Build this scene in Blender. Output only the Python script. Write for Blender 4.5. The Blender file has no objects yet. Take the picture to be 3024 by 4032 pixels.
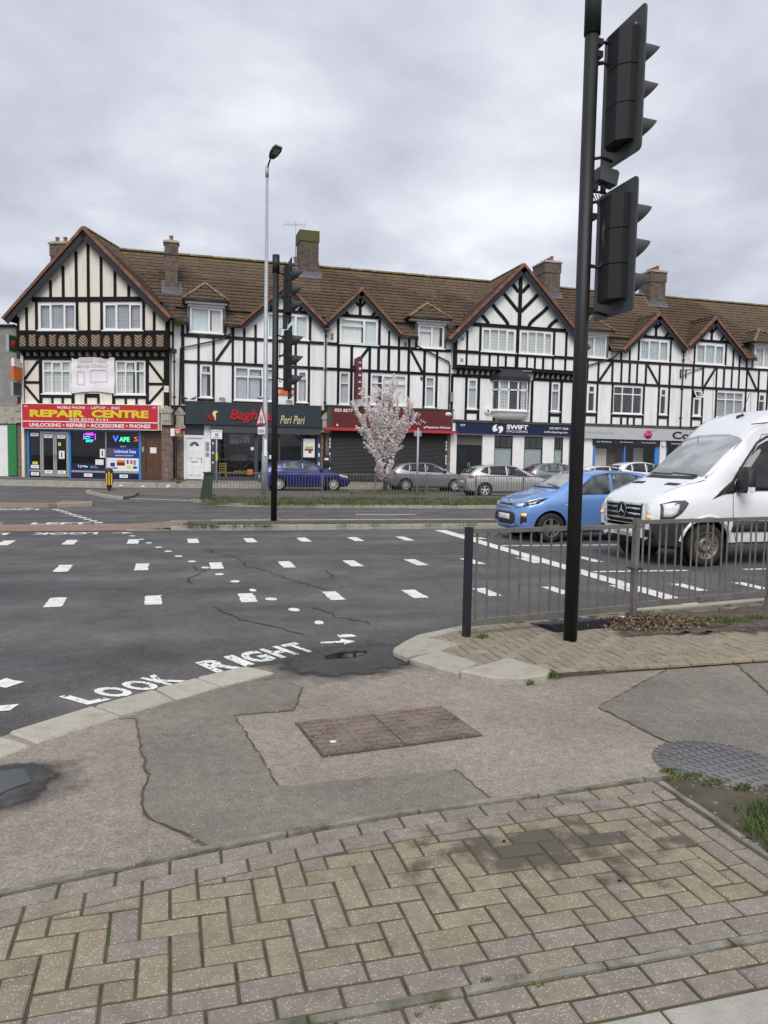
import bpy, bmesh, math, random
import numpy as np
from mathutils import Vector, Matrix
random.seed(7); rng = np.random.default_rng(7)
SC = bpy.context.scene
COL = SC.collection
R = math.radians

# ------------------------------------------------------------------ camera
FPX, PITCH, YAW, ROLL, EYE = 3000.0, R(4.04), R(15.75), R(1.08), 1.65
fwd = Vector((math.sin(YAW)*math.cos(PITCH), math.cos(YAW)*math.cos(PITCH), -math.sin(PITCH)))
rt0 = Vector((math.cos(YAW), -math.sin(YAW), 0)); up0 = rt0.cross(fwd)
rt = math.cos(ROLL)*rt0 + math.sin(ROLL)*up0
up = math.cos(ROLL)*up0 - math.sin(ROLL)*rt0
cd = bpy.data.cameras.new('camera'); cam = bpy.data.objects.new('camera', cd); COL.objects.link(cam)
cd.sensor_fit = 'VERTICAL'; cd.sensor_height = 24; cd.lens = FPX/4032*24
cd.clip_start = .05; cd.clip_end = 3000
cam.matrix_world = Matrix(((rt.x, up.x, -fwd.x, 0), (rt.y, up.y, -fwd.y, 0), (rt.z, up.z, -fwd.z, EYE), (0, 0, 0, 1)))
SC.camera = cam

# ------------------------------------------------------------------ world, sun, exposure
SUN_EL, SUN_AZ = R(48), R(200)            # azimuth clockwise from +Y
w = bpy.data.worlds.new('World'); SC.world = w; w.use_nodes = True
nt = w.node_tree; nt.nodes.clear()
def WN(t, **k):
    n = nt.nodes.new(t)
    for a, b in k.items(): setattr(n, a, b)
    return n
sky = WN('ShaderNodeTexSky', sky_type='NISHITA'); sky.sun_disc = False
sky.sun_elevation = SUN_EL; sky.sun_rotation = SUN_AZ; sky.air_density = 1.0; sky.dust_density = 3.0
tc = WN('ShaderNodeTexCoord')
sep = WN('ShaderNodeSeparateXYZ'); nt.links.new(tc.outputs['Generated'], sep.inputs[0])
# project the direction on a flat cloud deck: p = d.xy / (d.z + .18)
zz = WN('ShaderNodeMath', operation='MAXIMUM'); nt.links.new(sep.outputs['Z'], zz.inputs[0]); zz.inputs[1].default_value = 0.0
za = WN('ShaderNodeMath', operation='ADD'); nt.links.new(zz.outputs[0], za.inputs[0]); za.inputs[1].default_value = .22
dx = WN('ShaderNodeMath', operation='DIVIDE'); nt.links.new(sep.outputs['X'], dx.inputs[0]); nt.links.new(za.outputs[0], dx.inputs[1])
dy = WN('ShaderNodeMath', operation='DIVIDE'); nt.links.new(sep.outputs['Y'], dy.inputs[0]); nt.links.new(za.outputs[0], dy.inputs[1])
cb = WN('ShaderNodeCombineXYZ'); nt.links.new(dx.outputs[0], cb.inputs[0]); nt.links.new(dy.outputs[0], cb.inputs[1])
n1 = WN('ShaderNodeTexNoise'); n1.inputs['Scale'].default_value = 1.9; n1.inputs['Detail'].default_value = 8; n1.inputs['Roughness'].default_value = .52; n1.inputs['Distortion'].default_value = .15
nt.links.new(cb.outputs[0], n1.inputs['Vector'])
n2 = WN('ShaderNodeTexNoise'); n2.inputs['Scale'].default_value = .55; n2.inputs['Detail'].default_value = 3; n2.inputs['Roughness'].default_value = .5
nt.links.new(cb.outputs[0], n2.inputs['Vector'])
av = WN('ShaderNodeMath', operation='ADD'); nt.links.new(n1.outputs['Fac'], av.inputs[0]); nt.links.new(n2.outputs['Fac'], av.inputs[1])
hv = WN('ShaderNodeMath', operation='MULTIPLY'); nt.links.new(av.outputs[0], hv.inputs[0]); hv.inputs[1].default_value = .5
rp = WN('ShaderNodeValToRGB'); nt.links.new(hv.outputs[0], rp.inputs[0])
rp.color_ramp.elements[0].position = .38; rp.color_ramp.elements[0].color = (.375, .39, .465, 1)
rp.color_ramp.elements[1].position = .61; rp.color_ramp.elements[1].color = (.80, .82, .87, 1)
e = rp.color_ramp.elements.new(.5); e.color = (.555, .575, .65, 1)
bgc = WN('ShaderNodeBackground'); nt.links.new(rp.outputs[0], bgc.inputs[0]); bgc.inputs[1].default_value = .86
bgs = WN('ShaderNodeBackground'); nt.links.new(sky.outputs[0], bgs.inputs[0]); bgs.inputs[1].default_value = .05
mx = WN('ShaderNodeMixShader'); mx.inputs[0].default_value = .9
nt.links.new(bgs.outputs[0], mx.inputs[1]); nt.links.new(bgc.outputs[0], mx.inputs[2])
wo = WN('ShaderNodeOutputWorld'); nt.links.new(mx.outputs[0], wo.inputs[0])

sd = bpy.data.lights.new('sun', 'SUN'); sun = bpy.data.objects.new('sun', sd); COL.objects.link(sun)
sd.energy = 1.5; sd.angle = R(35); sd.color = (1.0, .97, .93)
sdir = Vector((math.sin(SUN_AZ)*math.cos(SUN_EL), math.cos(SUN_AZ)*math.cos(SUN_EL), math.sin(SUN_EL)))
sun.rotation_euler = (-sdir).to_track_quat('-Z', 'Y').to_euler(); sun.location = (0, -20, 40)

SC.view_settings.view_transform = 'Standard'; SC.view_settings.look = 'None'
SC.view_settings.exposure = .6; SC.view_settings.gamma = 1; SC.view_settings.use_curve_mapping = False

# ------------------------------------------------------------------ materials
MATS = {}
def M(name, col, rough=.7, var=.12, scale=3.0, metal=0.0, spec=.5, bump=0.0, bscale=40.0, rnd=0.0, coat=0.0,
      col2=None, mix=(.45, .6), mscale=2.0, speck=0.0, speckcol=(.5, .5, .48), sscale=90.0, emit=0.0, alpha=None, stretch=None, objco=False):
    """principled material: base colour, broad noise variation, optional second colour patches, specks, bump"""
    if name in MATS: return MATS[name]
    m = bpy.data.materials.new(name); MATS[name] = m; m.use_nodes = True
    t = m.node_tree; b = t.nodes['Principled BSDF']; L = t.links.new
    def N(k, **kw):
        n = t.nodes.new(k)
        for a, v in kw.items(): setattr(n, a, v)
        return n
    b.inputs['Roughness'].default_value = rough; b.inputs['Metallic'].default_value = metal
    b.inputs['Specular IOR Level'].default_value = spec; b.inputs['Coat Weight'].default_value = coat
    b.inputs['Coat Roughness'].default_value = .05
    if objco: co = N('ShaderNodeTexCoord').outputs['Object']
    else: co = N('ShaderNodeNewGeometry').outputs['Position']
    if stretch:
        mp = N('ShaderNodeMapping'); L(co, mp.inputs[0]); mp.inputs['Scale'].default_value = stretch; sco = mp.outputs[0]
    else: sco = co
    rgb = N('ShaderNodeRGB'); rgb.outputs[0].default_value = (*col, 1); cur = rgb.outputs[0]
    if col2:
        n = N('ShaderNodeTexNoise'); L(sco, n.inputs['Vector']); n.inputs['Scale'].default_value = mscale; n.inputs['Detail'].default_value = 6; n.inputs['Roughness'].default_value = .6
        mr = N('ShaderNodeMapRange'); L(n.outputs['Fac'], mr.inputs[0]); mr.inputs[1].default_value = mix[0]; mr.inputs[2].default_value = mix[1]
        mm = N('ShaderNodeMix', data_type='RGBA'); L(mr.outputs[0], mm.inputs[0]); L(cur, mm.inputs[6]); mm.inputs[7].default_value = (*col2, 1); cur = mm.outputs[2]
    if speck:
        n = N('ShaderNodeTexVoronoi'); L(co, n.inputs['Vector']); n.inputs['Scale'].default_value = sscale
        wn = N('ShaderNodeSeparateColor'); L(n.outputs['Color'], wn.inputs[0])
        mr = N('ShaderNodeMath', operation='GREATER_THAN'); L(wn.outputs[0], mr.inputs[0]); mr.inputs[1].default_value = 1-speck
        d = N('ShaderNodeMath', operation='LESS_THAN'); L(n.outputs['Distance'], d.inputs[0]); d.inputs[1].default_value = .34
        ml = N('ShaderNodeMath', operation='MULTIPLY'); L(mr.outputs[0], ml.inputs[0]); L(d.outputs[0], ml.inputs[1])
        mm = N('ShaderNodeMix', data_type='RGBA'); L(ml.outputs[0], mm.inputs[0]); L(cur, mm.inputs[6]); mm.inputs[7].default_value = (*speckcol, 1); cur = mm.outputs[2]
    if var or rnd:
        n = N('ShaderNodeTexNoise'); L(sco, n.inputs['Vector']); n.inputs['Scale'].default_value = scale; n.inputs['Detail'].default_value = 6; n.inputs['Roughness'].default_value = .62
        mr = N('ShaderNodeMapRange'); L(n.outputs['Fac'], mr.inputs[0]); mr.inputs[1].default_value = .3; mr.inputs[2].default_value = .7; mr.inputs[3].default_value = 1-var; mr.inputs[4].default_value = 1+var
        val = mr.outputs[0]
        if rnd:
            oi = N('ShaderNodeObjectInfo'); m2 = N('ShaderNodeMapRange'); L(oi.outputs['Random'], m2.inputs[0]); m2.inputs[3].default_value = 1-rnd; m2.inputs[4].default_value = 1+rnd
            mu = N('ShaderNodeMath', operation='MULTIPLY'); L(val, mu.inputs[0]); L(m2.outputs[0], mu.inputs[1]); val = mu.outputs[0]
        vm = N('ShaderNodeVectorMath', operation='SCALE'); L(cur, vm.inputs[0]); L(val, vm.inputs['Scale']); cur = vm.outputs[0]
    L(cur, b.inputs['Base Color'])
    if bump:
        n = N('ShaderNodeTexNoise'); L(co, n.inputs['Vector']); n.inputs['Scale'].default_value = bscale; n.inputs['Detail'].default_value = 4
        bp = N('ShaderNodeBump'); bp.inputs['Strength'].default_value = bump; bp.inputs['Distance'].default_value = .01; L(n.outputs['Fac'], bp.inputs['Height']); L(bp.outputs[0], b.inputs['Normal'])
    if emit:
        L(cur, b.inputs['Emission Color']); b.inputs['Emission Strength'].default_value = emit
    return m
def glass(name, tint=(.75, .8, .8), ior=1.6, rough=.0):
    """thin pane: see-through with a Fresnel sky reflection"""
    if name in MATS: return MATS[name]
    m = bpy.data.materials.new(name); MATS[name] = m; m.use_nodes = True; t = m.node_tree; t.nodes.clear()
    o = t.nodes.new('ShaderNodeOutputMaterial'); mxs = t.nodes.new('ShaderNodeMixShader'); tr = t.nodes.new('ShaderNodeBsdfTransparent'); gl = t.nodes.new('ShaderNodeBsdfGlossy')
    tr.inputs[0].default_value = (*tint, 1); gl.inputs['Roughness'].default_value = rough; f0 = ((ior-1)/(ior+1))**2
    lw = t.nodes.new('ShaderNodeLayerWeight'); lw.inputs[0].default_value = .5; pw = t.nodes.new('ShaderNodeMath'); pw.operation = 'POWER'; t.links.new(lw.outputs['Facing'], pw.inputs[0]); pw.inputs[1].default_value = 5
    fr = t.nodes.new('ShaderNodeMath'); fr.operation = 'MULTIPLY_ADD'; t.links.new(pw.outputs[0], fr.inputs[0]); fr.inputs[1].default_value = 1-f0; fr.inputs[2].default_value = f0
    n = t.nodes.new('ShaderNodeTexNoise'); n.inputs['Scale'].default_value = 1.5; bp = t.nodes.new('ShaderNodeBump'); bp.inputs['Strength'].default_value = .02; bp.inputs['Distance'].default_value = .05
    t.links.new(n.outputs['Fac'], bp.inputs['Height']); t.links.new(bp.outputs[0], gl.inputs['Normal'])
    t.links.new(fr.outputs[0], mxs.inputs[0]); t.links.new(tr.outputs[0], mxs.inputs[1]); t.links.new(gl.outputs[0], mxs.inputs[2]); t.links.new(mxs.outputs[0], o.inputs[0])
    return m
def brickmat(name, c1, c2, mortar, bw=.215, bh=.075, moss=None):
    """stretcher-bond brick in the object's x/y (faces picked by normal) and z"""
    if name in MATS: return MATS[name]
    m = bpy.data.materials.new(name); MATS[name] = m; m.use_nodes = True; t = m.node_tree; b = t.nodes['Principled BSDF']; L = t.links.new
    tcn = t.nodes.new('ShaderNodeTexCoord'); s = t.nodes.new('ShaderNodeSeparateXYZ'); L(tcn.outputs['Object'], s.inputs[0])
    ad = t.nodes.new('ShaderNodeMath'); ad.operation = 'ADD'; L(s.outputs[0], ad.inputs[0]); L(s.outputs[1], ad.inputs[1])
    c = t.nodes.new('ShaderNodeCombineXYZ'); L(ad.outputs[0], c.inputs[0]); L(s.outputs[2], c.inputs[1])
    br = t.nodes.new('ShaderNodeTexBrick'); L(c.outputs[0], br.inputs['Vector']); br.inputs['Scale'].default_value = 1
    br.inputs['Brick Width'].default_value = bw; br.inputs['Row Height'].default_value = bh; br.inputs['Mortar Size'].default_value = .008; br.inputs['Mortar Smooth'].default_value = .2; br.inputs['Bias'].default_value = 0
    br.inputs['Color1'].default_value = (*c1, 1); br.inputs['Color2'].default_value = (*c2, 1); br.inputs['Mortar'].default_value = (*mortar, 1)
    n = t.nodes.new('ShaderNodeTexNoise'); n.inputs['Scale'].default_value = 4; n.inputs['Detail'].default_value = 5; L(tcn.outputs['Object'], n.inputs['Vector'])
    mr = t.nodes.new('ShaderNodeMapRange'); L(n.outputs['Fac'], mr.inputs[0]); mr.inputs[1].default_value = .3; mr.inputs[2].default_value = .7; mr.inputs[3].default_value = .65; mr.inputs[4].default_value = 1.3
    vm = t.nodes.new('ShaderNodeVectorMath'); vm.operation = 'SCALE'; L(br.outputs[0], vm.inputs[0]); L(mr.outputs[0], vm.inputs['Scale']); cur = vm.outputs[0]
    if moss:
        mm = t.nodes.new('ShaderNodeMix'); mm.data_type = 'RGBA'; m2 = t.nodes.new('ShaderNodeMapRange'); L(s.outputs[2], m2.inputs[0]); m2.inputs[1].default_value = moss[1]; m2.inputs[2].default_value = moss[2]; m2.inputs[3].default_value = -.3; m2.inputs[4].default_value = .75
        a2 = t.nodes.new('ShaderNodeMath'); a2.operation = 'ADD'; L(m2.outputs[0], a2.inputs[0]); L(n.outputs['Fac'], a2.inputs[1]); m3 = t.nodes.new('ShaderNodeMapRange'); L(a2.outputs[0], m3.inputs[0]); m3.inputs[1].default_value = .5; m3.inputs[2].default_value = 1.1; m3.inputs[4].default_value = .8
        L(m3.outputs[0], mm.inputs[0]); L(cur, mm.inputs[6]); mm.inputs[7].default_value = (*moss[0], 1); cur = mm.outputs[2]
    L(cur, b.inputs['Base Color']); b.inputs['Roughness'].default_value = .85
    bp = t.nodes.new('ShaderNodeBump'); bp.inputs['Strength'].default_value = .6; bp.inputs['Distance'].default_value = .01; bp.invert = True; L(br.outputs['Fac'], bp.inputs['Height']); L(bp.outputs[0], b.inputs['Normal'])
    return m

M('plaster', (.80, .80, .80), .85, .06, .8, bump=.1, bscale=30, col2=(.60, .585, .54), mix=(.52, .82), mscale=1.1, stretch=(2.4, 2.4, .35))
M('cream_plaster', (.74, .70, .60), .85, .07, .8, bump=.1, bscale=30, col2=(.50, .46, .37), mix=(.52, .82), mscale=1.2, stretch=(2.4, 2.4, .35))
M('timber', (.010, .0095, .010), .85, .35, 4, spec=.25, col2=(.040, .033, .027), mix=(.58, .85), mscale=3, rnd=.2, bump=.3, bscale=50)
M('timber_brown', (.020, .016, .0135), .85, .35, 4, spec=.25, col2=(.065, .052, .039), mix=(.52, .78), mscale=4, rnd=.25, bump=.3, bscale=50)
M('barge', (.014, .0155, .020), .65, .25, 3)
M('upvc', (.80, .81, .82), .35, .04, 3)
M('lead_line', (.22, .23, .23), .6, .1)
M('curtain', (.82, .83, .80), .9, .08, 3, stretch=(6, 6, .6))
M('curtain_grey', (.50, .50, .54), .9, .14, 3, stretch=(6, 6, .6))
M('curtain_blue', (.68, .76, .77), .9, .12, 5, stretch=(6, 6, .6))
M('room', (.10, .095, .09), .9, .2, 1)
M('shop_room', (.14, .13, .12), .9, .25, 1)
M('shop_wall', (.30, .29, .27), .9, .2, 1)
glass('pane_glass', (.93, .95, .95), 1.95)
glass('shop_glass', (.85, .87, .87), 1.6)
M('lead_sheet', (.11, .12, .135), .6, .25, 2)
M('gutter', (.015, .015, .017), .5, .2)
M('white_paint', (.78, .78, .77), .6, .08, 2, col2=(.6, .59, .56), mix=(.6, .85))
M('stone', (.42, .39, .32), .9, .25, 3, col2=(.12, .12, .10), mix=(.5, .7), mscale=3, bump=.4)
brickmat('brick_pier', (.20, .12, .085), (.115, .075, .06), (.27, .24, .20))
brickmat('brick_chimney', (.12, .08, .06), (.065, .047, .038), (.24, .205, .16))
brickmat('brick_chimney_moss', (.095, .066, .05), (.055, .042, .034), (.20, .17, .13), moss=((.10, .095, .02), 13.2, 14.6))
M('pot', (.30, .13, .075), .85, .2)
M('concrete', (.36, .34, .30), .9, .2, 4, bump=.5, bscale=120, speck=.2, speckcol=(.44, .42, .38), sscale=140)
M('verge_red', (.20, .088, .055), .85, .2, 4, rnd=.22)
M('ridge_clay', (.20, .145, .085), .9, .25, 5, col2=(.13, .12, .045), mix=(.4, .65), rnd=.2)
def tilemat():
    m = bpy.data.materials.new('roof_tile'); MATS['roof_tile'] = m; m.use_nodes = True; t = m.node_tree; b = t.nodes['Principled BSDF']; L = t.links.new
    N = t.nodes.new
    g = N('ShaderNodeNewGeometry'); s = N('ShaderNodeSeparateXYZ'); L(g.outputs['Position'], s.inputs[0])
    # one shade per tile: white noise on the position snapped to the tile grid
    sn = N('ShaderNodeVectorMath'); sn.operation = 'SNAP'; L(g.outputs['Position'], sn.inputs[0]); sn.inputs[1].default_value = (.30, .22, .22)
    wn = N('ShaderNodeTexWhiteNoise'); L(sn.outputs[0], wn.inputs['Vector'])
    n = N('ShaderNodeTexNoise'); n.inputs['Scale'].default_value = .7; n.inputs['Detail'].default_value = 6; n.inputs['Roughness'].default_value = .65; L(g.outputs['Position'], n.inputs['Vector'])
    n2 = N('ShaderNodeTexNoise'); n2.inputs['Scale'].default_value = 7; n2.inputs['Detail'].default_value = 5; L(g.outputs['Position'], n2.inputs['Vector'])
    cr = N('ShaderNodeValToRGB'); L(n.outputs['Fac'], cr.inputs[0]); cr.color_ramp.elements[0].position = .3; cr.color_ramp.elements[0].color = (.094, .061, .042, 1); cr.color_ramp.elements[1].position = .7; cr.color_ramp.elements[1].color = (.130, .087, .060, 1)
    mr = N('ShaderNodeMapRange'); L(wn.outputs['Value'], mr.inputs[0]); mr.inputs[3].default_value = .84; mr.inputs[4].default_value = 1.16
    mr2 = N('ShaderNodeMapRange'); L(n2.outputs['Fac'], mr2.inputs[0]); mr2.inputs[1].default_value = .3; mr2.inputs[2].default_value = .7; mr2.inputs[3].default_value = .8; mr2.inputs[4].default_value = 1.25
    mu = N('ShaderNodeMath'); mu.operation = 'MULTIPLY'; L(mr.outputs[0], mu.inputs[0]); L(mr2.outputs[0], mu.inputs[1])
    vm = N('ShaderNodeVectorMath'); vm.operation = 'SCALE'; L(cr.outputs[0], vm.inputs[0]); L(mu.outputs[0], vm.inputs['Scale'])
    # lichen and moss: strongest along the ridge, some patches low on the slope
    rr = N('ShaderNodeMapRange'); L(s.outputs[2], rr.inputs[0]); rr.inputs[1].default_value = 12.0; rr.inputs[2].default_value = 12.9; rr.inputs[3].default_value = 0; rr.inputs[4].default_value = .42
    ll = N('ShaderNodeMapRange'); L(s.outputs[2], ll.inputs[0]); ll.inputs[1].default_value = 9.6; ll.inputs[2].default_value = 8.3; ll.inputs[3].default_value = 0; ll.inputs[4].default_value = .2
    a1 = N('ShaderNodeMath'); a1.operation = 'ADD'; L(rr.outputs[0], a1.inputs[0]); L(ll.outputs[0], a1.inputs[1])
    a2 = N('ShaderNodeMath'); a2.operation = 'ADD'; L(a1.outputs[0], a2.inputs[0]); L(n2.outputs['Fac'], a2.inputs[1])
    a3 = N('ShaderNodeMath'); a3.operation = 'ADD'; L(a2.outputs[0], a3.inputs[0]); L(n.outputs['Fac'], a3.inputs[1])
    m3 = N('ShaderNodeMapRange'); L(a3.outputs[0], m3.inputs[0]); m3.inputs[1].default_value = 1.16; m3.inputs[2].default_value = 1.5; m3.inputs[4].default_value = .85
    mm = N('ShaderNodeMix'); mm.data_type = 'RGBA'; L(m3.outputs[0], mm.inputs[0]); L(vm.outputs[0], mm.inputs[6]); mm.inputs[7].default_value = (.150, .120, .036, 1)
    L(mm.outputs[2], b.inputs['Base Color']); b.inputs['Roughness'].default_value = .9
    return m
tilemat()

# ------------------------------------------------------------------ builders
def tag(o, label=None, cat=None, group=None, kind=None):
    if label: o['label'] = label
    if cat: o['category'] = cat
    if group: o['group'] = group
    if kind: o['kind'] = kind
    return o
def thing(name, label, cat, loc=(0, 0, 0), rz=0, group=None):
    o = bpy.data.objects.new(name, None); COL.objects.link(o); o.location = loc; o.rotation_euler = (0, 0, rz)
    o.empty_display_size = .2
    return tag(o, label, cat, group)
def link(name, me, parent=None, loc=(0, 0, 0), rot=(0, 0, 0), scale=None):
    o = bpy.data.objects.new(name, me); COL.objects.link(o); o.parent = parent; o.location = loc; o.rotation_euler = rot
    if scale: o.scale = scale
    return o
def copy_tree(o, parent=None):
    c_ = o.copy(); COL.objects.link(c_); c_.parent = parent
    for ch in list(o.children): copy_tree(ch, c_)
    return c_
class MB:
    def __init__(s): s.v = []; s.f = []; s.mi = []; s.cur = 0; s.sm = []; s.smooth = False
    def face(s, idx): s.f.append(idx); s.mi.append(s.cur); s.sm.append(s.smooth)
    def add(s, vs, fs):
        b = len(s.v); s.v += [tuple(p) for p in vs]
        for f in fs: s.face([b+i for i in f])
        return s
    def box(s, x0, x1, y0, y1, z0, z1):
        return s.add([(x0, y0, z0), (x1, y0, z0), (x1, y1, z0), (x0, y1, z0), (x0, y0, z1), (x1, y0, z1), (x1, y1, z1), (x0, y1, z1)],
              [(0, 3, 2, 1), (4, 5, 6, 7), (0, 1, 5, 4), (1, 2, 6, 5), (2, 3, 7, 6), (3, 0, 4, 7)])
    def bar(s, a, b, wx, wy, upv=(0, 0, 1)):
        a = Vector(a); b = Vector(b); d = (b-a).normalized(); u = Vector(upv)
        if abs(d.dot(u)) > .98: u = Vector((0, 1, 0))
        r = d.cross(u).normalized()*wx/2; q = r.cross(d).normalized()*wy/2
        vs = [a-r-q, a+r-q, a+r+q, a-r+q, b-r-q, b+r-q, b+r+q, b-r+q]
        return s.add(vs, [(0, 3, 2, 1), (4, 5, 6, 7), (0, 1, 5, 4), (1, 2, 6, 5), (2, 3, 7, 6), (3, 0, 4, 7)])
    def tube(s, pts, rs, n=8, caps=True):
        pts = [Vector(p) for p in pts]
        if not isinstance(rs, (list, tuple)): rs = [rs]*len(pts)
        b = len(s.v); prev = None
        for i, p in enumerate(pts):
            d = (pts[min(i+1, len(pts)-1)]-pts[max(i-1, 0)]).normalized()
            if prev is None:
                u = Vector((0, 0, 1)) if abs(d.z) < .9 else Vector((1, 0, 0)); r = d.cross(u).normalized()
            else: r = (prev-d*prev.dot(d)).normalized()
            prev = r; q = d.cross(r)
            for k in range(n):
                a = 2*math.pi*k/n; s.v.append(tuple(p+(r*math.cos(a)+q*math.sin(a))*rs[i]))
        sm = s.smooth; s.smooth = True
        for i in range(len(pts)-1):
            for k in range(n):
                k2 = (k+1) % n; s.face([b+i*n+k, b+i*n+k2, b+(i+1)*n+k2, b+(i+1)*n+k])
        s.smooth = False
        if caps:
            s.face([b+k for k in range(n)][::-1]); e = b+(len(pts)-1)*n; s.face([e+k for k in range(n)])
        s.smooth = sm
        return s
    def prism(s, poly, z0, z1, axis='z'):
        """polygon extruded; axis 'z': poly in xy, 'y': poly in xz, 'x': poly in yz"""
        n = len(poly); b = len(s.v)
        for h in (z0, z1):
            for p in poly:
                s.v.append((p[0], p[1], h) if axis == 'z' else ((p[0], h, p[1]) if axis == 'y' else (h, p[0], p[1])))
        ar = sum(poly[i][0]*poly[(i+1) % n][1]-poly[(i+1) % n][0]*poly[i][1] for i in range(n))
        flip = (ar < 0) != (axis == 'y')
        lo = [b+i for i in range(n)]; hi = [b+n+i for i in range(n)]
        s.face(lo[::-1] if not flip else lo); s.face(hi if not flip else hi[::-1])
        for i in range(n):
            j = (i+1) % n; q = [b+i, b+j, b+n+j, b+n+i]; s.face(q if not flip else q[::-1])
        return s
    def lathe(s, prof, axis_o=(0, 0, 0), n=24, ax='z'):
        b = len(s.v); sm = s.smooth; s.smooth = True; o = axis_o
        for r, h in prof:
            for k in range(n):
                a = 2*math.pi*k/n; c_, q = r*math.cos(a), r*math.sin(a)
                s.v.append((o[0]+c_, o[1]+q, o[2]+h) if ax == 'z' else ((o[0]+c_, o[1]+h, o[2]+q) if ax == 'y' else (o[0]+h, o[1]+c_, o[2]+q)))
        for i in range(len(prof)-1):
            for k in range(n):
                k2 = (k+1) % n; q = [b+i*n+k, b+i*n+k2, b+(i+1)*n+k2, b+(i+1)*n+k]
                s.face(q[::-1] if ax == 'y' else q)
        s.smooth = sm
        return s
    def mesh(s, name, mats):
        me = bpy.data.meshes.new(name); me.from_pydata(s.v, [], s.f)
        if not isinstance(mats, (list, tuple)): mats = [mats]
        for m in mats: me.materials.append(MATS[m] if isinstance(m, str) else m)
        me.polygons.foreach_set('material_index', s.mi); me.polygons.foreach_set('use_smooth', s.sm); me.update()
        return me
    def build(s, name, mats, parent=None, loc=(0, 0, 0), rot=(0, 0, 0)): return link(name, s.mesh(name, mats), parent, loc, rot)
def struct(o): o['kind'] = 'structure'; return o
def stuff(o): o['kind'] = 'stuff'; return o

TXT = {}
def text_mesh(sx, bold=0.0, shear=0.0, space=1.0):
    key = (sx, bold, shear, space)
    if key in TXT: return TXT[key]
    cu = bpy.data.curves.new('t', 'FONT'); cu.body = sx; cu.offset = bold; cu.shear = shear; cu.space_character = space; cu.resolution_u = 3
    ob = bpy.data.objects.new('t', cu); me = bpy.data.meshes.new_from_object(ob)
    vs = np.array([v.co[:] for v in me.vertices]); fs = [list(p.vertices) for p in me.polygons]
    bpy.data.objects.remove(ob); bpy.data.curves.remove(cu); bpy.data.meshes.remove(me)
    vs[:, 0] -= vs[:, 0].min(); y0 = vs[:, 1].min(); vs[:, 1] -= y0; vs[:, 0] /= vs[:, 0].max(); vs[:, 1] /= vs[:, 1].max()
    TXT[key] = (vs, fs); return TXT[key]
def text(name, sx, x0, x1, z0, z1, y, mat, parent, bold=0.0, shear=0.0, thick=0.0, space=1.0):
    """lettering filling the rectangle x0..x1, z0..z1, standing at y and facing -y"""
    vs, fs = text_mesh(sx, bold, shear, space); m = MB(); b = [(x0+(x1-x0)*p[0], y-thick, z0+(z1-z0)*p[1]) for p in vs]
    m.add(b, fs)
    if thick:
        from collections import Counter
        cnt = Counter()
        for f in fs:
            for i in range(len(f)): cnt[(f[i], f[(i+1) % len(f)])] += 1
        n = len(b); m.v += [(p[0], y, p[2]) for p in b]
        for (a, c_) in list(cnt):
            if (c_, a) not in cnt: m.face([a, a+n, c_+n, c_])
    return m.build(name, mat, parent)
def road_text(name, sx, p, ang, wdt, hgt, mat, parent=None, bold=.02, z=.005):
    """lettering painted on the ground, baseline start p, direction ang"""
    vs, fs = text_mesh(sx, bold); ca, sa = math.cos(ang), math.sin(ang); m = MB()
    m.add([(q[0]*wdt*ca-q[1]*hgt*sa, q[0]*wdt*sa+q[1]*hgt*ca, 0) for q in vs], fs)
    return m.build(name, mat, parent, (p[0], p[1], z))
# ------------------------------------------------------------------ building kit
FY = 41.5            # the street front of the parade
BASE = .34
class Unit:
    def __init__(s, name, label, ox, y=FY, rz=0, cat='building'):
        s.o = thing(name, label, cat, (ox, y, 0), rz, 'shop houses of the parade'); s.ox = 0 if rz else ox
def wall(u, x0, x1, z0, z1, holes, mat='plaster', y=0.0, t=.22, name='wall', parent=None):
    xs = sorted({x0, x1, *[h[0] for h in holes], *[h[1] for h in holes]}); zs = sorted({z0, z1, *[h[2] for h in holes], *[h[3] for h in holes]})
    xs = [v for v in xs if x0 <= v <= x1]; zs = [v for v in zs if z0 <= v <= z1]
    m = MB(); o = u.ox
    solid = [[not any(h[0]-1e-6 <= (xs[i]+xs[i+1])/2 <= h[1]+1e-6 and h[2]-1e-6 <= (zs[k]+zs[k+1])/2 <= h[3]+1e-6 for h in holes) for k in range(len(zs)-1)] for i in range(len(xs)-1)]
    nx, nz = len(xs)-1, len(zs)-1
    for i in range(nx):
        for k in range(nz):
            if not solid[i][k]: continue
            a, b, c_, d = xs[i]-o, xs[i+1]-o, zs[k], zs[k+1]
            m.add([(a, y, c_), (b, y, c_), (b, y, d), (a, y, d)], [(0, 1, 2, 3)])
            m.add([(a, y+t, c_), (b, y+t, c_), (b, y+t, d), (a, y+t, d)], [(0, 3, 2, 1)])
            if i == 0 or not solid[i-1][k]: m.add([(a, y, c_), (a, y, d), (a, y+t, d), (a, y+t, c_)], [(0, 1, 2, 3)])
            if i == nx-1 or not solid[i+1][k]: m.add([(b, y, c_), (b, y+t, c_), (b, y+t, d), (b, y, d)], [(0, 1, 2, 3)])
            if k == 0 or not solid[i][k-1]: m.add([(a, y, c_), (a, y+t, c_), (b, y+t, c_), (b, y, c_)], [(0, 1, 2, 3)])
            if k == nz-1 or not solid[i][k+1]: m.add([(a, y, d), (b, y, d), (b, y+t, d), (a, y+t, d)], [(0, 1, 2, 3)])
    return m.build(name, mat, parent or u.o)
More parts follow.
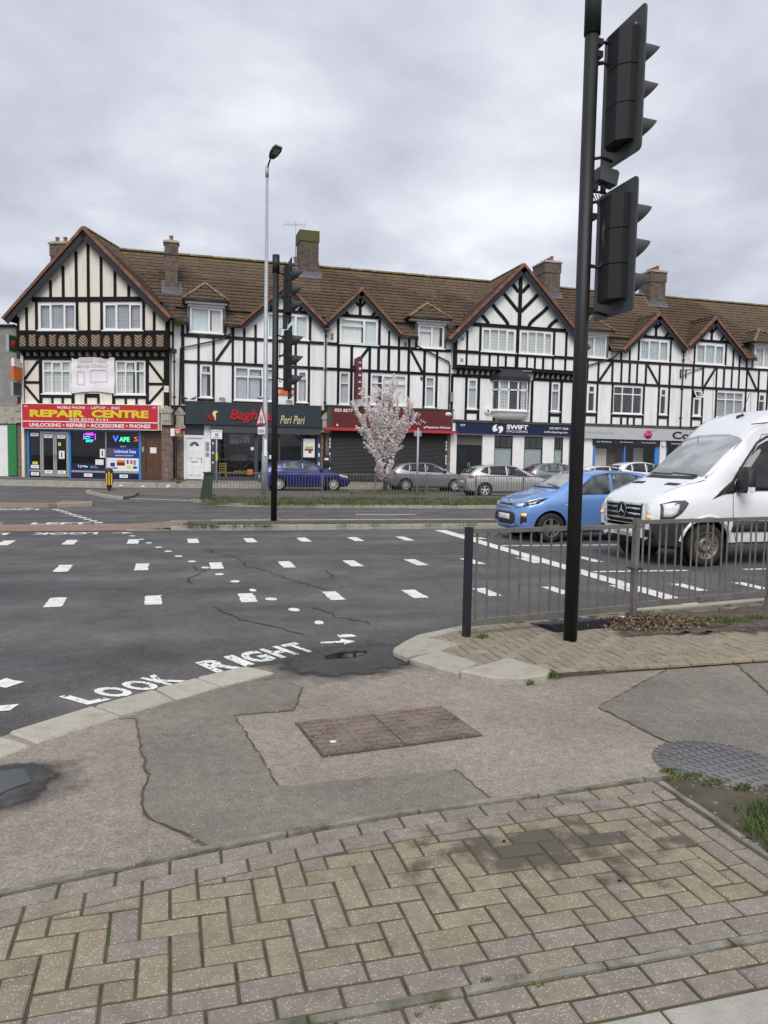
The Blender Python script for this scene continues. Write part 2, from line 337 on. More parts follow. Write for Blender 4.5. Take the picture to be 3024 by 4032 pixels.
def beam(u, a, b, wd=.15, y=0.0, pr=.035, mat='timber', name='timber'):
    """one timber laid on the wall from a to b (x, z)"""
    dx, dz = b[0]-a[0], b[1]-a[1]; L_ = math.hypot(dx, dz); nx, nz = -dz/L_*wd/2, dx/L_*wd/2
    pr += random.uniform(-.004, .008); wd *= 1.12
    poly = [(a[0]-u.ox+nx, a[1]+nz), (a[0]-u.ox-nx, a[1]-nz), (b[0]-u.ox-nx, b[1]-nz), (b[0]-u.ox+nx, b[1]+nz)]
    return MB().prism(poly, y-pr, y+.02, 'y').build(name, mat, u.o)
def curve_beam(u, pts, wd=.17, y=0.0, pr=.03, mat='timber'):
    n = len(pts); l, r = [], []
    for i, p in enumerate(pts):
        q0 = pts[max(i-1, 0)]; q1 = pts[min(i+1, n-1)]; dx, dz = q1[0]-q0[0], q1[1]-q0[1]; k = math.hypot(dx, dz); nx, nz = -dz/k*wd/2, dx/k*wd/2
        l.append((p[0]-u.ox+nx, p[1]+nz)); r.append((p[0]-u.ox-nx, p[1]-nz))
    m = MB()
    for i in range(n-1): m.prism([l[i], r[i], r[i+1], l[i+1]], y-pr, y+.02, 'y')
    return m.build('brace', mat, u.o)
def studs(u, xs, z0, z1, wd=.152, y=0.0, pr=.032, mat='timber', skip=()):
    for x in xs: beam(u, (x, z0), (x, z1), wd+random.uniform(-.012, .012), y, pr-.012, mat)
def window(u, x0, x1, z0, z1, cols, trans=None, y=0.0, lead=None, cur=None, sill=True, frame=.075, deep=.10, small=None, name='window'):
    """white framed window in its own opening; cols = list of widths, trans = fraction of height where the fanlights start"""
    o = u.ox; x0 -= o; x1 -= o; m = MB(); ya, yb = y-.012, y+deep
    f = frame; m.box(x0, x1, ya, yb, z0, z0+f); m.box(x0, x1, ya, yb, z1-f, z1); m.box(x0, x0+f, ya, yb, z0+f, z1-f); m.box(x1-f, x1, ya, yb, z0+f, z1-f)
    tot = sum(cols); ed = [x0+f*.5]
    for c_ in cols: ed.append(ed[-1]+(x1-x0-f)*c_/tot)
    mf = f*.85
    for e_ in ed[1:-1]: m.box(e_-mf/2, e_+mf/2, ya+.006, yb-.006, z0+f, z1-f)
    panes = []
    for i in range(len(cols)):
        a = x0+f if i == 0 else ed[i]+mf/2; b = x1-f if i == len(cols)-1 else ed[i+1]-mf/2
        tr = trans[i] if isinstance(trans, (list, tuple)) else trans
        if tr:
            zt = z0+(z1-z0)*tr; m.box(a, b, ya+.008, yb-.008, zt-mf/2, zt+mf/2); panes += [(a, b, z0+f, zt-mf/2), (a, b, zt+mf/2, z1-f)]
        else: panes.append((a, b, z0+f, z1-f))
    # the opening lights have a second, thinner frame that stands a little proud
    for i, (a, b, c_, d) in enumerate(panes):
        if small is None or i in small:
            g = .035; m.box(a, b, ya-.012, ya+.03, c_, c_+g); m.box(a, b, ya-.012, ya+.03, d-g, d); m.box(a, a+g, ya-.012, ya+.03, c_+g, d-g); m.box(b-g, b, ya-.012, ya+.03, c_+g, d-g)
    wobj = m.build(name, 'upvc', u.o)
    for (a, b, c_, d) in panes:
        MB().add([(a, y+.03, c_), (b, y+.03, c_), (b, y+.03, d), (a, y+.03, d)], [(0, 1, 2, 3)]).build('pane', 'pane_glass', wobj)
    if lead:
        lm = MB()
        for (a, b, c_, d) in panes:
            nx = max(2, round((b-a)/lead[0])); nz = max(2, round((d-c_)/lead[1]))
            for i in range(1, nx): xx = a+(b-a)*i/nx; lm.box(xx-.0045, xx+.0045, y+.018, y+.029, c_, d)
            for i in range(1, nz): q = c_+(d-c_)*i/nz; lm.box(a, b, y+.019, y+.0285, q-.0045, q+.0045)
        lm.build('leading', 'lead_line', wobj)
    if sill: MB().box(x0-.08, x1+.08, y-.10, y+.05, z0-.06, z0-.004).build('sill', 'upvc', wobj)
    if cur:
        for k, (ca, cb_, cm) in enumerate(cur):
            a = x0+(x1-x0)*ca; b = x0+(x1-x0)*cb_; n = max(6, int((b-a)/.05)); cmb = MB(); cmb.smooth = True
            for i in range(n+1):
                xx = a+(b-a)*i/n; yy = y+.135+.007*math.sin(i*1.9)+.006*math.sin(i*.7)
                cmb.v += [(xx, yy, z0), (xx, yy, z1)]
            for i in range(n): cmb.face([2*i, 2*i+2, 2*i+3, 2*i+1])
            cmb.build('curtain', cm, wobj)
    return wobj
def hole(x0, x1, z0, z1): return (x0, x1, z0, z1)

# tiles: two rolls, lower edge stands proud of the course below
def tile_mesh():
    prof = [(0, 0), (.03, .026), (.075, .032), (.115, .006), (.15, 0), (.18, .026), (.225, .032), (.265, .006), (.30, 0)]
    m = MB(); m.smooth = False; Lg, lift = .345, .036
    for k, (a, b) in enumerate(prof): m.v += [(a-.15, 0, b+lift), (a-.15, Lg, b+.004), (a-.15, .012, b+lift-.018)]
    for k in range(len(prof)-1):
        i = 3*k; j = 3*k+3
        m.smooth = True; m.face([i, j, j+1, i+1]); m.smooth = False; m.face([i+2, j+2, j, i])
    return m
TILE = tile_mesh(); TILE_ME = TILE.mesh('tile', 'roof_tile'); TILE_V = np.array(TILE.v); TILE_F = TILE.f
GA = .305; TW = .30
def tile_field(u, parent, org, ud, vd, nu, nv, ok, limit=300, half=True):
    """tiles on a slope. org: lower left corner, ud along the eave, vd up the slope (unit vectors, unit's space)"""
    org = Vector(org); ud = Vector(ud); vd = Vector(vd); nd = ud.cross(vd).normalized()
    rot = Matrix((ud, vd, nd)).transposed().to_3x3(); eul = rot.to_euler(); Rm = np.array(rot)
    mw = Matrix.Translation(u.o.location) @ u.o.rotation_euler.to_matrix().to_4x4(); pts = []
    for j in range(nv):
        for i in range(nu):
            p = org+ud*((i+.5)*TW)+vd*(j*GA); q = p+vd*.15
            if ok(q.x, q.y, q.z, i, j): pts.append(((mw @ q-Vector((0, 0, EYE))).length, p))
    pts.sort(key=lambda a: a[0])
    for d, p in pts[:limit]:
        link('tile', TILE_ME, parent, p+nd*random.uniform(0, .006), eul)
    rest = pts[limit:]
    if rest:
        vs = []; fs = []; n = len(TILE_V); base = TILE_V @ Rm.T
        for k, (d, p) in enumerate(rest):
            vs.append(base+np.array(p+nd*random.uniform(0, .006))); fs += [[i+k*n for i in f] for f in TILE_F]
        me = bpy.data.meshes.new('tile_courses'); me.from_pydata(np.concatenate(vs).tolist(), [], fs); me.materials.append(MATS['roof_tile']); me.update()
        stuff(link('tile_courses', me, parent))
    return len(pts)
def ridge_row(u, parent, a, b, r=.11, mat='ridge_clay', step=.42, name='ridge_tile'):
    a = Vector(a); b = Vector(b); n = max(1, round((b-a).length/step)); d = (b-a)/n
    m = MB(); m.smooth = True; k = 6
    for t_ in (0, 1):
        rr = r*(1.0 if t_ == 0 else 1.06)
        for i in range(k+1):
            an = math.pi*i/k; m.v.append((rr*math.cos(an)*1.25, t_*d.length*.985, rr*math.sin(an)))
    for i in range(k): m.face([i, i+1, k+2+i, k+1+i])
    m.face(list(range(k+1))[::-1]); m.face([k+1+i for i in range(k+1)])
    me = m.mesh(name, mat); y = d.normalized(); x = y.cross(Vector((0, 0, 1))).normalized(); z = x.cross(y); eul = Matrix((x, y, z)).transposed().to_euler()
    for i in range(n): link(name, me, parent, a+d*i+Vector((0, 0, random.uniform(-.008, .008))), eul)

EAVE_Y, EAVE_Z, RIDGE_Y, RIDGE_Z = -.38, 8.42, 4.0, 12.86
SL = (RIDGE_Z-EAVE_Z)/(RIDGE_Y-EAVE_Y)
def roof_z(y): return EAVE_Z+(y-EAVE_Y)*SL
def gable_roof(u, xa, za, xl, zl, xr, zr, y0, parent, mainroof=True, tiles=True, verge=True, wd=.30, backlen=None, limit=150):
    """two slopes running back from a gable front; apex (xa, za), feet (xl, zl), (xr, zr), front edge at y0"""
    o = u.ox; yb = EAVE_Y+(za-EAVE_Z)/SL+.25 if backlen is None else backlen
    res = []
    for sgn, xe, ze in ((-1, xl, zl), (1, xr, zr)):
        ye = EAVE_Y+(max(ze, EAVE_Z)-EAVE_Z)/SL+.1 if backlen is None else backlen
        A = Vector((xa-o, y0, za)); E = Vector((xe-o, y0, ze)); slope = (A-E); sl = slope.length; vd = slope.normalized()
        ud = Vector((0, 1, 0)) if sgn > 0 else Vector((0, -1, 0))
        # slab under the tiles
        nrm = Vector((0, 1, 0)).cross(vd) if sgn < 0 else vd.cross(Vector((0, 1, 0)))
        if nrm.z < 0: nrm = -nrm
        s_ = MB(); P = [Vector((xe-o, y0, ze)), Vector((xa-o, y0, za)), Vector((xa-o, yb, za)), Vector((xe-o, max(ye, y0+.05), ze))]
        lo = [p-nrm*.07 for p in P]; hi = [p-nrm*.012 for p in P]
        s_.add(hi+lo, [(0, 1, 2, 3), (7, 6, 5, 4), (0, 4, 5, 1), (1, 5, 6, 2), (2, 6, 7, 3), (3, 7, 4, 0)]); g = s_.build('gable_roof', 'timber', u.o)
        if tiles:
            nu = int((yb-y0)/TW)+1; nv = int(sl/GA)+1
            org = E.copy() if sgn > 0 else E+Vector((0, nu*TW, 0))
            def ok(x, y, z, i, j, ye=ye, ze=ze): 
                if z > za+.02: return False
                return y <= ye+(yb-ye)*((z-ze)/(za-ze))+.12
            tile_field(u, g, org+nrm*.0, ud, vd, nu, nv, ok, limit)
        if verge:
            n = round(sl/.30); mv = MB(); mv.box(-.055, .10, 0, sl/n*.985, -.03, .045)
            mv.box(-.075, -.05, 0, sl/n*.985, -.10, .045); me = mv.mesh('verge_tile', 'verge_red')
            x_ = Vector((0, 1, 0)); z_ = x_.cross(vd)
            if z_.z < 0: z_ = -z_
            x2 = vd.cross(z_); flip = x2.y < 0
            if flip: mv2 = MB(); mv2.box(-.10, .055, 0, sl/n*.985, -.03, .045); mv2.box(.05, .075, 0, sl/n*.985, -.10, .045); me = mv2.mesh('verge_tile', 'verge_red')
            eul = Matrix((x2, vd, z_)).transposed().to_euler()
            for i in range(n): link('verge_tile', me, g, E+vd*(sl*i/n)+nrm*random.uniform(.03, .042), eul)
        # bargeboard under the verge
        q = nrm*-.03; bw = wd
        a0 = E+q; a1 = A+q; dn = -nrm*bw
        b_ = MB(); yv = Vector((0, .05, 0)); b_.add([a0, a1, a1+dn+Vector((0, 0, -.02)), a0+dn, a0+yv, a1+yv, a1+dn+yv+Vector((0, 0, -.02)), a0+dn+yv], [(0, 1, 2, 3), (7, 6, 5, 4), (0, 4, 5, 1), (1, 5, 6, 2), (2, 6, 7, 3), (3, 7, 4, 0)])
        b_.build('bargeboard', 'barge', u.o)
        res.append(g)
    ridge_row(u, res[0], (xa-o, y0, za+.01), (xa-o, yb-.1, za+.01), .1)
    return res
def gable_wall(u, xa, za, x0, x1, zb, slope_l, slope_r, mat='plaster', y=0.0, t=.2):
    """the triangle above zb"""
    o = u.ox; P = [(x0-o, zb), (x1-o, zb)]
    zr = za-(x1-xa)*slope_r; zl = za-(xa-x0)*slope_l
    if zr > zb: P.append((x1-o, zr))
    P.append((xa-o, za))
    if zl > zb: P.append((x0-o, zl))
    return MB().prism(P, y, y+t, 'y').build('gable_wall', mat, u.o)
def main_roof(u, x0, x1, blocked, ridge=True, limit=300, hips=None):
    """front and back slope of the long roof; blocked(x, y, z) = covered by a gable or dormer"""
    o = u.ox; sl = math.hypot(RIDGE_Y-EAVE_Y, RIDGE_Z-EAVE_Z); vd = Vector((0, RIDGE_Y-EAVE_Y, RIDGE_Z-EAVE_Z)).normalized(); nrm = Vector((1, 0, 0)).cross(vd)
    # slab under the tiles, cut into strips so that it opens where gables and dormers stand
    m = MB(); nx = max(1, int((x1-x0)/.15)); nv = 36
    for i in range(nx):
        a = x0+(x1-x0)*i/nx; b = x0+(x1-x0)*(i+1)/nx; k0 = None
        for k in range(nv+1):
            free = k < nv and not blocked((a+b)/2, EAVE_Y+(RIDGE_Y-EAVE_Y)*(k+.5)/nv, EAVE_Z+(RIDGE_Z-EAVE_Z)*(k+.5)/nv)
            if free and k0 is None: k0 = k
            if not free and k0 is not None:
                p0 = Vector((a-o, EAVE_Y+(RIDGE_Y-EAVE_Y)*k0/nv, EAVE_Z+(RIDGE_Z-EAVE_Z)*k0/nv))-nrm*.012; p1 = Vector((a-o, EAVE_Y+(RIDGE_Y-EAVE_Y)*k/nv, EAVE_Z+(RIDGE_Z-EAVE_Z)*k/nv))-nrm*.012
                w_ = Vector((b-a, 0, 0)); m.add([p0, p0+w_, p1+w_, p1], [(0, 1, 2, 3)]); k0 = None
    a, b = x0-o, x1-o
    m.add([(a, RIDGE_Y, RIDGE_Z), (b, RIDGE_Y, RIDGE_Z), (b, 2*RIDGE_Y-EAVE_Y, EAVE_Z), (a, 2*RIDGE_Y-EAVE_Y, EAVE_Z)], [(0, 1, 2, 3)])
    r = m.build('roof', 'roof_tile', u.o)
    nu = round((x1-x0)/TW)
    def ok(x, y, z, i, j):
        return z < RIDGE_Z-.02 and not blocked(x+o, y, z)
    tile_field(u, r, (x0-o, EAVE_Y, EAVE_Z), (1, 0, 0), vd, nu, int(sl/GA)+1, ok, limit)
    if ridge: ridge_row(u, r, (x0-o, RIDGE_Y, RIDGE_Z+.0), (x1-o, RIDGE_Y, RIDGE_Z+.0), .13)
    return r
def chimney(u, x0, x1, y0, y1, z0, z1, mat='brick_chimney', pots=4, cap=True, potr=.11):
    o = u.ox; m = MB(); m.box(x0-o, x1-o, y0, y1, z0, z1-.62); m.box(x0-o-.04, x1-o+.04, y0-.04, y1+.04, z1-.62, z1)
    c_ = m.build('chimney', mat, u.o)
    if cap:
        q = MB(); q.prism([(x0-o-.1, y0-.1), (x1-o+.1, y0-.1), (x1-o+.1, y1+.1), (x0-o-.1, y1+.1)], z1, z1+.09); q.box(x0-o, x1-o, y0, y1, z1+.09, z1+.15); q.build('cap', 'stone', c_)
    for i in range(pots):
        px = x0-o+(x1-x0)*(i+.5)/pots if (x1-x0) > (y1-y0) else (x0+x1)/2-o; py = (y0+y1)/2 if (x1-x0) > (y1-y0) else y0+(y1-y0)*(i+.5)/pots
        zb = z1+(.13 if cap else 0)
        MB().lathe([(potr*1.1, 0), (potr*.95, .05), (potr*.85, .24), (potr*1.02, .26), (potr*1.02, .31), (potr*.7, .31), (potr*.65, .1), (.0, .1)], (px, py, zb), 14).build('pot', 'pot', c_)
    # lead flashing at the foot
    f = MB(); yb = y0-.03
    f.box(x0-o-.03, x1-o+.03, yb, y0, roof_z(y0)-.1, roof_z(y0)+.26); vd = Vector((0, 1, SL)).normalized()
    f.add([(x0-o-.2, y0-.22, roof_z(y0-.22)+.07), (x1-o+.2, y0-.22, roof_z(y0-.22)+.07), (x1-o+.2, y0, roof_z(y0)+.09), (x0-o-.2, y0, roof_z(y0)+.09)], [(0, 1, 2, 3)])
    for sx_ in ((x0-o-.2, x0-o), (x1-o, x1-o+.2)): f.add([(sx_[0], y0-.0, roof_z(y0)+.085), (sx_[1], y0-.0, roof_z(y0)+.085), (sx_[1], y1, roof_z(y1)+.085), (sx_[0], y1, roof_z(y1)+.085)], [(0, 1, 2, 3)])
    f.build('flashing', 'lead_sheet', c_)
    return c_
def dormer(u, x0, x1, zw0, zw1, ex0, ex1, ze, xa, za, cols, trans=None, lead=None, cur=None, limit=60, small=None):
    """hipped dormer flush with the front; window x0..x1, roof eave ex0..ex1 at ze, apex xa, za"""
    o = u.ox; yf = -.42; ya = .55
    d = MB(); yb = EAVE_Y+(ze-EAVE_Z)/SL+.2
    for a, b in ((x0-.16, x0-.01), (x1+.01, x1+.16)): d.box(a-o, b-o, -.02, yb, zw0-.05, zw1+.3)
    d.box(x0-.01-o, x1+.01-o, .0, .12, zw1+.002, zw1+.3); dm = d.build('dormer', 'lead_sheet', u.o)
    MB().box(x0-.1-o, x1+.1-o, -.09, -.025, zw1+.02, zw1+.14).build('fascia', 'white_paint', dm)
    MB().box(ex0+.1-o, ex1-.1-o, yf+.06, .1, zw1+.16, ze-.05).build('soffit', 'white_paint', dm)
    g = MB().tube([(ex0-o, yf-.02, ze-.03), (ex1-o, yf-.02, ze-.03)], .055, 8).build('gutter', 'gutter', dm)
    A = Vector((xa-o, ya, za)); B = Vector((xa-o, EAVE_Y+(za-EAVE_Z)/SL+.2, za)); L0 = Vector((ex0-o, yf, ze)); R0 = Vector((ex1-o, yf, ze)); L1 = Vector((ex0-o, yb-.1, ze)); R1 = Vector((ex1-o, yb-.1, ze))
    s_ = MB(); s_.add([L0, R0, A, B, L1, R1], [(0, 1, 2), (1, 5, 3, 2), (4, 0, 2, 3)]); s_.add([L0-Vector((0, 0, .06)), R0-Vector((0, 0, .06)), R1-Vector((0, 0, .06)), L1-Vector((0, 0, .06))], [(3, 2, 1, 0)])
    r = s_.build('dormer_roof', 'roof_tile', u.o)
    # front hip
    vd = Vector((0, ya-yf, za-ze)).normalized(); sl = math.hypot(ya-yf, za-ze); W_ = ex1-ex0
    def okf(x, y, z, i, j):
        f = (z-ze)/(za-ze); return f < .93 and L0.x+(A.x-L0.x)*f-.03 < x < R0.x+(A.x-R0.x)*f+.03
    tile_field(u, r, L0, (1, 0, 0), vd, int(W_/TW)+1, int(sl/GA)+1, okf, limit)
    for sgn, E0 in ((-1, L0), (1, R0)):
        tgt = Vector((A.x-E0.x, 0, za-ze)); sl2 = tgt.length; v2 = tgt.normalized(); ud = Vector((0, 1, 0)) if sgn > 0 else Vector((0, -1, 0)); n = int((B.y-yf)/TW)+1
        org = E0.copy() if sgn > 0 else E0+Vector((0, n*TW, 0))
        def oks(x, y, z, i, j):
            f = (z-ze)/(za-ze); return f < .97 and y > yf+(ya-yf)*f-.02 and z > roof_z(y)-.1
        tile_field(u, r, org, ud, v2, n, int(sl2/GA)+1, oks, limit)
        ridge_row(u, r, E0+Vector((0, 0, .04)), A+Vector((0, 0, .05)), .075, 'ridge_clay', .36, 'hip_tile')
    ridge_row(u, r, A+Vector((0, 0, .03)), B+Vector((0, 0, .03)), .08)
    window(u, x0, x1, zw0, zw1, cols, trans, -.01, lead, cur, small=small)
def downpipe(u, x, z0, z1, y=-.09, name='downpipe', pts=None):
    m = MB(); o = u.ox
    m.tube([(p[0]-o, p[1], p[2]) for p in pts] if pts else [(x-o, y, z0), (x-o, y, z1)], .045, 8)
    if not pts:
        m.box(x-o-.11, x-o+.11, y-.09, y+.06, z1, z1+.22)
        for z in np.arange(z0+.6, z1, 1.8): m.box(x-o-.065, x-o+.065, y-.06, y+.08, z, z+.07)
    return m.build(name, 'gutter', u.o)
def gutter(u, x0, x1, z=None, y=None): 
    return MB().tube([(x0-u.ox, EAVE_Y-.04, EAVE_Z-.05), (x1-u.ox, EAVE_Y-.04, EAVE_Z-.05)], .06, 8).build('gutter', 'gutter', u.o)
def interior(u, x0, x1, z0, z1, y0, y1, mat='room', name='interior'):
    o = u.ox; a, b = x0-o, x1-o; m = MB()
    m.add([(a, y0, z0), (b, y0, z0), (b, y1, z0), (a, y1, z0), (a, y0, z1), (b, y0, z1), (b, y1, z1), (a, y1, z1)], [(0, 1, 2, 3), (7, 6, 5, 4), (3, 2, 6, 7), (0, 3, 7, 4), (2, 1, 5, 6)])
    return m.build(name, mat, u.o)
def pane(u, x0, x1, z0, z1, y, mat='shop_glass', parent=None, name='pane'):
    o = u.ox; return MB().add([(x0-o, y, z0), (x1-o, y, z0), (x1-o, y, z1), (x0-o, y, z1)], [(0, 1, 2, 3)]).build(name, mat, parent or u.o)
def bx(u, name, mat, x0, x1, y0, y1, z0, z1, parent=None):
    o = u.ox; return MB().box(x0-o, x1-o, y0, y1, z0, z1).build(name, mat, parent or u.o)
# ------------------------------------------------------------------ the corner shop house (turned 22 degrees)
PHI = R(22)
M('sign_red', (.52, .02, .035), .4, .05, 2); M('sign_yellow', (.72, .58, .02), .4, .03); M('sign_white', (.85, .85, .85), .4, .03)
M('blue_frame', (.04, .22, .52), .4, .08); M('navy', (.008, .012, .07), .35, .1); M('alu', (.42, .43, .44), .4, .08, metal=.5); M('brown_door', (.10, .045, .025), .5, .2, 4)
M('brown_frame', (.085, .045, .028), .6, .2); M('dark', (.012, .012, .014), .6, .2); M('black_gloss', (.010, .011, .014), .3, .15); M('banner', (.80, .785, .80), .7, .05, 2); M('banner_ink', (.70, .60, .65), .7, .1)
M('neon_purple', (.45, .05, 1.0), .5, 0, emit=2.2); M('neon_blue', (.03, .08, 1.0), .5, 0, emit=2.2); M('neon_cyan', (.02, .6, 1.0), .5, 0, emit=1.8); M('neon_green', (.05, .9, .35), .5, 0, emit=1.5); M('neon_red', (.9, .08, .06), .5, 0, emit=1.2)
M('poster_blue', (.015, .045, .30), .4, .1); M('poster_pale', (.62, .68, .74), .4, .15, 3, col2=(.16, .26, .42), mix=(.5, .6), mscale=4); M('paper', (.78, .78, .77), .6, .05); M('yellow_paper', (.68, .60, .08), .6, .05)
M('orange', (.62, .14, .02), .45, .1); M('green_shut', (.03, .24, .07), .5, .15); M('green_sign', (.015, .10, .05), .5, .2); M('sign_dark', (.03, .045, .05), .4, .15)
M('nog_brick', (.13, .08, .052), .9, .25, 6, rnd=.2, bump=.3); M('nog_mortar', (.50, .43, .32), .9, .15)
M('grey_metal', (.30, .31, .32), .5, .1, metal=.3); M('moss', (.055, .07, .015), .95, .4, 8)

u = Unit('corner_shop_house', 'cream and black timbered corner shop house with big gable over the red repair shop', -.15, 40.9, -PHI)
u1 = u
SLL, SLR = 1.03, .98
cw = 'cream_plaster'
W21, W22 = (-6.88, -4.82, 7.94, 9.31), (-3.36, -1.28, 7.94, 9.31)
wall(u, -7.5, -.75, 6.95, 9.45, [W21, W22], cw, 0)
for P in ([(-8.05, 6.95), (-7.5, 6.95), (-7.5, 9.4), (-8.05, 8.85)], [(-.75, 6.95), (.09, 6.95), (.09, 8.6), (-.75, 9.4)]): MB().prism(P, 0, .2, 'y').build('wall', cw, u.o)
gable_wall(u, -4.23, 12.80, -7.5, -.75, 9.45, SLL, SLR, cw)
window(u, *W21, [1, 1.15, 1], None, .02, (.14, .2), [(0, 1, 'curtain_grey')], small=(0, 2)); window(u, *W22, [1.05, 1.1, 1], None, .02, (.14, .2), [(0, .62, 'curtain_grey'), (.7, 1, 'curtain_grey')], small=(0, 2))
beam(u, (-7.2, 9.5), (-1.1, 9.5), .24, pr=.05); beam(u, (-8.05, 7.84), (.09, 7.84), .17, pr=.06); beam(u, (-8.05, 7.0), (.12, 7.0), .16, pr=.12); beam(u, (-8.05, 7.76), (.09, 7.76), .05, pr=.03)
for x in (-6.2, -5.51, -4.80, -4.15, -3.46, -2.72, -1.99):
    zt = 12.75-(abs(x+4.23))*(SLL if x < -4.23 else SLR)-.25; beam(u, (x, 9.6), (x, zt), .15)
for x in (-7.53, -6.99, -4.77, -4.14, -3.45, -1.20, -.64): beam(u, (x, 7.9), (x, 9.42 if -7.2 < x < -1 else 9.1), .14)
beam(u, (-8.0, 6.95), (-8.0, 8.6), .12, pr=.04); beam(u, (.02, 6.95), (.02, 8.4), .14, pr=.04)
# herringbone brick panels in the jetty band
MB().box(-8.05, .09, -.012, .0, 7.08, 7.74).build('band', 'timber', u.o)
pan = [(-7.96, -7.59), (-7.42, -7.04), (-6.88, -6.48), (-6.31, -5.94), (-5.8, -5.4), (-5.24, -4.84), (-4.69, -4.2), (-4.01, -3.53), (-3.36, -2.99), (-2.8, -2.41), (-2.24, -1.86), (-1.69, -1.29), (-1.13, -.73), (-.53, -.14)]
def clip(poly, f):
    out = []; n = len(poly)
    for i in range(n):
        a, b = poly[i], poly[(i+1) % n]; fa, fb = f(a), f(b)
        if fa >= 0: out.append(a)
        if (fa > 0 > fb) or (fa < 0 < fb): t_ = fa/(fa-fb); out.append((a[0]+(b[0]-a[0])*t_, a[1]+(b[1]-a[1])*t_))
    return out
for k, (a, b) in enumerate(pan):
    z0, z1 = 7.11, 7.71; arch = k % 2 == 0; mid = (a+b)/2; m = MB(); mo = MB()
    mo.box(a, b, -.02, -.012, z0, z1).build('mortar_bed', 'nog_mortar', u.o)
    hw = (b-a)/2
    for side in (-1, 1):
        for i in range(-4, 10):
            zc = z0+i*.16; P = [(0, zc), (hw, zc+hw*.85), (hw, zc+hw*.85+.105), (0, zc+.105)]; P = [(mid+side*(p[0]+.004 if p[0] == 0 else p[0]), p[1]) for p in P]
            for f in (lambda p: p[1]-z0, lambda p: z1-p[1]):
                P = clip(P, f)
                if len(P) < 3: break
            if len(P) >= 3: m.prism(P if side > 0 else P[::-1], -.034, -.018, 'y')
    stuff(m.build('brick_panel', 'nog_brick', u.o))
    if arch:
        for s_ in (-1, 1): MB().prism([(mid+s_*hw, z1+.01), (mid+s_*hw*.05, z1+.01), (mid+s_*hw*.5, z1-.05), (mid+s_*hw*.85, z1-.16), (mid+s_*hw, z1-.22)], -.05, -.012, 'y').build('arch_spandrel', 'timber', u.o)
ed = [-8.05]+[p for q in pan for p in q]+[.09]
for i in range(0, len(ed), 2): beam(u, ((ed[i]+ed[i+1])/2, 7.08), ((ed[i]+ed[i+1])/2, 7.75), ed[i+1]-ed[i], pr=.05)
# jetty underside with brackets
MB().box(-8.05, .09, -.03, .3, 6.86, 6.925).build('jetty', 'timber', u.o)
br = MB(); br.prism([(-.0, 6.86), (.3, 6.86), (.3, 6.52), (.24, 6.58), (.1, 6.72), (0, 6.78)], -.06, .06, 'x'); me = br.mesh('bracket', 'timber')
for x in np.arange(-7.85, 0, .41): link('bracket', me, u.o, (x, 0, 0))
# first floor
W11, W12 = (-6.87, -5.31, 4.70, 6.41), (-2.86, -1.265, 4.70, 6.44)
wall(u, -8.03, -.07, 3.9, 6.87, [W11, W12], cw, .3)
window(u, *W11, [.9, 1.05, .9], .69, .32, (.13, .17), [(0, 1, 'curtain')], small=(3,)); window(u, *W12, [.9, 1.05, .9], .69, .32, (.13, .17), [(0, .55, 'curtain'), (.75, 1, 'curtain')], small=(3,))
Y1 = .3
beam(u, (-8.0, 6.56), (-.1, 6.56), .2, Y1, .05)
for x in (-6.98, -5.2, -2.97, -1.15): beam(u, (x, 4.12), (x, 6.5), .17, Y1)
for a, b in ((-6.98, -5.2), (-2.97, -1.15)):
    beam(u, (a, 4.56), (b, 4.56), .14, Y1, .045)
    for f in (.36, .68): beam(u, (a+(b-a)*f, 4.12), (a+(b-a)*f, 4.5), .12, Y1)
beam(u, (-4.55, 4.62), (-3.75, 4.62), .2, Y1)
for x in (-4.5, -3.8): beam(u, (x, 4.12), (x, 4.6), .13, Y1)
beam(u, (-7.95, 4.12), (-7.95, 6.5), .14, Y1, .04); beam(u, (-.16, 4.12), (-.16, 6.5), .18, Y1, .04)
beam(u, (-7.95, 5.28), (-6.98, 5.28), .13, Y1); beam(u, (-1.15, 5.25), (-.16, 5.25), .13, Y1)
beam(u, (-7.1, 6.4), (-7.9, 5.4), .13, Y1, .03); beam(u, (-7.9, 5.16), (-7.05, 4.2), .13, Y1, .03); beam(u, (-1.1, 6.4), (-.25, 5.35), .13, Y1, .03); beam(u, (-.25, 5.12), (-1.1, 4.2), .13, Y1, .03)
# return wall on the right
MB().box(-.07, .085, .02, 2.4, 6.95, 8.6).build('side_wall', cw, u.o); MB().box(-.28, -.07, .3, 2.4, .3, 6.95).build('side_wall', cw, u.o)
for z in (7.0, 7.84): MB().box(.09, .125, 0, 2.2, z-.09, z+.09).build('timber', 'timber', u.o)
for y in (.1, .62): MB().box(.09, .12, y-.09, y+.09, 7.05, 8.45).build('timber', 'timber', u.o)
for y in (.4, .9): MB().box(-.07, -.035, y-.09, y+.09, 4.1, 6.9).build('timber', 'timber', u.o)
MB().box(-8.05, -7.9, .2, 8, .3, 8.4).build('side_wall', cw, u.o)
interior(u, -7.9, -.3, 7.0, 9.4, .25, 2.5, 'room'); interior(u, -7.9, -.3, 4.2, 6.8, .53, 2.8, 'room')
gr = gable_roof(u, -4.23, 12.98, -8.63, 8.45, .33, 8.5, -.35, u.o, backlen=8.0, wd=.34, limit=150)
chimney(u, -7.05, -6.15, 1.5, 2.15, 9.6, 12.72, pots=2)
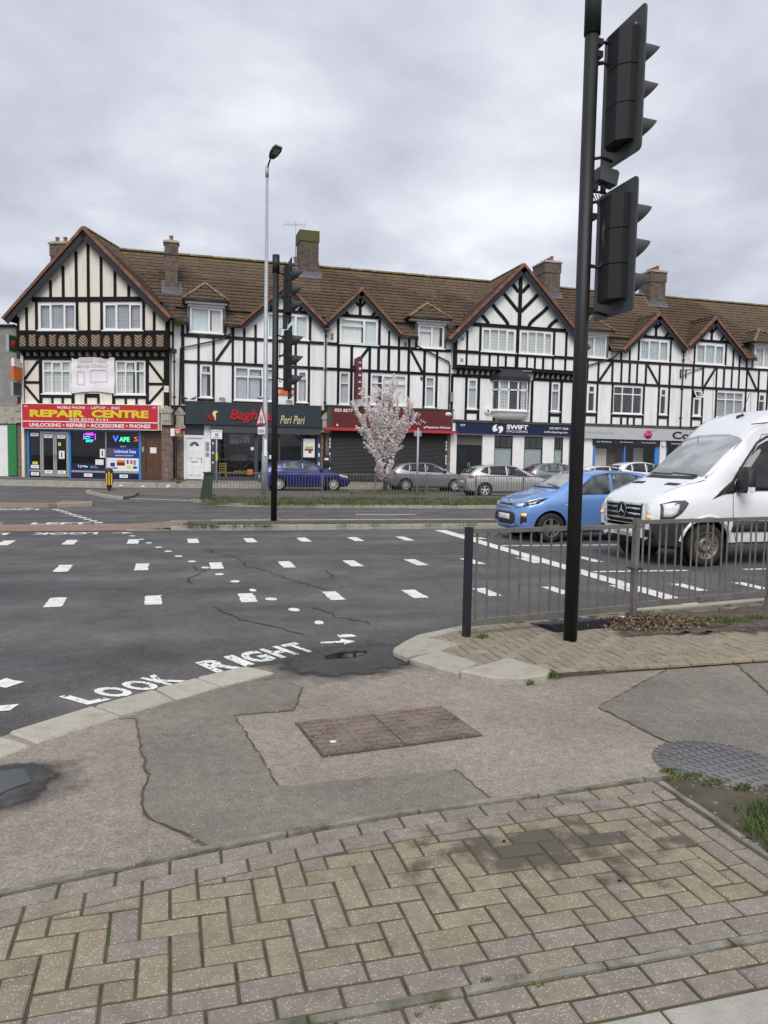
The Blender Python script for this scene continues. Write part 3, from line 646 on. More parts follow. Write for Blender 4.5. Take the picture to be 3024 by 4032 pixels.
# ground floor
brp = 'brick_pier'
bx(u, 'pier', brp, -8.3, -7.8, .26, .8, .3, 3.1); bx(u, 'pier', brp, -.37, .22, .26, .8, .3, 3.15); bx(u, 'pier', brp, -8.3, -7.8, .31, .8, 3.1, 4.1)
for x in (-8.05, -.07):
    m = MB(); m.box(x-.3, x+.3, .08, .5, 3.15, 3.3); m.box(x-.25, x+.25, .1, .5, 3.3, 3.75); m.box(x-.31, x+.31, .06, .5, 3.75, 3.86); m.prism([(x-.3, 3.86), (x+.3, 3.86), (x, 4.15)], .06, .5, 'y'); m.box(x-.16, x+.16, .06, .1, 3.36, 3.66); m.build('console', 'stone', u.o)
sf = MB()
for a, b in ((-7.77, -7.67), (-5.46, -5.35), (-1.61, -1.49)): sf.box(a, b, .26, .4, .3, 2.85)
sf.box(-7.67, -1.61, .3, .4, 2.76, 2.9); shopf = sf.build('shopfront', 'blue_frame', u.o)
dk = MB(); dk.box(-7.67, -7.05, .31, .4, .34, .61); dk.box(-5.35, -1.61, .31, .4, .34, .61); dk.build('stall_riser', 'navy', shopf)
al = MB(); al.box(-7.67, -7.02, .305, .4, .61, .71); al.box(-5.35, -1.61, .305, .4, .61, .71); al.box(-3.45, -3.40, .3, .4, .71, 2.76); al.build('glazing_bar', 'alu', shopf)
df = MB(); df.box(-7.06, -6.98, .28, .4, .34, 2.72); df.box(-5.5, -5.46, .28, .4, .34, 2.72); df.box(-6.98, -5.5, .28, .4, 2.6, 2.72); df.build('door_frame', 'alu', shopf)
for a, b, hx in ((-6.97, -6.25, -6.3), (-6.23, -5.51, -6.18)):
    m = MB(); m.box(a, b, .29, .34, .36, .5); m.box(a, b, .29, .34, 2.5, 2.59); m.box(a, a+.09, .29, .34, .5, 2.5); m.box(b-.09, b, .29, .34, .5, 2.5); d = m.build('door', 'alu', u.o)
    pane(u, a+.09, b-.09, .5, 2.5, .315, parent=d); MB().box(a+.09, b-.09, .33, .335, .52, 2.46).build('film', 'navy', d) if False else None
    MB().box(hx-.02, hx+.02, .25, .29, 1.3, 1.52).build('handle', 'grey_metal', d)
pane(u, -7.67, -7.05, .71, 2.76, .35, parent=shopf); pane(u, -5.35, -3.45, .71, 2.76, .35, parent=shopf); pane(u, -3.4, -1.61, .71, 2.76, .35, parent=shopf)
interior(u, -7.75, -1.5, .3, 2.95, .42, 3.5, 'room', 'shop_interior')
def lyca(x, z, w_=.45, h=.17, y=.285):
    d = MB().box(x-w_/2, x+w_/2, y-.006, y, z-h/2, z+h/2).build('decal', 'sign_white', shopf); text('lettering', 'Lyca', x-w_*.3, x+w_*.16, z-h*.25, z+h*.3, y-.0075, 'navy', d, .02); MB().prism([(x+w_*.2, z-.03), (x+w_*.2, z+.04), (x+w_*.32, z)], y-.0075, y-.006, 'y').build('mark', 'green_shut', d)
for x, z in ((-7.36, 2.55), (-6.6, 2.47), (-5.87, 2.45), (-7.36, .86), (-7.36, .48), (-6.6, .60), (-5.87, .60), (-4.4, .47), (-2.45, .45)): lyca(x, z)
p_ = bx(u, 'poster', 'navy', -5.35, -3.5, .338, .345, .73, 1.08, shopf); text('lettering', 'Lyca', -4.98, -4.55, .84, 1.02, .337, 'sign_white', p_, .015); text('lettering', 'Connect\nyour world', -4.3, -3.9, .83, .97, .337, 'sign_white', p_); MB().prism([(-4.53, .87), (-4.53, .95), (-4.44, .91)], .334, .337, 'y').build('mark', 'neon_green', p_)
p_ = bx(u, 'poster', 'poster_blue', -3.4, -1.65, .338, .345, 1.42, 1.92, shopf); text('lettering', 'Unlimited Data', -3.0, -1.8, 1.66, 1.83, .337, 'sign_white', p_, .015); bx(u, 'picture', 'nog_brick', -3.33, -3.04, .334, .338, 1.5, 1.88, p_); text('lettering', '.................', -2.95, -1.95, 1.5, 1.56, .337, 'sign_white', p_)
p_ = bx(u, 'poster', 'navy', -3.4, -1.65, .338, .344, 1.92, 2.08, shopf); text('lettering', 'Lyca', -2.65, -2.35, 1.95, 2.05, .337, 'sign_white', p_)
p_ = bx(u, 'poster', 'paper', -3.4, -1.65, .338, .345, .72, 1.40, shopf)
for (a, b, c_, d, mm) in ((-3.2, -2.95, .95, 1.15, 'poster_blue'), (-2.85, -2.4, 1.0, 1.28, 'orange'), (-2.82, -2.43, 1.02, 1.15, 'dark'), (-2.3, -2.2, 1.1, 1.3, 'poster_blue'), (-2.1, -2.0, 1.1, 1.3, 'sign_red'), (-1.95, -1.8, 1.05, 1.3, 'grey_metal'), (-2.3, -2.05, .85, 1.0, 'yellow_paper'), (-3.1, -2.8, .82, .92, 'grey_metal'), (-1.95, -1.75, .85, .98, 'poster_blue')): bx(u, 'picture', mm, a, b, .334, .338, c_, d, p_)
for (a, b, c_, d) in ((-6.02, -5.7, 1.3, 1.72), (-3.75, -3.47, 1.4, 1.85)): q = bx(u, 'notice', 'paper', a, b, .285, .289, c_, d, shopf); bx(u, 'picture', 'neon_purple' if False else 'navy', (a+b)/2-.03, (a+b)/2+.03, .282, .285, c_+.08, d-.08, q)
bx(u, 'notice', 'yellow_paper', -6.05, -5.9, .284, .289, 1.98, 2.15, shopf); bx(u, 'notice', 'yellow_paper', -7.5, -7.2, .284, .289, .98, 1.12, shopf); bx(u, 'notice', 'paper', -4.0, -3.55, .284, .289, 1.02, 1.3, shopf)
# lit window signs
ns = thing('neon_sign', 'lit purple and cyan shop sign hanging in the repair shop window', 'neon sign', u.o.location, -PHI)
m = MB(); m.tube([(-4.72, .45, 2.32), (-4.72, .45, 2.62), (-4.08, .45, 2.62), (-4.08, .45, 2.32)], .022, 6); m.build('tube', 'neon_purple', ns); text('lettering', 'VAPE', -4.6, -4.2, 2.54, 2.70, .45, 'neon_purple', ns, .03); text('lettering', 'SHOP', -4.6, -4.2, 2.2, 2.34, .45, 'neon_cyan', ns, .03)
m = MB(); m.tube([(-4.64, .44, 2.40), (-4.64, .44, 2.5), (-4.4, .44, 2.5), (-4.4, .44, 2.40), (-4.64, .44, 2.40)], .016, 6); m.build('tube', 'neon_green', ns); m = MB(); m.tube([(-4.38, .44, 2.45), (-4.15, .44, 2.45)], .02, 6); m.build('tube', 'sign_yellow', ns)
ns = thing('neon_sign', 'lit blue, green and red letters sign at the top of the repair shop window', 'neon sign', u.o.location, -PHI)
text('lettering', 'V', -3.12, -2.8, 2.24, 2.56, .45, 'neon_blue', ns, .03); text('lettering', 'APE', -2.76, -2.2, 2.26, 2.50, .45, 'neon_green', ns, .03); text('lettering', 'S', -1.95, -1.75, 2.28, 2.52, .45, 'neon_red', ns)
# side door
fr = MB(); fr.box(-1.49, -1.26, .28, .42, .34, 2.86); fr.box(-.42, -.36, .28, .42, .34, 2.86); fr.box(-1.26, -.42, .28, .42, 2.55, 2.86); fr.build('door_frame', 'brown_frame', u.o)
d = bx(u, 'door', 'brown_door', -1.26, -.42, .33, .38, .34, 2.55)
for (a, b, c_, e_) in ((-1.17, -.88, 1.75, 2.4), (-.8, -.51, 1.75, 2.4), (-1.17, -.88, 1.15, 1.62), (-.8, -.51, 1.15, 1.62), (-1.17, -.88, .48, 1.02), (-.8, -.51, .48, 1.02)): bx(u, 'panel', 'brown_door', a, b, .318, .332, c_, e_, d)
bx(u, 'notice', 'paper', -1.02, -.68, .31, .317, 1.68, 1.98, d); bx(u, 'intercom', 'alu', -1.44, -1.33, .25, .28, 1.75, 2.0)
downpipe(u, .33, .35, 6.8, .2)
# fascia sign
s_ = thing('shop_sign', 'red shop fascia with big yellow lettering over the phone repair shop', 'sign', u.o.location, -PHI)
m = MB(); m.box(-7.83, -.44, -.02, .3, 3.24, 4.13); m.build('board', 'sign_red', s_); MB().box(-7.86, -.43, -.035, .3, 2.88, 3.235).build('board', 'sign_red', s_)
m = MB(); m.box(-7.88, -.41, -.045, .28, 4.131, 4.16); m.box(-7.88, -.41, -.05, .28, 3.21, 3.255); m.box(-7.88, -.41, -.05, .28, 2.855, 2.88); m.box(-7.88, -7.84, -.05, .28, 2.88, 4.13); m.box(-.44, -.41, -.05, .28, 2.88, 4.13); m.build('trim', 'sign_white', s_)
text('lettering', 'MOBILE PHONE  -  LAPTOP  -  IPAD', -5.9, -2.5, 3.90, 4.04, -.022, 'sign_white', s_, .012); text('lettering', 'REPAIR', -7.42, -4.38, 3.46, 3.84, -.022, 'sign_yellow', s_, .05, thick=.02); text('lettering', 'CENTRE', -4.02, -.95, 3.46, 3.86, -.022, 'sign_yellow', s_, .05, thick=.02)
text('lettering', '020 8570 9191', -5.25, -3.15, 3.30, 3.42, -.022, 'sign_white', s_, .012); text('lettering', '445', -7.75, -7.55, 3.97, 4.06, -.022, 'sign_white', s_); text('lettering', '445', -.76, -.55, 3.97, 4.06, -.022, 'sign_white', s_)
text('lettering', 'UNLOCKING \u2022 REPAIRS \u2022 ACCESSORIES \u2022 PHONES', -7.45, -.85, 2.96, 3.15, -.037, 'sign_white', s_, .022)
# banner
b_ = thing('banner', 'faded white banner tied over the timbers between the first floor windows', 'banner', u.o.location, -PHI)
m = MB(); m.smooth = True; nx, nz = 14, 10
for j in range(nz+1):
    for i in range(nx+1):
        fx, fz = i/nx, j/nz; sag = .05*math.sin(math.pi*fx)*(1-fz); m.v.append((-5.24+2.35*fx+(.06*(1-fz) if 0 < fx < .5 else 0), .22-.02*math.sin(fx*9+fz*4)-.02*math.sin(fz*11), 4.72+1.88*fz+sag+(.06*math.sin(fx*3.1) if j == 0 else 0)))
for j in range(nz):
    for i in range(nx): q = j*(nx+1)+i; m.face([q, q+1, q+nx+2, q+nx+1])
m.build('cloth', 'banner', b_); text('lettering', 'UNDER NEW', -4.85, -3.3, 6.32, 6.52, .165, 'banner_ink', b_, .02); text('lettering', 'MANAGEMENT', -4.9, -3.2, 6.06, 6.26, .165, 'banner_ink', b_, .02)
for (a, c_, w_, h) in ((-4.92, 5.2, .4, .72), (-4.2, 5.35, .92, .62)): m = MB(); m.box(a, a+w_, .155, .16, c_, c_+.03); m.box(a, a+w_, .155, .16, c_+h-.04, c_+h); m.box(a, a+.03, .155, .16, c_+.03, c_+h-.04); m.box(a+w_-.03, a+w_, .155, .16, c_+.03, c_+h-.04); m.build('print', 'banner_ink', b_)
# signs jutting out at the left corner
def boxsign(name, label, x, z0, z1, wd, mat, trim, txt=None, tm='sign_white', y=-.55):
    t_ = thing(name, label, 'sign', u.o.location, -PHI); MB().box(x-.06, x+.06, y, y+wd, z0, z1).build('panel', mat, t_); m = MB()
    for a, b, c_, d in ((y-.03, y, z0-.03, z1+.03), (y+wd, y+wd+.03, z0-.03, z1+.03)): m.box(x-.075, x+.075, a, b, c_, d)
    m.box(x-.075, x+.075, y, y+wd, z1, z1+.03); m.box(x-.075, x+.075, y, y+wd, z0-.03, z0); m.build('frame', trim, t_); MB().bar((x, y+wd, (z0+z1)/2), (x, .3, (z0+z1)/2), .04, .04).build('arm', 'gutter', t_)
    return t_
t_ = boxsign('projecting_sign', 'orange lit box sign jutting from the left corner of the cream house', -8.0, 5.35, 5.98, .7, 'orange', 'orange'); t_ = boxsign('projecting_sign', 'dark framed box sign below the orange sign at the corner', -8.05, 4.55, 5.2, .8, 'sign_dark', 'alu'); t_ = boxsign('projecting_sign', 'green hanging sign with a red mark high on the left corner', -8.25, 6.8, 7.6, .8, 'green_sign', 'alu')
MB().lathe([(0, 0), (.16, .0), (.2, .01), (.2, .02), (0, .02)], (-8.19, -.15, 7.2), 16, 'x').build('mark', 'sign_red', t_)
boxsign('estate_sign', 'small pink and white agent board above the orange sign', -7.98, 6.05, 6.4, .45, 'banner_ink', 'paper')
b2 = thing('estate_sign', 'small pink and white agent board at the right edge of the cream house', 'sign', u.o.location, -PHI); MB().box(-.22, .02, .22, .245, 4.83, 5.15).build('board', 'banner', b2); MB().box(-.17, -.03, .216, .22, 4.9, 5.08).build('print', 'banner_ink', b2)
# round delivery sign between the shops
t_ = thing('projecting_sign', 'red and white delivery sign on the brick pier left of the white door', 'sign', (.3, 40.85, 0)); MB().box(-.25, -.06, 0, .05, 2.58, 2.97).build('panel', 'sign_white', t_)
MB().prism([(-.06, 2.58), (.29, 2.58), (.29, 2.98), (.1, 3.02), (-.06, 2.99)], -.01, .06, 'y').build('panel', 'sign_red', t_); MB().prism([(-.06, 2.58), (.29, 2.58), (.29, 2.68), (.12, 2.72), (-.06, 2.64)], -.014, -.011, 'y').build('stripe', 'green_shut', t_); MB().prism([(.1, 2.585), (.285, 2.585), (.285, 2.66)], -.018, -.0145, 'y').build('stripe', 'orange', t_)
text('lettering', 'JUST', -.02, .24, 2.86, 2.96, -.013, 'sign_white', t_, .03); text('lettering', 'EAT', .02, .2, 2.74, 2.84, -.013, 'sign_white', t_, .03)

# ------------------------------------------------------------------ neighbour beyond the corner
v = Unit('side_street_house', 'grey rendered house with tiled hip and green shutter beyond the corner shop', -11.75, 45.9, R(-22)); v.ox = 0
M('grey_render', (.25, .24, .225), .9, .2, 2); wall(v, 0, 3.95, .3, 8.3, [(.4, 3.0, .3, 3.1), (1.3, 2.6, 4.6, 6.3)], 'grey_render', .6); window(v, 1.3, 2.6, 4.6, 6.3, [1, 1], .7, .62, (.14, .2)); bx(v, 'hoarding', 'white_paint', 0, 3.4, .55, .6, .3, 3.05)
sh = MB(); 
for i in range(28): MB().box(3.42, 3.93, .5, .56, .36+i*.097, .36+i*.097+.088).build('slat', 'green_shut', v.o)
MB().box(0, 3.95, .45, .7, 3.12, 4.0).build('fascia', 'stone', v.o); interior(v, 0, 3.9, .3, 8.2, .85, 3)
MB().tube([(-.5, .5, 8.32), (3.95, .5, 8.32)], .06, 8).build('gutter', 'gutter', v.o); MB().box(-.5, 3.9, .5, 4, 8.3, 8.36).build('roof', 'lead_sheet', v.o)
# tiled hip of the rear wing showing beside the big gable
rr_ = MB(); rr_.add([(-8.95, 3.0, 8.95), (-7.2, 3.0, 8.95), (-6.9, 4.6, 10.7), (-8.95, 6.5, 8.95)], [(0, 1, 2), (0, 2, 3)]); rr_.add([(-8.95, 3.0, 8.85), (-7.2, 3.0, 8.85), (-8.95, 6.5, 8.85)], [(2, 1, 0)]); rr_.build('rear_roof', 'roof_tile', u1.o); MB().tube([(-8.97, 2.96, 8.9), (-7.2, 2.96, 8.9)], .055, 8).build('gutter', 'gutter', u1.o)
# ------------------------------------------------------------------ the long parade
M('slate_sign', (.022, .036, .045), .4, .08); M('script_red', (.42, .008, .012), .35, .08); M('script_dark', (.22, .008, .01), .4, .1); M('cream_ink', (.72, .62, .36), .5, .05); M('roller_box', (.055, .058, .07), .45, .12)
M('maroon', (.11, .012, .016), .45, .15, 2, col2=(.075, .04, .015), mix=(.6, .8), mscale=1.5); M('red_trim', (.46, .03, .03), .45, .1); M('shutter', (.014, .015, .017), .5, .2, 2); M('navy_sign', (.006, .012, .055), .35, .08)
M('office_blind', (.35, .40, .39), .7, .08, 4); M('grey_sign', (.46, .46, .50), .5, .05); M('pink', (.50, .012, .10), .4, .05); M('ink', (.015, .015, .03), .5, .05); M('sky_blue_frame', (.05, .22, .58), .4, .08); M('black_sign', (.012, .013, .018), .4, .1)
M('felt', (.06, .065, .06), .95, .3, 5, col2=(.07, .085, .025), mix=(.45, .7)); M('wood_chair', (.045, .03, .02), .5, .2); M('seat_pad', (.55, .42, .10), .6, .1); M('steel_grey', (.24, .25, .26), .5, .1); M('slab_pave', (.25, .23, .19), .9, .2, 3, rnd=.18, bump=.3)
HI, LO = 7.84, 6.48
def small_gable(u, xa, za, xl, zl, xr, zr, win, cols, trans, lead, cur, wl, wr, mat='timber', small=None):
    zt = 9.36; sl_ = (za-zl)/(xa-xl); sr = (za-zr)/(xr-xa); apx = za-.16
    a = xa-(apx-zt)/sl_; b = xa+(apx-zt)/sr
    wall(u, a, b, 8.40, zt, [win], 'plaster', 0, .2)
    o = u.ox
    MB().prism([(wl-o, 8.40), (a-o, 8.40), (a-o, zt), (wl-o, max(8.42, apx-(xa-wl)*sl_))], 0, .2, 'y').build('wall', 'plaster', u.o); MB().prism([(b-o, 8.40), (wr-o, 8.40), (wr-o, max(8.42, apx-(wr-xa)*sr)), (b-o, zt)], 0, .2, 'y').build('wall', 'plaster', u.o)
    gable_wall(u, xa, apx, a, b, zt, sl_, sr)
    window(u, *win, cols, trans, .02, lead, cur, small=small)
    beam(u, (a-.05, zt+.06), (b+.05, zt+.06), .17, 0, .045, mat)
    kz = zt+.1; beam(u, (xa, kz), (xa, apx-.15), .16, 0, .04, mat)
    for s_ in (-1, 1):
        beam(u, (xa+s_*.06, kz+.52), (xa+s_*.36, kz+.86), .13, 0, .03, mat); beam(u, (xa+s_*.66, kz), (xa+s_*.92, kz+.30), .14, 0, .03, mat)
    gable_roof(u, xa, za, xl, zl, xr, zr, -.32, u.o, limit=150, wd=.26)
def gable_block(xa, za, xl, zl, xr, zr):
    def f(x, y, z):
        if not xl-.05 < x < xr+.05: return False
        g = za-(xa-x)*(za-zl)/(xa-xl) if x < xa else za-(x-xa)*(za-zr)/(xr-xa)
        return z < g-.10
    return f
def dormer_block(x0, x1, ze): return lambda x, y, z: x0-.12 < x < x1+.12 and z < ze

# ---- shop house with the dark grill fascia
u = Unit('timbered_shop_house', 'white and brown timbered shop house over the dark grill restaurant front', .1)
tb = 'timber_brown'
W = [(1.54, 2.15, 4.67, 6.40), (3.33, 5.50, 4.59, 6.35), (6.68, 7.22, 4.60, 6.32)]; WG = (5.05, 7.24, 7.95, 9.28); WD = (1.03, 2.69, 8.02, 9.30)
wall(u, .1, 8.3, 4.2, 8.40, [*W, WG, WD])
G2 = (6.02, 10.78, 3.55, 8.49, 8.16, 8.79)
small_gable(u, *G2, WG, [1.2, 1, 1], None, None, [(0, 1, 'curtain_blue')], 3.7, 8.3, tb, small=(2,))
dormer(u, *WD, .68, 3.0, 9.62, 1.80, 10.62, [1.35, 1], None, None, [(0, .62, 'curtain_blue'), (.66, 1, 'curtain')], small=(1,))
window(u, *W[0], [1], .72, .02, None, [(0, .6, 'curtain_grey')], small=(1,)); window(u, *W[1], [1, 1.15, 1], .71, .02, None, [(.0, .3, 'curtain_grey'), (.36, .62, 'curtain_grey'), (.7, 1, 'curtain_grey')], small=(3,)); window(u, *W[2], [1], .74, .02, None, [(.1, .8, 'curtain_grey')], small=(1,))
def bl(*fs): return lambda x, y, z: any(f(x, y, z) for f in fs)
def u1_block(x, y, z):
    px, py = x+.15, FY+y-40.9; lx = px*math.cos(PHI)-py*math.sin(PHI); g = 12.98-.98*(lx+4.23) if lx > -4.23 else 20
    return z < g-.08
main_roof(u, -2.7, 8.3, bl(u1_block, gable_block(*G2), dormer_block(1.03, 2.69, 9.6)), limit=300)
beam(u, (.55, HI), (8.1, HI), .16, 0, .05, tb); beam(u, (.55, LO), (8.1, LO), .15, 0, .05, tb)
studs(u, (1.46, 2.23, 3.22, 3.82, 4.42, 5.57, 6.57, 7.29), LO+.06, HI-.06, .13, mat=tb); studs(u, (1.46, 2.23, 3.23, 5.58, 6.58, 7.31), 4.3, LO-.06, .13, mat=tb); beam(u, (2.36, 6.6), (3.12, 7.72), .14, 0, .03, tb)
studs(u, (3.24, 3.82, 4.41), HI+.05, 8.6, .13, mat=tb); beam(u, (4.95, HI), (4.95, 9.3), .13, 0, .03, tb); beam(u, (7.34, HI), (7.34, 9.3), .14, 0, .03, tb); beam(u, (.66, 4.3), (.66, 8.4), .16, 0, .05, tb); beam(u, (2.83, HI), (2.83, 8.4), .12, 0, .03, tb); beam(u, (.9, HI), (.9, 8.4), .12, 0, .03, tb)
for x0, x1 in ((1.52, 2.17), (3.3, 5.52), (6.64, 7.26)): beam(u, (x0, 4.5), (x1, 4.5), .14, 0, .03, tb)
gutter(u, 2.75, 3.6); gutter(u, .4, .95); downpipe(u, 8.2, .4, 8.5); downpipe(u, 0, 0, 0, pts=[(3.1, -.3, 8.3), (3.15, -.1, 8.05), (2.6, -.1, 7.7), (.55, -.1, 7.15), (.5, -.1, 4.2)])
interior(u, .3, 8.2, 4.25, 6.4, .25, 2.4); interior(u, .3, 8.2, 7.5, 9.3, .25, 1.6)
chimney(u, -.22, .42, 1.45, 2.1, 10.4, 12.85, pots=1); chimney(u, 7.28, 8.38, 3.3, 4.55, 11.6, 14.75, 'brick_chimney_moss', 0, False)
# ground floor
bx(u, 'pier', brp, .36, .72, -.02, .5, .3, 3.0); bx(u, 'pier', brp, 8.0, 8.48, -.02, .5, .3, 3.0)
for x in (.52, 8.25):
    m = MB(); X = x-u.ox; m.box(X-.26, X+.26, -.2, .3, 3.0, 3.15); m.box(X-.2, X+.2, -.18, .3, 3.15, 3.7); m.box(X-.27, X+.27, -.22, .3, 3.7, 3.82); m.prism([(X-.26, 3.82), (X+.26, 3.82), (X, 4.12)], -.22, .3, 'y'); m.build('console', 'stone', u.o)
bx(u, 'bressummer', 'dark', .3, 8.4, .02, .3, 2.9, 4.25)
m = MB(); X = -u.ox; m.box(.72+X, .84+X, -.03, .2, .32, 2.67); m.box(1.67+X, 1.76+X, -.03, .2, .32, 2.67); m.box(.84+X, 1.67+X, -.03, .2, 2.54, 2.67); m.box(1.76+X, 2.1+X, .0, .2, .32, 3.2); m.build('door_frame', 'upvc', u.o)
d = bx(u, 'door', 'upvc', .84, 1.67, .03, .09, .36, 2.54); bx(u, 'transom', 'roller_box', .74, 1.74, .0, .1, 2.67, 3.2)
for (a, b, c_, e_) in ((.94, 1.2, 1.45, 1.95), (1.31, 1.57, 1.45, 1.95), (.94, 1.2, .55, 1.15), (1.31, 1.57, .55, 1.15)):
    bx(u, 'panel', 'upvc', a, b, .012, .035, c_, e_, d); bx(u, 'panel', 'upvc', a+.04, b-.04, .0, .015, c_+.04, e_-.04, d)
fan = MB()
for k in range(5):
    a0, a1 = math.pi*(k+.12)/5, math.pi*(k+.88)/5; P = [(1.255+X+r*math.cos(a), 2.1+r*math.sin(a)) for r, a in ((.09, a0), (.24, a0), (.24, a1), (.09, a1))]; fan.prism(P, .015, .032, 'y')
fan.build('fanlight', 'black_gloss', d); bx(u, 'letterbox', 'alu', 1.1, 1.42, .01, .032, 1.25, 1.31, d); bx(u, 'handle', 'alu', 1.6, 1.635, -.01, .03, 1.25, 1.5, d)
for z in (1.6, 1.9, 2.15): bx(u, 'meter_box', 'grey_metal', 1.83, 2.0, -.06, .0, z, z+.18)
m = MB()
for a, b in ((2.12, 2.45), (4.39, 4.58), (5.68, 5.78), (6.93, 7.0), (7.8, 7.98)): m.box(a+X, b+X, -.02, .14, .32, 2.9)
m.box(2.45+X, 4.39+X, 0, .12, .32, .5); m.box(2.45+X, 4.39+X, .02, .1, 1.42, 1.46); m.box(5.78+X, 7.8+X, 0, .12, .32, .5); sf2 = m.build('shopfront', 'roller_box', u.o)
pane(u, 2.45, 4.39, 1.46, 2.9, .06, parent=sf2); pane(u, 2.45, 4.39, .5, 1.42, .06, parent=sf2); pane(u, 4.58, 5.68, .34, 2.9, .06, parent=sf2); pane(u, 5.78, 6.93, .5, 2.9, .06, parent=sf2); pane(u, 7.0, 7.8, .5, 2.9, .06, parent=sf2)
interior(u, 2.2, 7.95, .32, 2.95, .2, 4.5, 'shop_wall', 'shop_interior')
for (a, b, c_, d_, mm, y) in ((2.6, 3.15, 2.3, 2.8, 'dark', 1.5), (3.2, 3.7, 2.3, 2.8, 'poster_pale', 1.5), (3.75, 4.3, 2.35, 2.8, 'poster_pale', 1.5), (2.5, 3.2, 1.5, 2.1, 'dark', 2.2), (3.3, 4.2, 1.3, 1.7, 'steel_grey', 2.4), (2.3, 4.4, .34, 1.0, 'dark', 2.6), (5.0, 7.6, .34, 1.3, 'dark', 3.0), (5.0, 7.9, 2.0, 2.7, 'black_sign', 3.2)): bx(u, 'menu_board', mm, a, b, y, y+.05, c_, d_)
p_ = bx(u, 'poster', 'paper', 7.05, 7.68, .02, .05, 1.62, 2.64, sf2); bx(u, 'picture', 'seat_pad', 7.14, 7.58, .012, .02, 2.1, 2.22, p_); bx(u, 'picture', 'nog_brick', 7.12, 7.6, .012, .02, 1.98, 2.08, p_); bx(u, 'picture', 'script_red', 7.35, 7.5, .01, .018, 1.85, 1.98, p_)
for (a, c_, mm, s_) in ((4.02, .62, 'orange', .3), (4.2, 1.95, 'paper', .16), (4.2, 1.75, 'neon_cyan', .12), (5.0, 1.5, 'green_shut', .16), (5.2, 1.5, 'paper', .2)): bx(u, 'sticker', mm if mm != 'neon_cyan' else 'poster_blue', a, a+s_, .045, .052, c_, c_+s_, sf2)
for k in range(7): bx(u, 'sticker', ['paper', 'poster_blue', 'script_red'][k % 3], 2.17, 2.25, -.03, -.022, 1.2+k*.17, 1.3+k*.17, sf2); bx(u, 'sticker', ['poster_blue', 'paper'][k % 2], 7.88, 7.95, -.03, -.022, .9+k*.25, 1.12+k*.25, sf2)
bx(u, 'roller_box', 'roller_box', 2.11, 7.96, -.28, .05, 2.84, 3.22)
# table and chairs seen through the window
def tchair(x, y, rz, mat, label):
    t_ = thing('chair', label, 'chair', (x, y, BASE), rz, 'restaurant chairs'); MB().box(-.2, .2, -.2, .2, .43, .47).build('seat', 'seat_pad', t_)
    for a in (-.17, .17):
        for b in (-.17, .17): MB().box(a-.02, a+.02, b-.02, b+.02, 0, .43 if b < 0 else .9).build('leg', mat, t_)
    for z in (.55, .68, .81): MB().box(-.17, .17, .155, .185, z, z+.06).build('back_slat', mat, t_)
tchair(3.55, 42.3, R(-90), 'wood_chair', 'dark ladder back chair right of the restaurant window table'); tchair(3.9, 42.6, R(-100), 'wood_chair', 'dark ladder back chair rightmost behind the restaurant window')
tchair(2.75, 42.1, R(180), 'seat_pad', 'yellow backed chair behind the restaurant window by the parking sign')
t_ = thing('table', 'dark cafe table seen through the restaurant window', 'table', (3.1, 42.5, BASE)); MB().box(-.45, .45, -.35, .35, .72, .76).build('top', 'wood_chair', t_); MB().box(-.05, .05, -.05, .05, .04, .72).build('leg', 'wood_chair', t_); MB().box(-.25, .25, -.25, .25, 0, .04).build('foot', 'wood_chair', t_)
# fascia
s_ = thing('shop_sign', 'dark slate fascia with red rooster and red script lettering', 'sign', (.8, FY, 0)); MB().box(-.02, 7.16, -.34, .02, 3.235, 4.37).build('board', 'slate_sign', s_); MB().box(-.06, 7.2, -.36, .05, 4.371, 4.43).build('capping', 'felt', s_)
def P2(pts): return [(.8-.8+(x-.8), z) for x, z in pts]
y = -.345
rb = MB(); rb.prism(P2([(1.72, 3.72), (1.95, 3.78), (2.1, 3.72), (2.22, 3.8), (2.3, 3.62), (2.28, 3.42), (2.15, 3.46), (1.9, 3.52), (1.78, 3.6), (1.9, 3.62)]), y-.03, y, 'y'); rb.prism(P2([(2.2, 4.06), (2.3, 4.06), (2.42, 4.0), (2.3, 3.98)]), y-.03, y, 'y'); rb.prism(P2([(2.38, 3.86), (2.44, 3.86), (2.4, 3.78)]), y-.03, y, 'y'); rb.build('rooster', 'script_dark', s_)
nb = MB(); nb.prism(P2([(2.15, 3.8), (2.2, 3.92), (2.3, 3.97), (2.4, 3.95), (2.47, 3.9), (2.37, 3.88), (2.33, 3.75), (2.35, 3.6), (2.3, 3.42), (2.27, 3.6)]), y-.035, y, 'y'); nb.build('rooster_neck', 'cream_ink', s_)
text('lettering', 'Baghban', 3.05-.8, 5.58-.8, 3.38, 4.08, y, 'script_red', s_, .03, .25, .05); text('lettering', 'Peri Peri', 5.72-.8, 7.06-.8, 3.40, 3.84, y, 'cream_ink', s_, .0, .3, .01)
for x in (2.65, 6.2): t_ = thing('floodlight', 'small floodlight on a bracket above the '+('rooster' if x < 4 else 'right end of the dark fascia'), 'light', (x, FY-.2, 4.43), 0, 'fascia floodlights'); MB().box(-.14, .14, -.1, .04, .1, .25).build('lamp', 'steel_grey', t_); MB().tube([(.17, .0, 0), (.17, .0, .2), (.05, .15, .2)], .015, 6).build('bracket', 'gutter', t_)
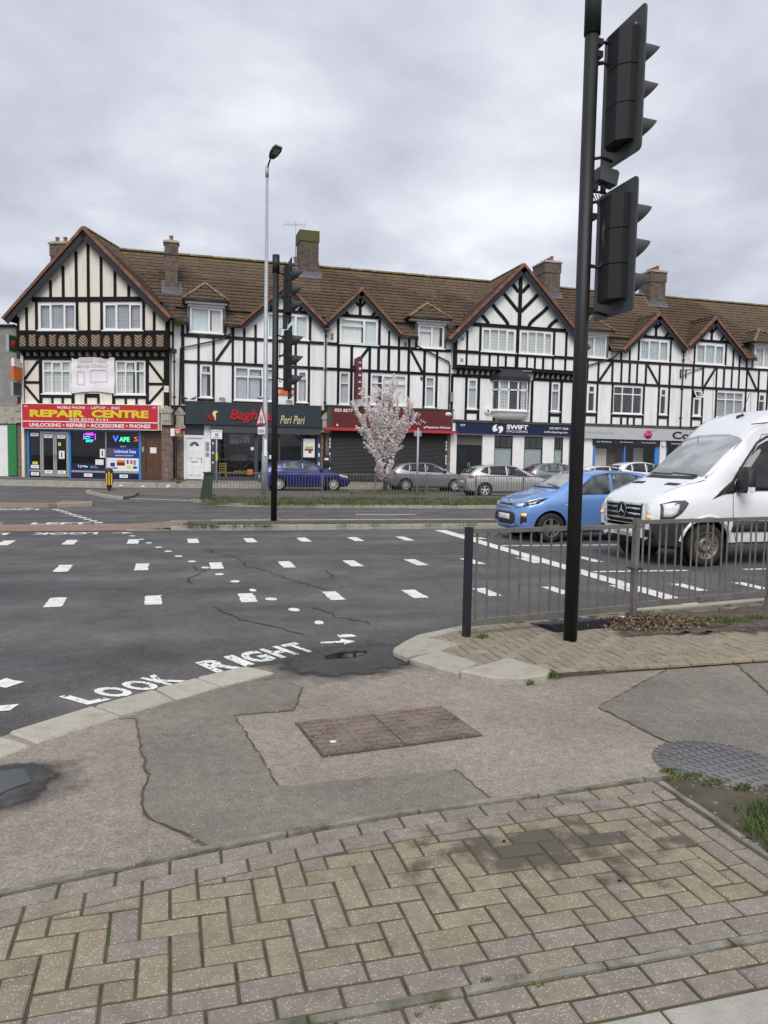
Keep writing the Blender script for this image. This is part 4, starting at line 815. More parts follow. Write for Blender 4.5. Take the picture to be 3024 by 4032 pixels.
b2 = thing('letting_board', 'black, white and orange letting board fixed between the small windows', 'sign', (6.05, FY-.06, 0)); MB().box(-.42, .42, 0, .03, 5.35, 5.85).build('board', 'sign_white', b2); MB().box(-.43, .43, -.01, .025, 5.27, 5.36).build('stripe', 'dark', b2); MB().box(-.43, .43, -.01, .03, 4.97, 5.265).build('stripe', 'orange', b2); text('lettering', 'N        K', -.38, .36, 5.6, 5.76, -.003, 'ink', b2, .02); text('lettering', '0       09', -.4, .4, 5.03, 5.2, -.013, 'sign_white', b2)

# ---- maroon shop
u = Unit('timbered_shop_house', 'white and black timbered shop house over the maroon shop with closed shutter', 8.3)
W = [(9.02, 9.57, 4.58, 6.34), (10.80, 12.88, 4.63, 6.32), (14.01, 14.57, 4.60, 6.32)]; WG = (9.02, 11.14, 7.91, 9.29); WD = (13.5, 15.06, 7.93, 9.22)
wall(u, 8.3, 15.55, 4.2, 8.40, [*W, WG, WD]); G3 = (10.12, 10.83, 8.2, 8.95, 12.45, 8.55)
small_gable(u, *G3, WG, [1.75, 1], [.7, None], None, [(0, .58, 'curtain'), (.64, 1, 'curtain_blue')], 8.3, 12.35, small=(1, 2))
dormer(u, *WD, 12.86, 15.36, 9.52, 14.2, 10.48, [1.1, 1], [.72, None], None, [(0, .5, 'curtain'), (.55, .85, 'curtain')], small=(1, 2))
window(u, *W[0], [1], .66, .02, None, [(0, 1, 'curtain_grey')], small=()); window(u, *W[1], [1, 1.1, 1], .71, .02, None, [(0, .22, 'curtain_blue'), (.36, 1, 'curtain')], small=(3,)); window(u, *W[2], [1], .68, .02, None, [(0, 1, 'curtain_grey')], small=())
main_roof(u, 8.3, 15.55, bl(gable_block(*G3), gable_block(6.02, 10.78, 3.55, 8.49, 8.4, 8.6), dormer_block(13.5, 15.06, 9.5), gable_block(19.61, 12.85, 15.15, 8.39, 24.05, 8.35)))
beam(u, (8.3, HI), (15.5, HI), .16, 0, .05); beam(u, (8.3, LO), (15.5, LO), .15, 0, .05)
studs(u, (8.93, 9.68, 10.71, 11.22, 11.81, 12.40, 12.98, 13.92, 14.67), LO+.06, HI-.06); studs(u, (8.94, 9.68, 10.71, 13.0, 13.92, 14.67), 4.4, LO-.06)
for a, b in (((9.79, 6.6), (10.64, 7.74)), ((13.10, 7.72), (13.80, 6.56))): beam(u, a, b, .15, 0, .028)
beam(u, (8.9, HI), (8.9, 9.3), .14, 0, .03); beam(u, (11.24, HI), (11.24, 9.3), .15, 0, .03); studs(u, (11.81, 12.39), HI, 8.75, .13); studs(u, (12.99, 13.4), HI, 8.4, .12)
gutter(u, 12.35, 13.4); downpipe(u, 0, 0, 0, pts=[(13.35, -.35, 8.3), (13.4, -.1, 8.0), (15.35, -.1, 7.2), (15.42, -.1, 7.0), (15.42, -.1, 4.4)]); interior(u, 8.5, 15.4, 4.3, 6.4, .25, 2.4); interior(u, 8.5, 15.4, 7.5, 9.3, .25, 1.6)
for x, z in ((8.5, 8.25), (12.7, 8.0)):
    for k in range(2): bx(u, 'vent', 'pot', x, x+.14, -.015, .01, z-.2*k, z+.17-.2*k)
bx(u, 'vent', 'brown_frame', 13.7, 13.82, -.03, .01, 6.1, 6.3)
bx(u, 'bressummer', 'dark', 8.3, 15.6, .02, .3, 2.95, 4.25); bx(u, 'pier', brp, 15.36, 15.6, -.03, .4, .3, 3.05); bx(u, 'pier', 'dark', 8.48, 8.56, -.05, .3, .3, 3.05)
for x in (8.5, 15.33): bx(u, 'shutter_rail', 'shutter', x-.02, x+.07, -.08, .05, .34, 3.02)
m = MB(); L0, L1 = 8.58-u.ox, 15.32-u.ox; m.prism([(-.045, .0), (-.06, .03), (-.045, .068), (0, .068), (0, 0)], L0, L1, 'x'); me = m.mesh('slat', 'shutter')
for k in range(36): link('slat', me, u.o, (0, 0, .36+k*.0745))
bx(u, 'backing', 'dark', 8.55, 15.35, .0, .02, .33, 3.05)
for k in range(9):
    for x in (8.48, 15.3): bx(u, 'sticker', ['paper', 'poster_blue', 'paper', 'banner'][k % 4], x, x+.06, -.095, -.085, .95+k*.2, 1.1+k*.2)
bx(u, 'meter_box', 'dark', 8.15, 8.5, -.2, -.03, 1.2, 1.75); bx(u, 'sticker', 'paper', 8.2, 8.42, -.215, -.205, 1.48, 1.6)
s_ = thing('shop_sign', 'maroon fascia with mossy edges above the closed black shutter', 'sign', (8.58, FY, 0)); MB().box(0, 7.03, -.3, .02, 3.28, 4.42).build('board', 'maroon', s_); MB().box(-.28, -.0, -.32, .0, 3.28, 4.4).build('end_box', 'felt', s_); MB().box(-.35, 7.1, -.34, .05, 4.425, 4.5).build('capping', 'felt', s_); MB().box(-.46, 7.22, -.5, .02, 3.12, 3.275).build('canopy_edge', 'red_trim', s_)
text('lettering', '020 8577', .12, 1.15, 4.14, 4.32, -.303, 'sign_white', s_, .015); text('lettering', 'Nepalese Kitchen', 5.4, 6.9, 3.36, 3.52, -.303, 'sign_white', s_, .015); m = MB(); m.lathe([(0, -.01), (.19, -.01), (.19, 0)], (0, 0, 0), 20, 'y'); ov = m.build('number_oval', 'sign_white', s_, (6.76, -.302, 4.22)); ov.scale = (1, 1, .6); text('lettering', '441', 6.65, 6.87, 4.17, 4.27, -.314, 'ink', s_, .01)
sc_ = MB(); random.seed(3)
for (x, z) in ((4.72, 3.62), (4.9, 3.6), (5.05, 3.75), (5.2, 3.7), (4.6, 3.7)): sc_.tube([(x+.0, -.31, z), (x+.07, -.31, z+.12), (x+.12, -.31, z-.04), (x+.2, -.31, z+.02)], .018, 5)
sc_.tube([(4.95, -.31, 3.85), (5.0, -.31, 4.1), (5.08, -.31, 4.2)], .015, 5); sc_.build('script_lettering', 'sign_white', s_); m = MB(); m.prism([(.22, 3.38), (.36, 3.38), (.32, 3.43), (.26, 3.5)], -.306, -.3, 'y'); m.build('mark', 'sign_white', s_); m = MB(); m.prism([(5.28, 3.38), (5.38, 3.38), (5.34, 3.43), (5.3, 3.5)], -.306, -.3, 'y'); m.build('mark', 'sign_white', s_)
t_ = thing('projecting_sign', 'tall narrow maroon sign jutting from the wall behind the blossom tree', 'sign', (9.95, FY, 0)); MB().box(-.09, .09, -1.0, -.1, 4.85, 7.08).build('panel', 'sign_white', t_); MB().box(-.14, -.092, -1.0, -.1, 4.85, 7.08).build('face', 'maroon', t_); MB().box(-.14, .09, -1.03, -1.002, 4.82, 7.1).build('face', 'maroon', t_)
for k, (z, h) in enumerate(((6.75, .12), (6.4, .2), (6.05, .18), (5.7, .15), (5.35, .14), (5.05, .16))): MB().box(-.11+.01*(k % 2), .03, -1.036, -1.032, z, z+h*.6).build('print', 'banner_ink', t_)
MB().bar((0, -.1, 6.9), (0, 0, 6.9), .04, .04).build('arm', 'gutter', t_); MB().bar((0, -.1, 5.1), (0, 0, 5.1), .04, .04).build('arm', 'gutter', t_)

# ---- the white gabled office
u = Unit('timbered_gable_house', 'white timbered house with tall braced gable and bay window over the navy office', 15.55); Yg = -.3; o = u.ox
G4 = (19.61, 12.88, 15.15, 8.40, 24.05, 8.38)
WA, WB = (17.25, 19.36, 7.9, 9.22), (19.63, 21.75, 7.9, 9.22)
wall(u, 16.35, 22.85, 6.9, 9.35, [WA, WB], 'plaster', Yg)
for P in ([(15.6, 6.9), (16.35, 6.9), (16.35, 9.35), (15.6, 8.65)], [(22.85, 6.9), (23.55, 6.9), (23.55, 8.65), (22.85, 9.35)]): MB().prism([(p[0]-o, p[1]) for p in P], Yg, Yg+.2, 'y').build('wall', 'plaster', u.o)
gable_wall(u, 19.61, 12.70, 16.35, 22.85, 9.35, 1.005, 1.013, y=Yg); MB().box(15.6-o, 15.75-o, Yg, 1, 6.9, 8.7).build('side_wall', 'plaster', u.o); MB().box(23.4-o, 23.55-o, Yg, 1, 6.9, 8.7).build('side_wall', 'plaster', u.o)
for w_ in (WA, WB): window(u, *w_, [.95, 1, 1, .95], None, Yg+.02, (.13, .17), [(0, 1, 'curtain')], small=(0, 3))
beam(u, (16.6, 9.38), (22.6, 9.38), .2, Yg, .05); beam(u, (15.6, 7.8), (23.55, 7.8), .17, Yg, .06); beam(u, (15.6, 6.95), (18.4, 6.95), .2, Yg, .07); beam(u, (20.5, 6.95), (23.55, 6.95), .2, Yg, .07); beam(u, (18.4, 7.02), (20.5, 7.02), .14, Yg, .05)
beam(u, (15.68, 6.9), (15.68, 8.55), .17, Yg, .05); studs(u, (16.36, 17.16), 7.85, 9.0, .14, Yg); beam(u, (17.16, 7.85), (17.16, 9.3), .14, Yg); beam(u, (19.5, 7.85), (19.5, 9.3), .2, Yg, .03); beam(u, (21.84, 7.85), (21.84, 9.3), .14, Yg); beam(u, (22.65, 7.85), (22.65, 9.3), .14, Yg); beam(u, (23.47, 6.9), (23.47, 8.6), .16, Yg, .05)
studs(u, (16.35, 17.15, 17.77, 18.3, 18.79, 20.14, 20.65, 21.18, 21.83, 22.63), 7.0, 7.75, .13, Yg); beam(u, (19.47, 7.0), (19.47, 7.75), .22, Yg); beam(u, (19.57, 9.45), (19.57, 12.35), .22, Yg, .05)
def sm(pts, n=14):
    t0 = np.linspace(0, 1, len(pts)); t1 = np.linspace(0, 1, n); P = np.array(pts)
    if len(pts) > 2:
        k = np.polyfit(t0, P, min(3, len(pts)-1)); return [tuple(sum(k[i]*t**(len(k)-1-i) for i in range(len(k)))) for t in t1]
    return pts
for pts in ([(19.02, 11.86), (19.25, 11.62), (19.46, 11.4)], [(20.12, 11.86), (19.9, 11.62), (19.68, 11.4)], [(18.46, 11.3), (18.9, 10.88), (19.48, 10.3)], [(20.70, 11.34), (20.25, 10.88), (19.66, 10.3)],
            [(17.80, 10.64), (18.27, 10.15), (18.69, 9.74), (18.86, 9.44)], [(21.36, 10.68), (20.89, 10.22), (20.40, 9.8), (20.2, 9.44)], [(17.14, 9.96), (17.46, 9.70), (17.64, 9.44)], [(22.02, 9.98), (21.66, 9.72), (21.44, 9.44)]): curve_beam(u, sm(pts), .205, Yg)
gable_roof(u, *G4, Yg-.34, u.o, backlen=4.0, wd=.32, limit=150)
for x, z in ((15.98, 8.43), (15.97, 7.22)): bx(u, 'vent', 'grey_metal', x, x+.18, Yg-.02, Yg+.01, z, z+.2)
MB().box(.05, 7.95, Yg-.02, .02, 6.82, 6.86).build('jetty', 'timber', u.o)
br = MB(); br.prism([(Yg, 6.82), (0, 6.82), (0, 6.52), (-.06, 6.58), (-.16, 6.72), (Yg, 6.78)], -.055, .055, 'x'); me = br.mesh('bracket', 'timber')
for x in [*np.arange(15.95, 18.2, .34), *np.arange(20.8, 23.5, .34)]: link('bracket', me, u.o, (x-o, 0, 0))
W = [(16.60, 17.18, 4.60, 6.33), (21.94, 22.50, 4.64, 6.36)]; BAY = (18.35, 20.5, 4.5, 6.4)
wall(u, 15.55, 23.55, 3.75, 6.84, [*W, BAY]); beam(u, (15.55, 6.48), (18.2, 6.48), .18, 0, .045); beam(u, (20.7, 6.48), (23.5, 6.48), .18, 0, .045)
studs(u, (15.62, 16.5, 17.27, 18.28, 20.68, 21.86, 22.6, 23.45), 3.85, 6.42, .16); 
for x0, x1 in ((16.5, 17.27), (21.86, 22.6)): beam(u, (x0, 4.42), (x1, 4.42), .16, 0, .035)
window(u, *W[0], [1], .70, .02, (.11, .15), [(0, 1, 'curtain_blue')], small=(1,)); window(u, *W[1], [1], .70, .02, (.11, .15), [(0, 1, 'curtain_grey')], small=(1,))
# canted bay
bz0, bz1 = 4.55, 6.30; pts = [(18.1, .0), (18.35, -.5), (20.15, -.5), (20.4, .0)]; m = MB()
def seg(p, q, f0, f1, z0, z1, t=.05):
    a = Vector((p[0]+(q[0]-p[0])*f0-o, p[1]+(q[1]-p[1])*f0, 0)); b = Vector((p[0]+(q[0]-p[0])*f1-o, p[1]+(q[1]-p[1])*f1, 0)); n = Vector(((b-a).y, -(b-a).x, 0)).normalized()*t
    m.add([(a.x, a.y, z0), (b.x, b.y, z0), (b.x-n.x, b.y-n.y, z0), (a.x-n.x, a.y-n.y, z0), (a.x, a.y, z1), (b.x, b.y, z1), (b.x-n.x, b.y-n.y, z1), (a.x-n.x, a.y-n.y, z1)], [(0, 3, 2, 1), (4, 5, 6, 7), (0, 1, 5, 4), (1, 2, 6, 5), (2, 3, 7, 6), (3, 0, 4, 7)])
lights = []
for i, cols in ((0, 1), (1, 3), (2, 1)):
    p, q = pts[i], pts[i+1]; seg(p, q, 0, 1, bz0, bz0+.09); seg(p, q, 0, 1, bz1-.08, bz1)
    for k in range(cols+1):
        f = k/cols; hw = .045 if cols == 3 else .13; f0, f1 = max(0, f-hw/1.0*(.6 if cols == 3 else 1)), min(1, f+hw*(.6 if cols == 3 else 1)); seg(p, q, f0, f1, bz0+.09, bz1-.08, .06)
        if k < cols: lights.append((p, q, f+(.03 if cols == 3 else .13), (k+1)/cols-(.03 if cols == 3 else .13)))
    seg(p, q, 0, 1, 5.72, 5.79, .045)
bay = m.build('bay_window', 'upvc', u.o); lm = MB()
for (p, q, f0, f1) in lights:
    a = (p[0]+(q[0]-p[0])*f0-o, p[1]+(q[1]-p[1])*f0+.02); b = (p[0]+(q[0]-p[0])*f1-o, p[1]+(q[1]-p[1])*f1+.02)
    for z0, z1 in ((bz0+.09, 5.72), (5.79, bz1-.08)):
        MB().add([(a[0], a[1], z0), (b[0], b[1], z0), (b[0], b[1], z1), (a[0], a[1], z1)], [(0, 1, 2, 3)]).build('pane', 'pane_glass', bay)
        for k in range(1, 4): f = k/4; lm.bar((a[0]+(b[0]-a[0])*f, a[1]+(b[1]-a[1])*f-.006, z0), (a[0]+(b[0]-a[0])*f, a[1]+(b[1]-a[1])*f-.006, z1), .014, .008)
        nz = 6 if z0 < 5 else 3
        for k in range(1, nz): z = z0+(z1-z0)*k/nz; lm.bar((a[0], a[1]-.006, z), (b[0], b[1]-.006, z), .008, .014)
lm.build('leading', 'lead_line', bay)
for a, b in ((18.4, 18.95), (19.8, 20.1)):
    c_ = MB(); c_.smooth = True
    for i in range(13): c_.v += [(a+(b-a)*i/12-o, -.32+.02*math.sin(i*2), bz0), (a+(b-a)*i/12-o, -.32+.02*math.sin(i*2), bz1)]
    for i in range(12): c_.face([2*i, 2*i+2, 2*i+3, 2*i+1])
    c_.build('curtain', 'curtain', bay)
m = MB(); m.prism([(17.98-o, .0), (18.27-o, -.6), (20.23-o, -.6), (20.52-o, 0)], bz0-.06, bz0-.002); m.build('sill', 'upvc', bay)
m = MB(); m.smooth = True; prev = None; ns = 6
for k in range(ns+1):
    f = k/ns; sc = math.cos(f*math.pi/2*.92); z = bz0-.06-.5*math.sin(f*math.pi/2); m.v += [(19.25+(x-19.25)*(.55+.45*sc)-o, y*sc*.98, z) for x, y in pts]
for k in range(ns):
    for i in range(3): q = 4*k+i; m.face([q, q+4, q+5, q+1])
m.build('bay_base', 'white_paint', bay)
m = MB(); lo = [(17.95, .0), (18.25, -.62), (20.25, -.62), (20.55, .0)]; hi = [(18.5, -.02), (18.72, -.34), (19.8, -.34), (20.0, -.02)]
m.add([(x-o, y, 6.50) for x, y in lo]+[(x-o, y, 6.96) for x, y in hi], [(0, 1, 5, 4), (1, 2, 6, 5), (2, 3, 7, 6), (4, 5, 6, 7)]); m.add([(x-o, y, 6.50) for x, y in lo]+[(x-o, y, 6.28) for x, y in lo], [(4, 5, 1, 0), (5, 6, 2, 1), (6, 7, 3, 2), (7, 6, 5, 4)]); m.build('bay_roof', 'barge', bay)
interior(u, 15.7, 23.4, 7.4, 9.3, Yg+.22, 2); interior(u, 15.7, 23.4, 4.4, 6.6, .25, 2.6)
def g4b(x, y, z): return gable_block(*G4)(x, y, z)
main_roof(u, 15.55, 23.55, bl(g4b, dormer_block(23.9, 25.5, 9.5)), limit=60); chimney(u, 22.95, 24.05, 3.3, 4.9, 11.6, 14.25, pots=4, potr=.12)
bx(u, 'vent_stack', 'steel_grey', 15.5, 15.68, -.12, 0, 4.95, 5.5)
t_ = thing('alarm_box', 'white burglar alarm box on the wall left of the bay window', 'alarm box', (17.85, FY-.1, 4.32)); MB().prism([(-.16, .34), (.16, .34), (.18, .12), (0, 0), (-.18, .12)], -.04, .1, 'y').build('cover', 'sign_white', t_); MB().box(-.05, .05, -.046, -.04, .08, .26).build('print', 'poster_blue', t_)
# ground floor
interior(u, 16.0, 23.3, .3, 3.1, .5, 2.5)
wall(u, 15.62, 23.55, .3, 3.2, [(16.0, 17.62, .3, 3.1), (18.36, 19.54, .95, 3.1), (20.28, 21.5, .95, 3.1), (22.25, 22.85, .95, 3.1)], 'white_paint', 0)
bx(u, 'pier', brp, 23.25, 23.55, -.05, .3, .3, 3.1)
d = bx(u, 'door', 'black_gloss', 16.0, 16.8, .12, .17, .34, 2.45); d2 = bx(u, 'door', 'black_gloss', 16.82, 17.62, .12, .17, .34, 2.45); bx(u, 'fanlight', 'room', 16.0, 17.62, .14, .18, 2.5, 3.1)
for dd, a in ((d, 16.0), (d2, 16.82)):
    for z0, z1 in ((.5, 1.25), (1.4, 2.3)): bx(u, 'panel', 'black_gloss', a+.1, a+.7, .105, .122, z0, z1, dd)
bx(u, 'handle', 'alu', 16.74, 16.77, .08, .12, 1.25, 1.5, d); bx(u, 'handle', 'alu', 16.85, 16.88, .08, .12, 1.25, 1.5, d2); text('number', '439', 16.72, 16.9, 2.78, 2.88, .135, 'sign_white', u.o)
for (a, b) in ((18.36, 19.54), (20.28, 21.5), (22.25, 22.85)):
    m = MB(); X = -o; m.box(a+X, b+X, .03, .1, .95, 1.02); m.box(a+X, b+X, .03, .1, 3.04, 3.1); m.box(a+X, a+.05+X, .03, .1, 1.02, 3.04); m.box(b-.05+X, b+X, .03, .1, 1.02, 3.04); m.box(a+.05+X, b-.05+X, .035, .095, 2.38, 2.44)
    for f in (.33, .66): m.box(a+(b-a)*f-.015+X, a+(b-a)*f+.015+X, .04, .09, 2.44, 3.04)
    wn = m.build('window', 'dark', u.o); pane(u, a+.05, b-.05, 1.02, 2.38, .06, 'pane_glass', wn); pane(u, a+.05, b-.05, 2.44, 3.04, .06, 'pane_glass', wn); bx(u, 'blind', 'office_blind', a+.06, b-.06, .12, .125, 1.0, 2.36, wn)
s_ = thing('shop_sign', 'navy office cleaning fascia with white lettering and curved logo', 'sign', (15.9, FY, 0)); MB().box(.0, 7.5, -.2, .02, 3.17, 3.81).build('board', 'navy_sign', s_); MB().box(-.15, 7.6, -.26, .05, 3.815, 3.95).build('capping', 'felt', s_)
yy = -.203; text('lettering', '439', .2, .5, 3.58, 3.7, yy, 'sign_white', s_, .01); text('lettering', 'SWIFT', 3.12, 4.5, 3.48, 3.76, yy, 'sign_white', s_, .045); text('lettering', 'OFFICE CLEANING', 3.1, 4.48, 3.3, 3.43, yy, 'sign_white', s_); text('lettering', '020 8577 3200', 5.9, 7.15, 3.56, 3.68, yy, 'sign_white', s_, .01); text('lettering', 'swift-cleaning.com', 5.55, 7.1, 3.3, 3.46, yy, 'sign_white', s_, .008)
for s2 in (1, -1):
    P = [(2.56+s2*(.34*math.cos(a)), 3.49+.26*math.sin(a)) for a in np.linspace(math.pi*.55, math.pi*1.25, 12)]+[(2.56+s2*.02, 3.40), (2.56-s2*.05, 3.47), (2.56-s2*.12, 3.56)] ; P = [(2.56+s2*(x-2.56)*s2, 3.49+(z-3.49)*s2) for x, z in P]
    MB().prism(P, yy-.003, yy, 'y').build('logo', 'sign_white', s_)

# ---- salon pair at the right
def right_house(label, ox, xe, W, WG, WD, G, dn, flip, studs_hi, studs_lo, studs_up, diags, roofx, blocks, wl, wr, gut):
    u = Unit('timbered_shop_house', label, ox); wall(u, ox, xe, 3.7, 8.40, [*W, WG, WD])
    small_gable(u, *G, WG, [1, 1.1, 1], None, (.13, .17), [(0, 1, 'curtain_blue')], wl, wr, small=(0, 2))
    dormer(u, *WD, *dn, [1, 1.1], None, (.13, .17), [(0, 1, 'curtain')], small=(0,))
    main_roof(u, *roofx, bl(gable_block(*G), dormer_block(WD[0], WD[1], 9.5), *blocks), limit=300)
    beam(u, (ox, HI), (xe, HI), .16, 0, .05, tb); beam(u, (ox, LO), (xe, LO), .15, 0, .05, tb); studs(u, studs_hi, LO+.06, HI-.06, .14, mat=tb); studs(u, studs_lo, 3.8, LO-.06, .14, mat=tb)
    for x, z in studs_up: beam(u, (x, HI+.05), (x, z), .13, 0, .025, tb)
    for a, b in diags: beam(u, a, b, .15, 0, .028, tb)
    interior(u, ox+.1, xe-.1, 4.0, 6.45, .25, 2.4); interior(u, ox+.1, xe-.1, 7.5, 9.3, .25, 1.6); gutter(u, *gut)
    return u
W = [(24.38, 24.9, 4.7, 6.32), (26.13, 28.18, 4.66, 6.34), (29.45, 29.93, 4.70, 6.34)]; WG = (27.87, 29.94, 7.97, 9.25); WD = (23.95, 25.52, 7.96, 9.25); G5 = (28.95, 10.79, 26.5, 8.46, 31.1, 8.78)
u = right_house('white and dark timbered shop house with small gable right of the navy office', 23.55, 31.2, W, WG, WD, G5, (23.6, 25.85, 9.52, 24.75, 10.45), False,
    (24.3, 25.05, 26.01, 26.64, 27.21, 27.74, 28.36, 29.34, 30.08), (24.25, 25.03, 26.07, 28.28, 29.35, 30.09), ((26.58, 8.6), (27.17, 9.0), (27.79, 9.3), (30.06, 9.3)), [((25.11, 6.56), (25.95, 7.74)), ((28.44, 7.72), (29.26, 6.56))], (23.55, 31.2), [gable_block(*G4), gable_block(33.02, 10.81, 30.9, 8.7, 35.6, 8.45)], 26.5, 31.2, (25.6, 26.5))
for w_, c_ in zip(W, ([1], [.95, 1.15, .95], [1])): window(u, *w_, c_, .71, .02, (.11, .15), None, small=(1,) if len(c_) == 1 else ())
for x0, x1 in ((24.25, 25.03), (26.07, 28.28), (29.35, 30.09)): beam(u, (x0, 4.52), (x1, 4.52), .16, 0, .035, tb)
for x in (26.75, 27.2, 27.65): beam(u, (x, 3.8), (x, 4.45), .14, 0, .03, tb)
downpipe(u, 30.97, 3.9, 8.6); downpipe(u, 0, 0, 0, pts=[(26.2, -.35, 8.3), (26.0, -.1, 8.0), (24.0, -.1, 7.35), (23.7, -.1, 7.2), (23.7, -.1, 4.0)]); chimney(u, 30.7, 31.85, 3.3, 4.6, 11.6, 14.3, pots=4, potr=.12)
bx(u, 'bressummer', 'felt', 23.6, 31.2, -.05, .3, 3.80, 4.0)
interior(u, 24.6, 31.1, .3, 2.95, .3, 3.5, 'shop_room', 'shop_interior'); bx(u, 'pier', 'white_paint', 29.55, 29.97, -.1, .3, .3, 3.1); bx(u, 'pier', 'white_paint', 23.95, 24.85, -.05, .3, .3, 3.1); bx(u, 'header', 'dark', 23.6, 31.2, .05, .3, 2.7, 3.8)
m = MB(); X = -u.ox
for a, b in ((24.88, 25.02), (27.04, 27.12), (29.25, 29.52), (30.0, 30.12), (31.05, 31.2)): m.box(a+X, b+X, -.04, .12, .32, 2.75)
m.box(25.02+X, 29.25+X, -.02, .1, .32, .75); m.box(30.12+X, 31.05+X, -.02, .1, .32, .75); sf5 = m.build('shopfront', 'sky_blue_frame', u.o)
for a, b in ((25.02, 27.04), (27.12, 29.25), (30.12, 31.05)): pane(u, a, b, .75, 2.75, .04, parent=sf5)
for (a, b, c_, d_, mm, y) in ((25.3, 26.2, 1.3, 2.5, 'cream_plaster', .6), (26.3, 26.9, 1.4, 2.3, 'nog_brick', .7), (27.3, 28.2, 1.0, 2.5, 'brown_frame', 1.2), (28.4, 29.1, 1.2, 2.6, 'cream_plaster', 1.0)): bx(u, 'display_panel', mm, a, b, y, y+.04, c_, d_)
s_ = thing('shop_sign', 'pale grey salon fascia with pink disc and dark lettering', 'sign', (24.1, FY, 0)); MB().box(-.3, 12.2, -.22, .02, 3.08, 3.79).build('board', 'grey_sign', s_); MB().box(.7, 5.4, -.14, .02, 2.72, 3.075).build('board', 'black_sign', s_); MB().box(5.9, 12, -.14, .02, 2.72, 3.075).build('board', 'black_sign', s_)
yy = -.223; text('lettering', 'www.colaz.co.uk', .1, 2.05, 3.38, 3.54, yy, 'steel_grey', s_); MB().lathe([(0, -.02), (.27, -.02), (.27, 0)], (4.45, -.222, 3.42), 24, 'y').build('disc', 'pink', s_); text('lettering', '435 - 437', 4.27, 4.63, 3.38, 3.45, -.245, 'banner', s_); m = MB(); m.prism([(4.05, 3.26), (4.25, 3.36), (4.22, 3.38)], -.235, -.223, 'y'); m.prism([(4.6, 3.58), (5.15, 3.76), (4.62, 3.62)], -.235, -.223, 'y'); m.build('swoosh', 'pink', s_)
text('lettering', 'Colaz', 6.2, 8.6, 3.2, 3.66, yy, 'ink', s_, .02, 0, .03)
for a, b, tx in ((.95, 1.95, 'Laser Hair Removal'), (2.55, 3.5, 'Skin Rejuvenation'), (4.05, 5.1, 'Cosmetic Injectables'), (6.2, 7.3, 'Advanced Facials')): text('lettering', tx, a, b, 2.86, 2.96, -.143, 'sign_white', s_)
for x in (2.25, 3.78): MB().box(x, x+.012, -.145, -.14, 2.78, 3.0).build('divider', 'sky_blue_frame', s_)
t_ = thing('alarm_box', 'cream alarm box on the white pier under the pale grey fascia', 'alarm box', (29.76, FY-.14, 2.68)); MB().prism([(-.12, .26), (.12, .26), (.14, .1), (0, 0), (-.14, .1)], -.06, .03, 'y').build('cover', 'cream_plaster', t_)

W = [(31.88, 32.42, 4.69, 6.3), (33.62, 35.69, 4.66, 6.31), (36.84, 37.38, 4.66, 6.3)]; WG = (31.93, 34.05, 7.97, 9.23); WD = (36.32, 37.9, 7.95, 9.28); G6 = (33.02, 10.81, 31.15, 8.98, 35.6, 8.45)
u = right_house('white and dark timbered shop house at the far right end behind the white van', 31.2, 41.5, W, WG, WD, G6, (35.95, 38.25, 9.52, 37.1, 10.45), True,
    (31.79, 32.51, 33.53, 34.09, 34.69, 35.24, 35.84, 36.77, 37.5, 38.4), (31.80, 32.56, 33.58, 35.82, 36.80, 37.5), ((31.82, 9.3), (34.15, 9.3), (34.73, 9.0), (35.22, 8.7), (35.78, 8.4)), [((32.65, 6.56), (33.42, 7.74)), ((35.88, 7.72), (36.64, 6.54))], (31.2, 41.5), [gable_block(28.95, 10.79, 26.5, 8.46, 31.4, 8.6)], 31.2, 35.6, (35.5, 36.2))
wo_ = window(u, 31.88, 32.42, 4.69, 5.84, [1], None, .02, (.11, .15), None, small=(0,))
m = MB(); m.box(0, .56, -.02, .02, 0, .05); m.box(0, .56, -.02, .02, .42, .47); m.box(0, .05, -.02, .02, .05, .42); m.box(.51, .56, -.02, .02, .05, .42); ow = m.build('open_fanlight', 'upvc', u.o, (31.87-u.ox, -.32, 5.84), (R(-32), 0, 0)); MB().add([(.05, 0, .05), (.51, 0, .05), (.51, 0, .42), (.05, 0, .42)], [(0, 1, 2, 3)]).build('pane', 'pane_glass', ow)
window(u, *W[1], [1, 1, 1], .70, .02, (.12, .16), [(0, 1, 'curtain_grey')], small=()); window(u, *W[2], [1], .7, .02, (.11, .15), None, small=(1,))
for x0, x1 in ((31.8, 32.56), (33.58, 35.82)): beam(u, (x0, 4.52), (x1, 4.52), .16, 0, .035, tb)
bx(u, 'bressummer', 'felt', 31.2, 41.5, -.05, .3, 3.80, 4.0); interior(u, 31.3, 41, .3, 2.95, .3, 3.5, 'shop_room', 'shop_interior'); bx(u, 'header', 'dark', 31.2, 41.5, .05, .3, 2.7, 3.8); m = MB(); X = -u.ox
for a, b in ((31.25, 31.4), (33.0, 33.1), (35.2, 35.3), (37.2, 37.5)): m.box(a+X, b+X, -.04, .12, .32, 2.75)
m.box(31.4+X, 41+X, -.02, .1, .32, .75); sf6 = m.build('shopfront', 'sky_blue_frame', u.o)
for a, b in ((31.4, 33.0), (33.1, 35.2), (35.3, 37.2)): pane(u, a, b, .75, 2.75, .04, parent=sf6)
t_ = thing('sign_bracket', 'empty black iron scroll bracket on the wall beside the downpipe', 'bracket', (31.2, FY, 7.25)); MB().tube([(-.35, -.06, -.15), (.5, -.06, .2), (1.3, -.06, .45)], .02, 6).build('arm', 'gutter', t_); MB().tube([(-.35, -.06, .25), (1.3, -.06, .45)], .018, 6).build('arm', 'gutter', t_)
for x in (-.4, .0): MB().box(x, x+.06, -.07, 0, -.25, .3).build('plate', 'gutter', t_)
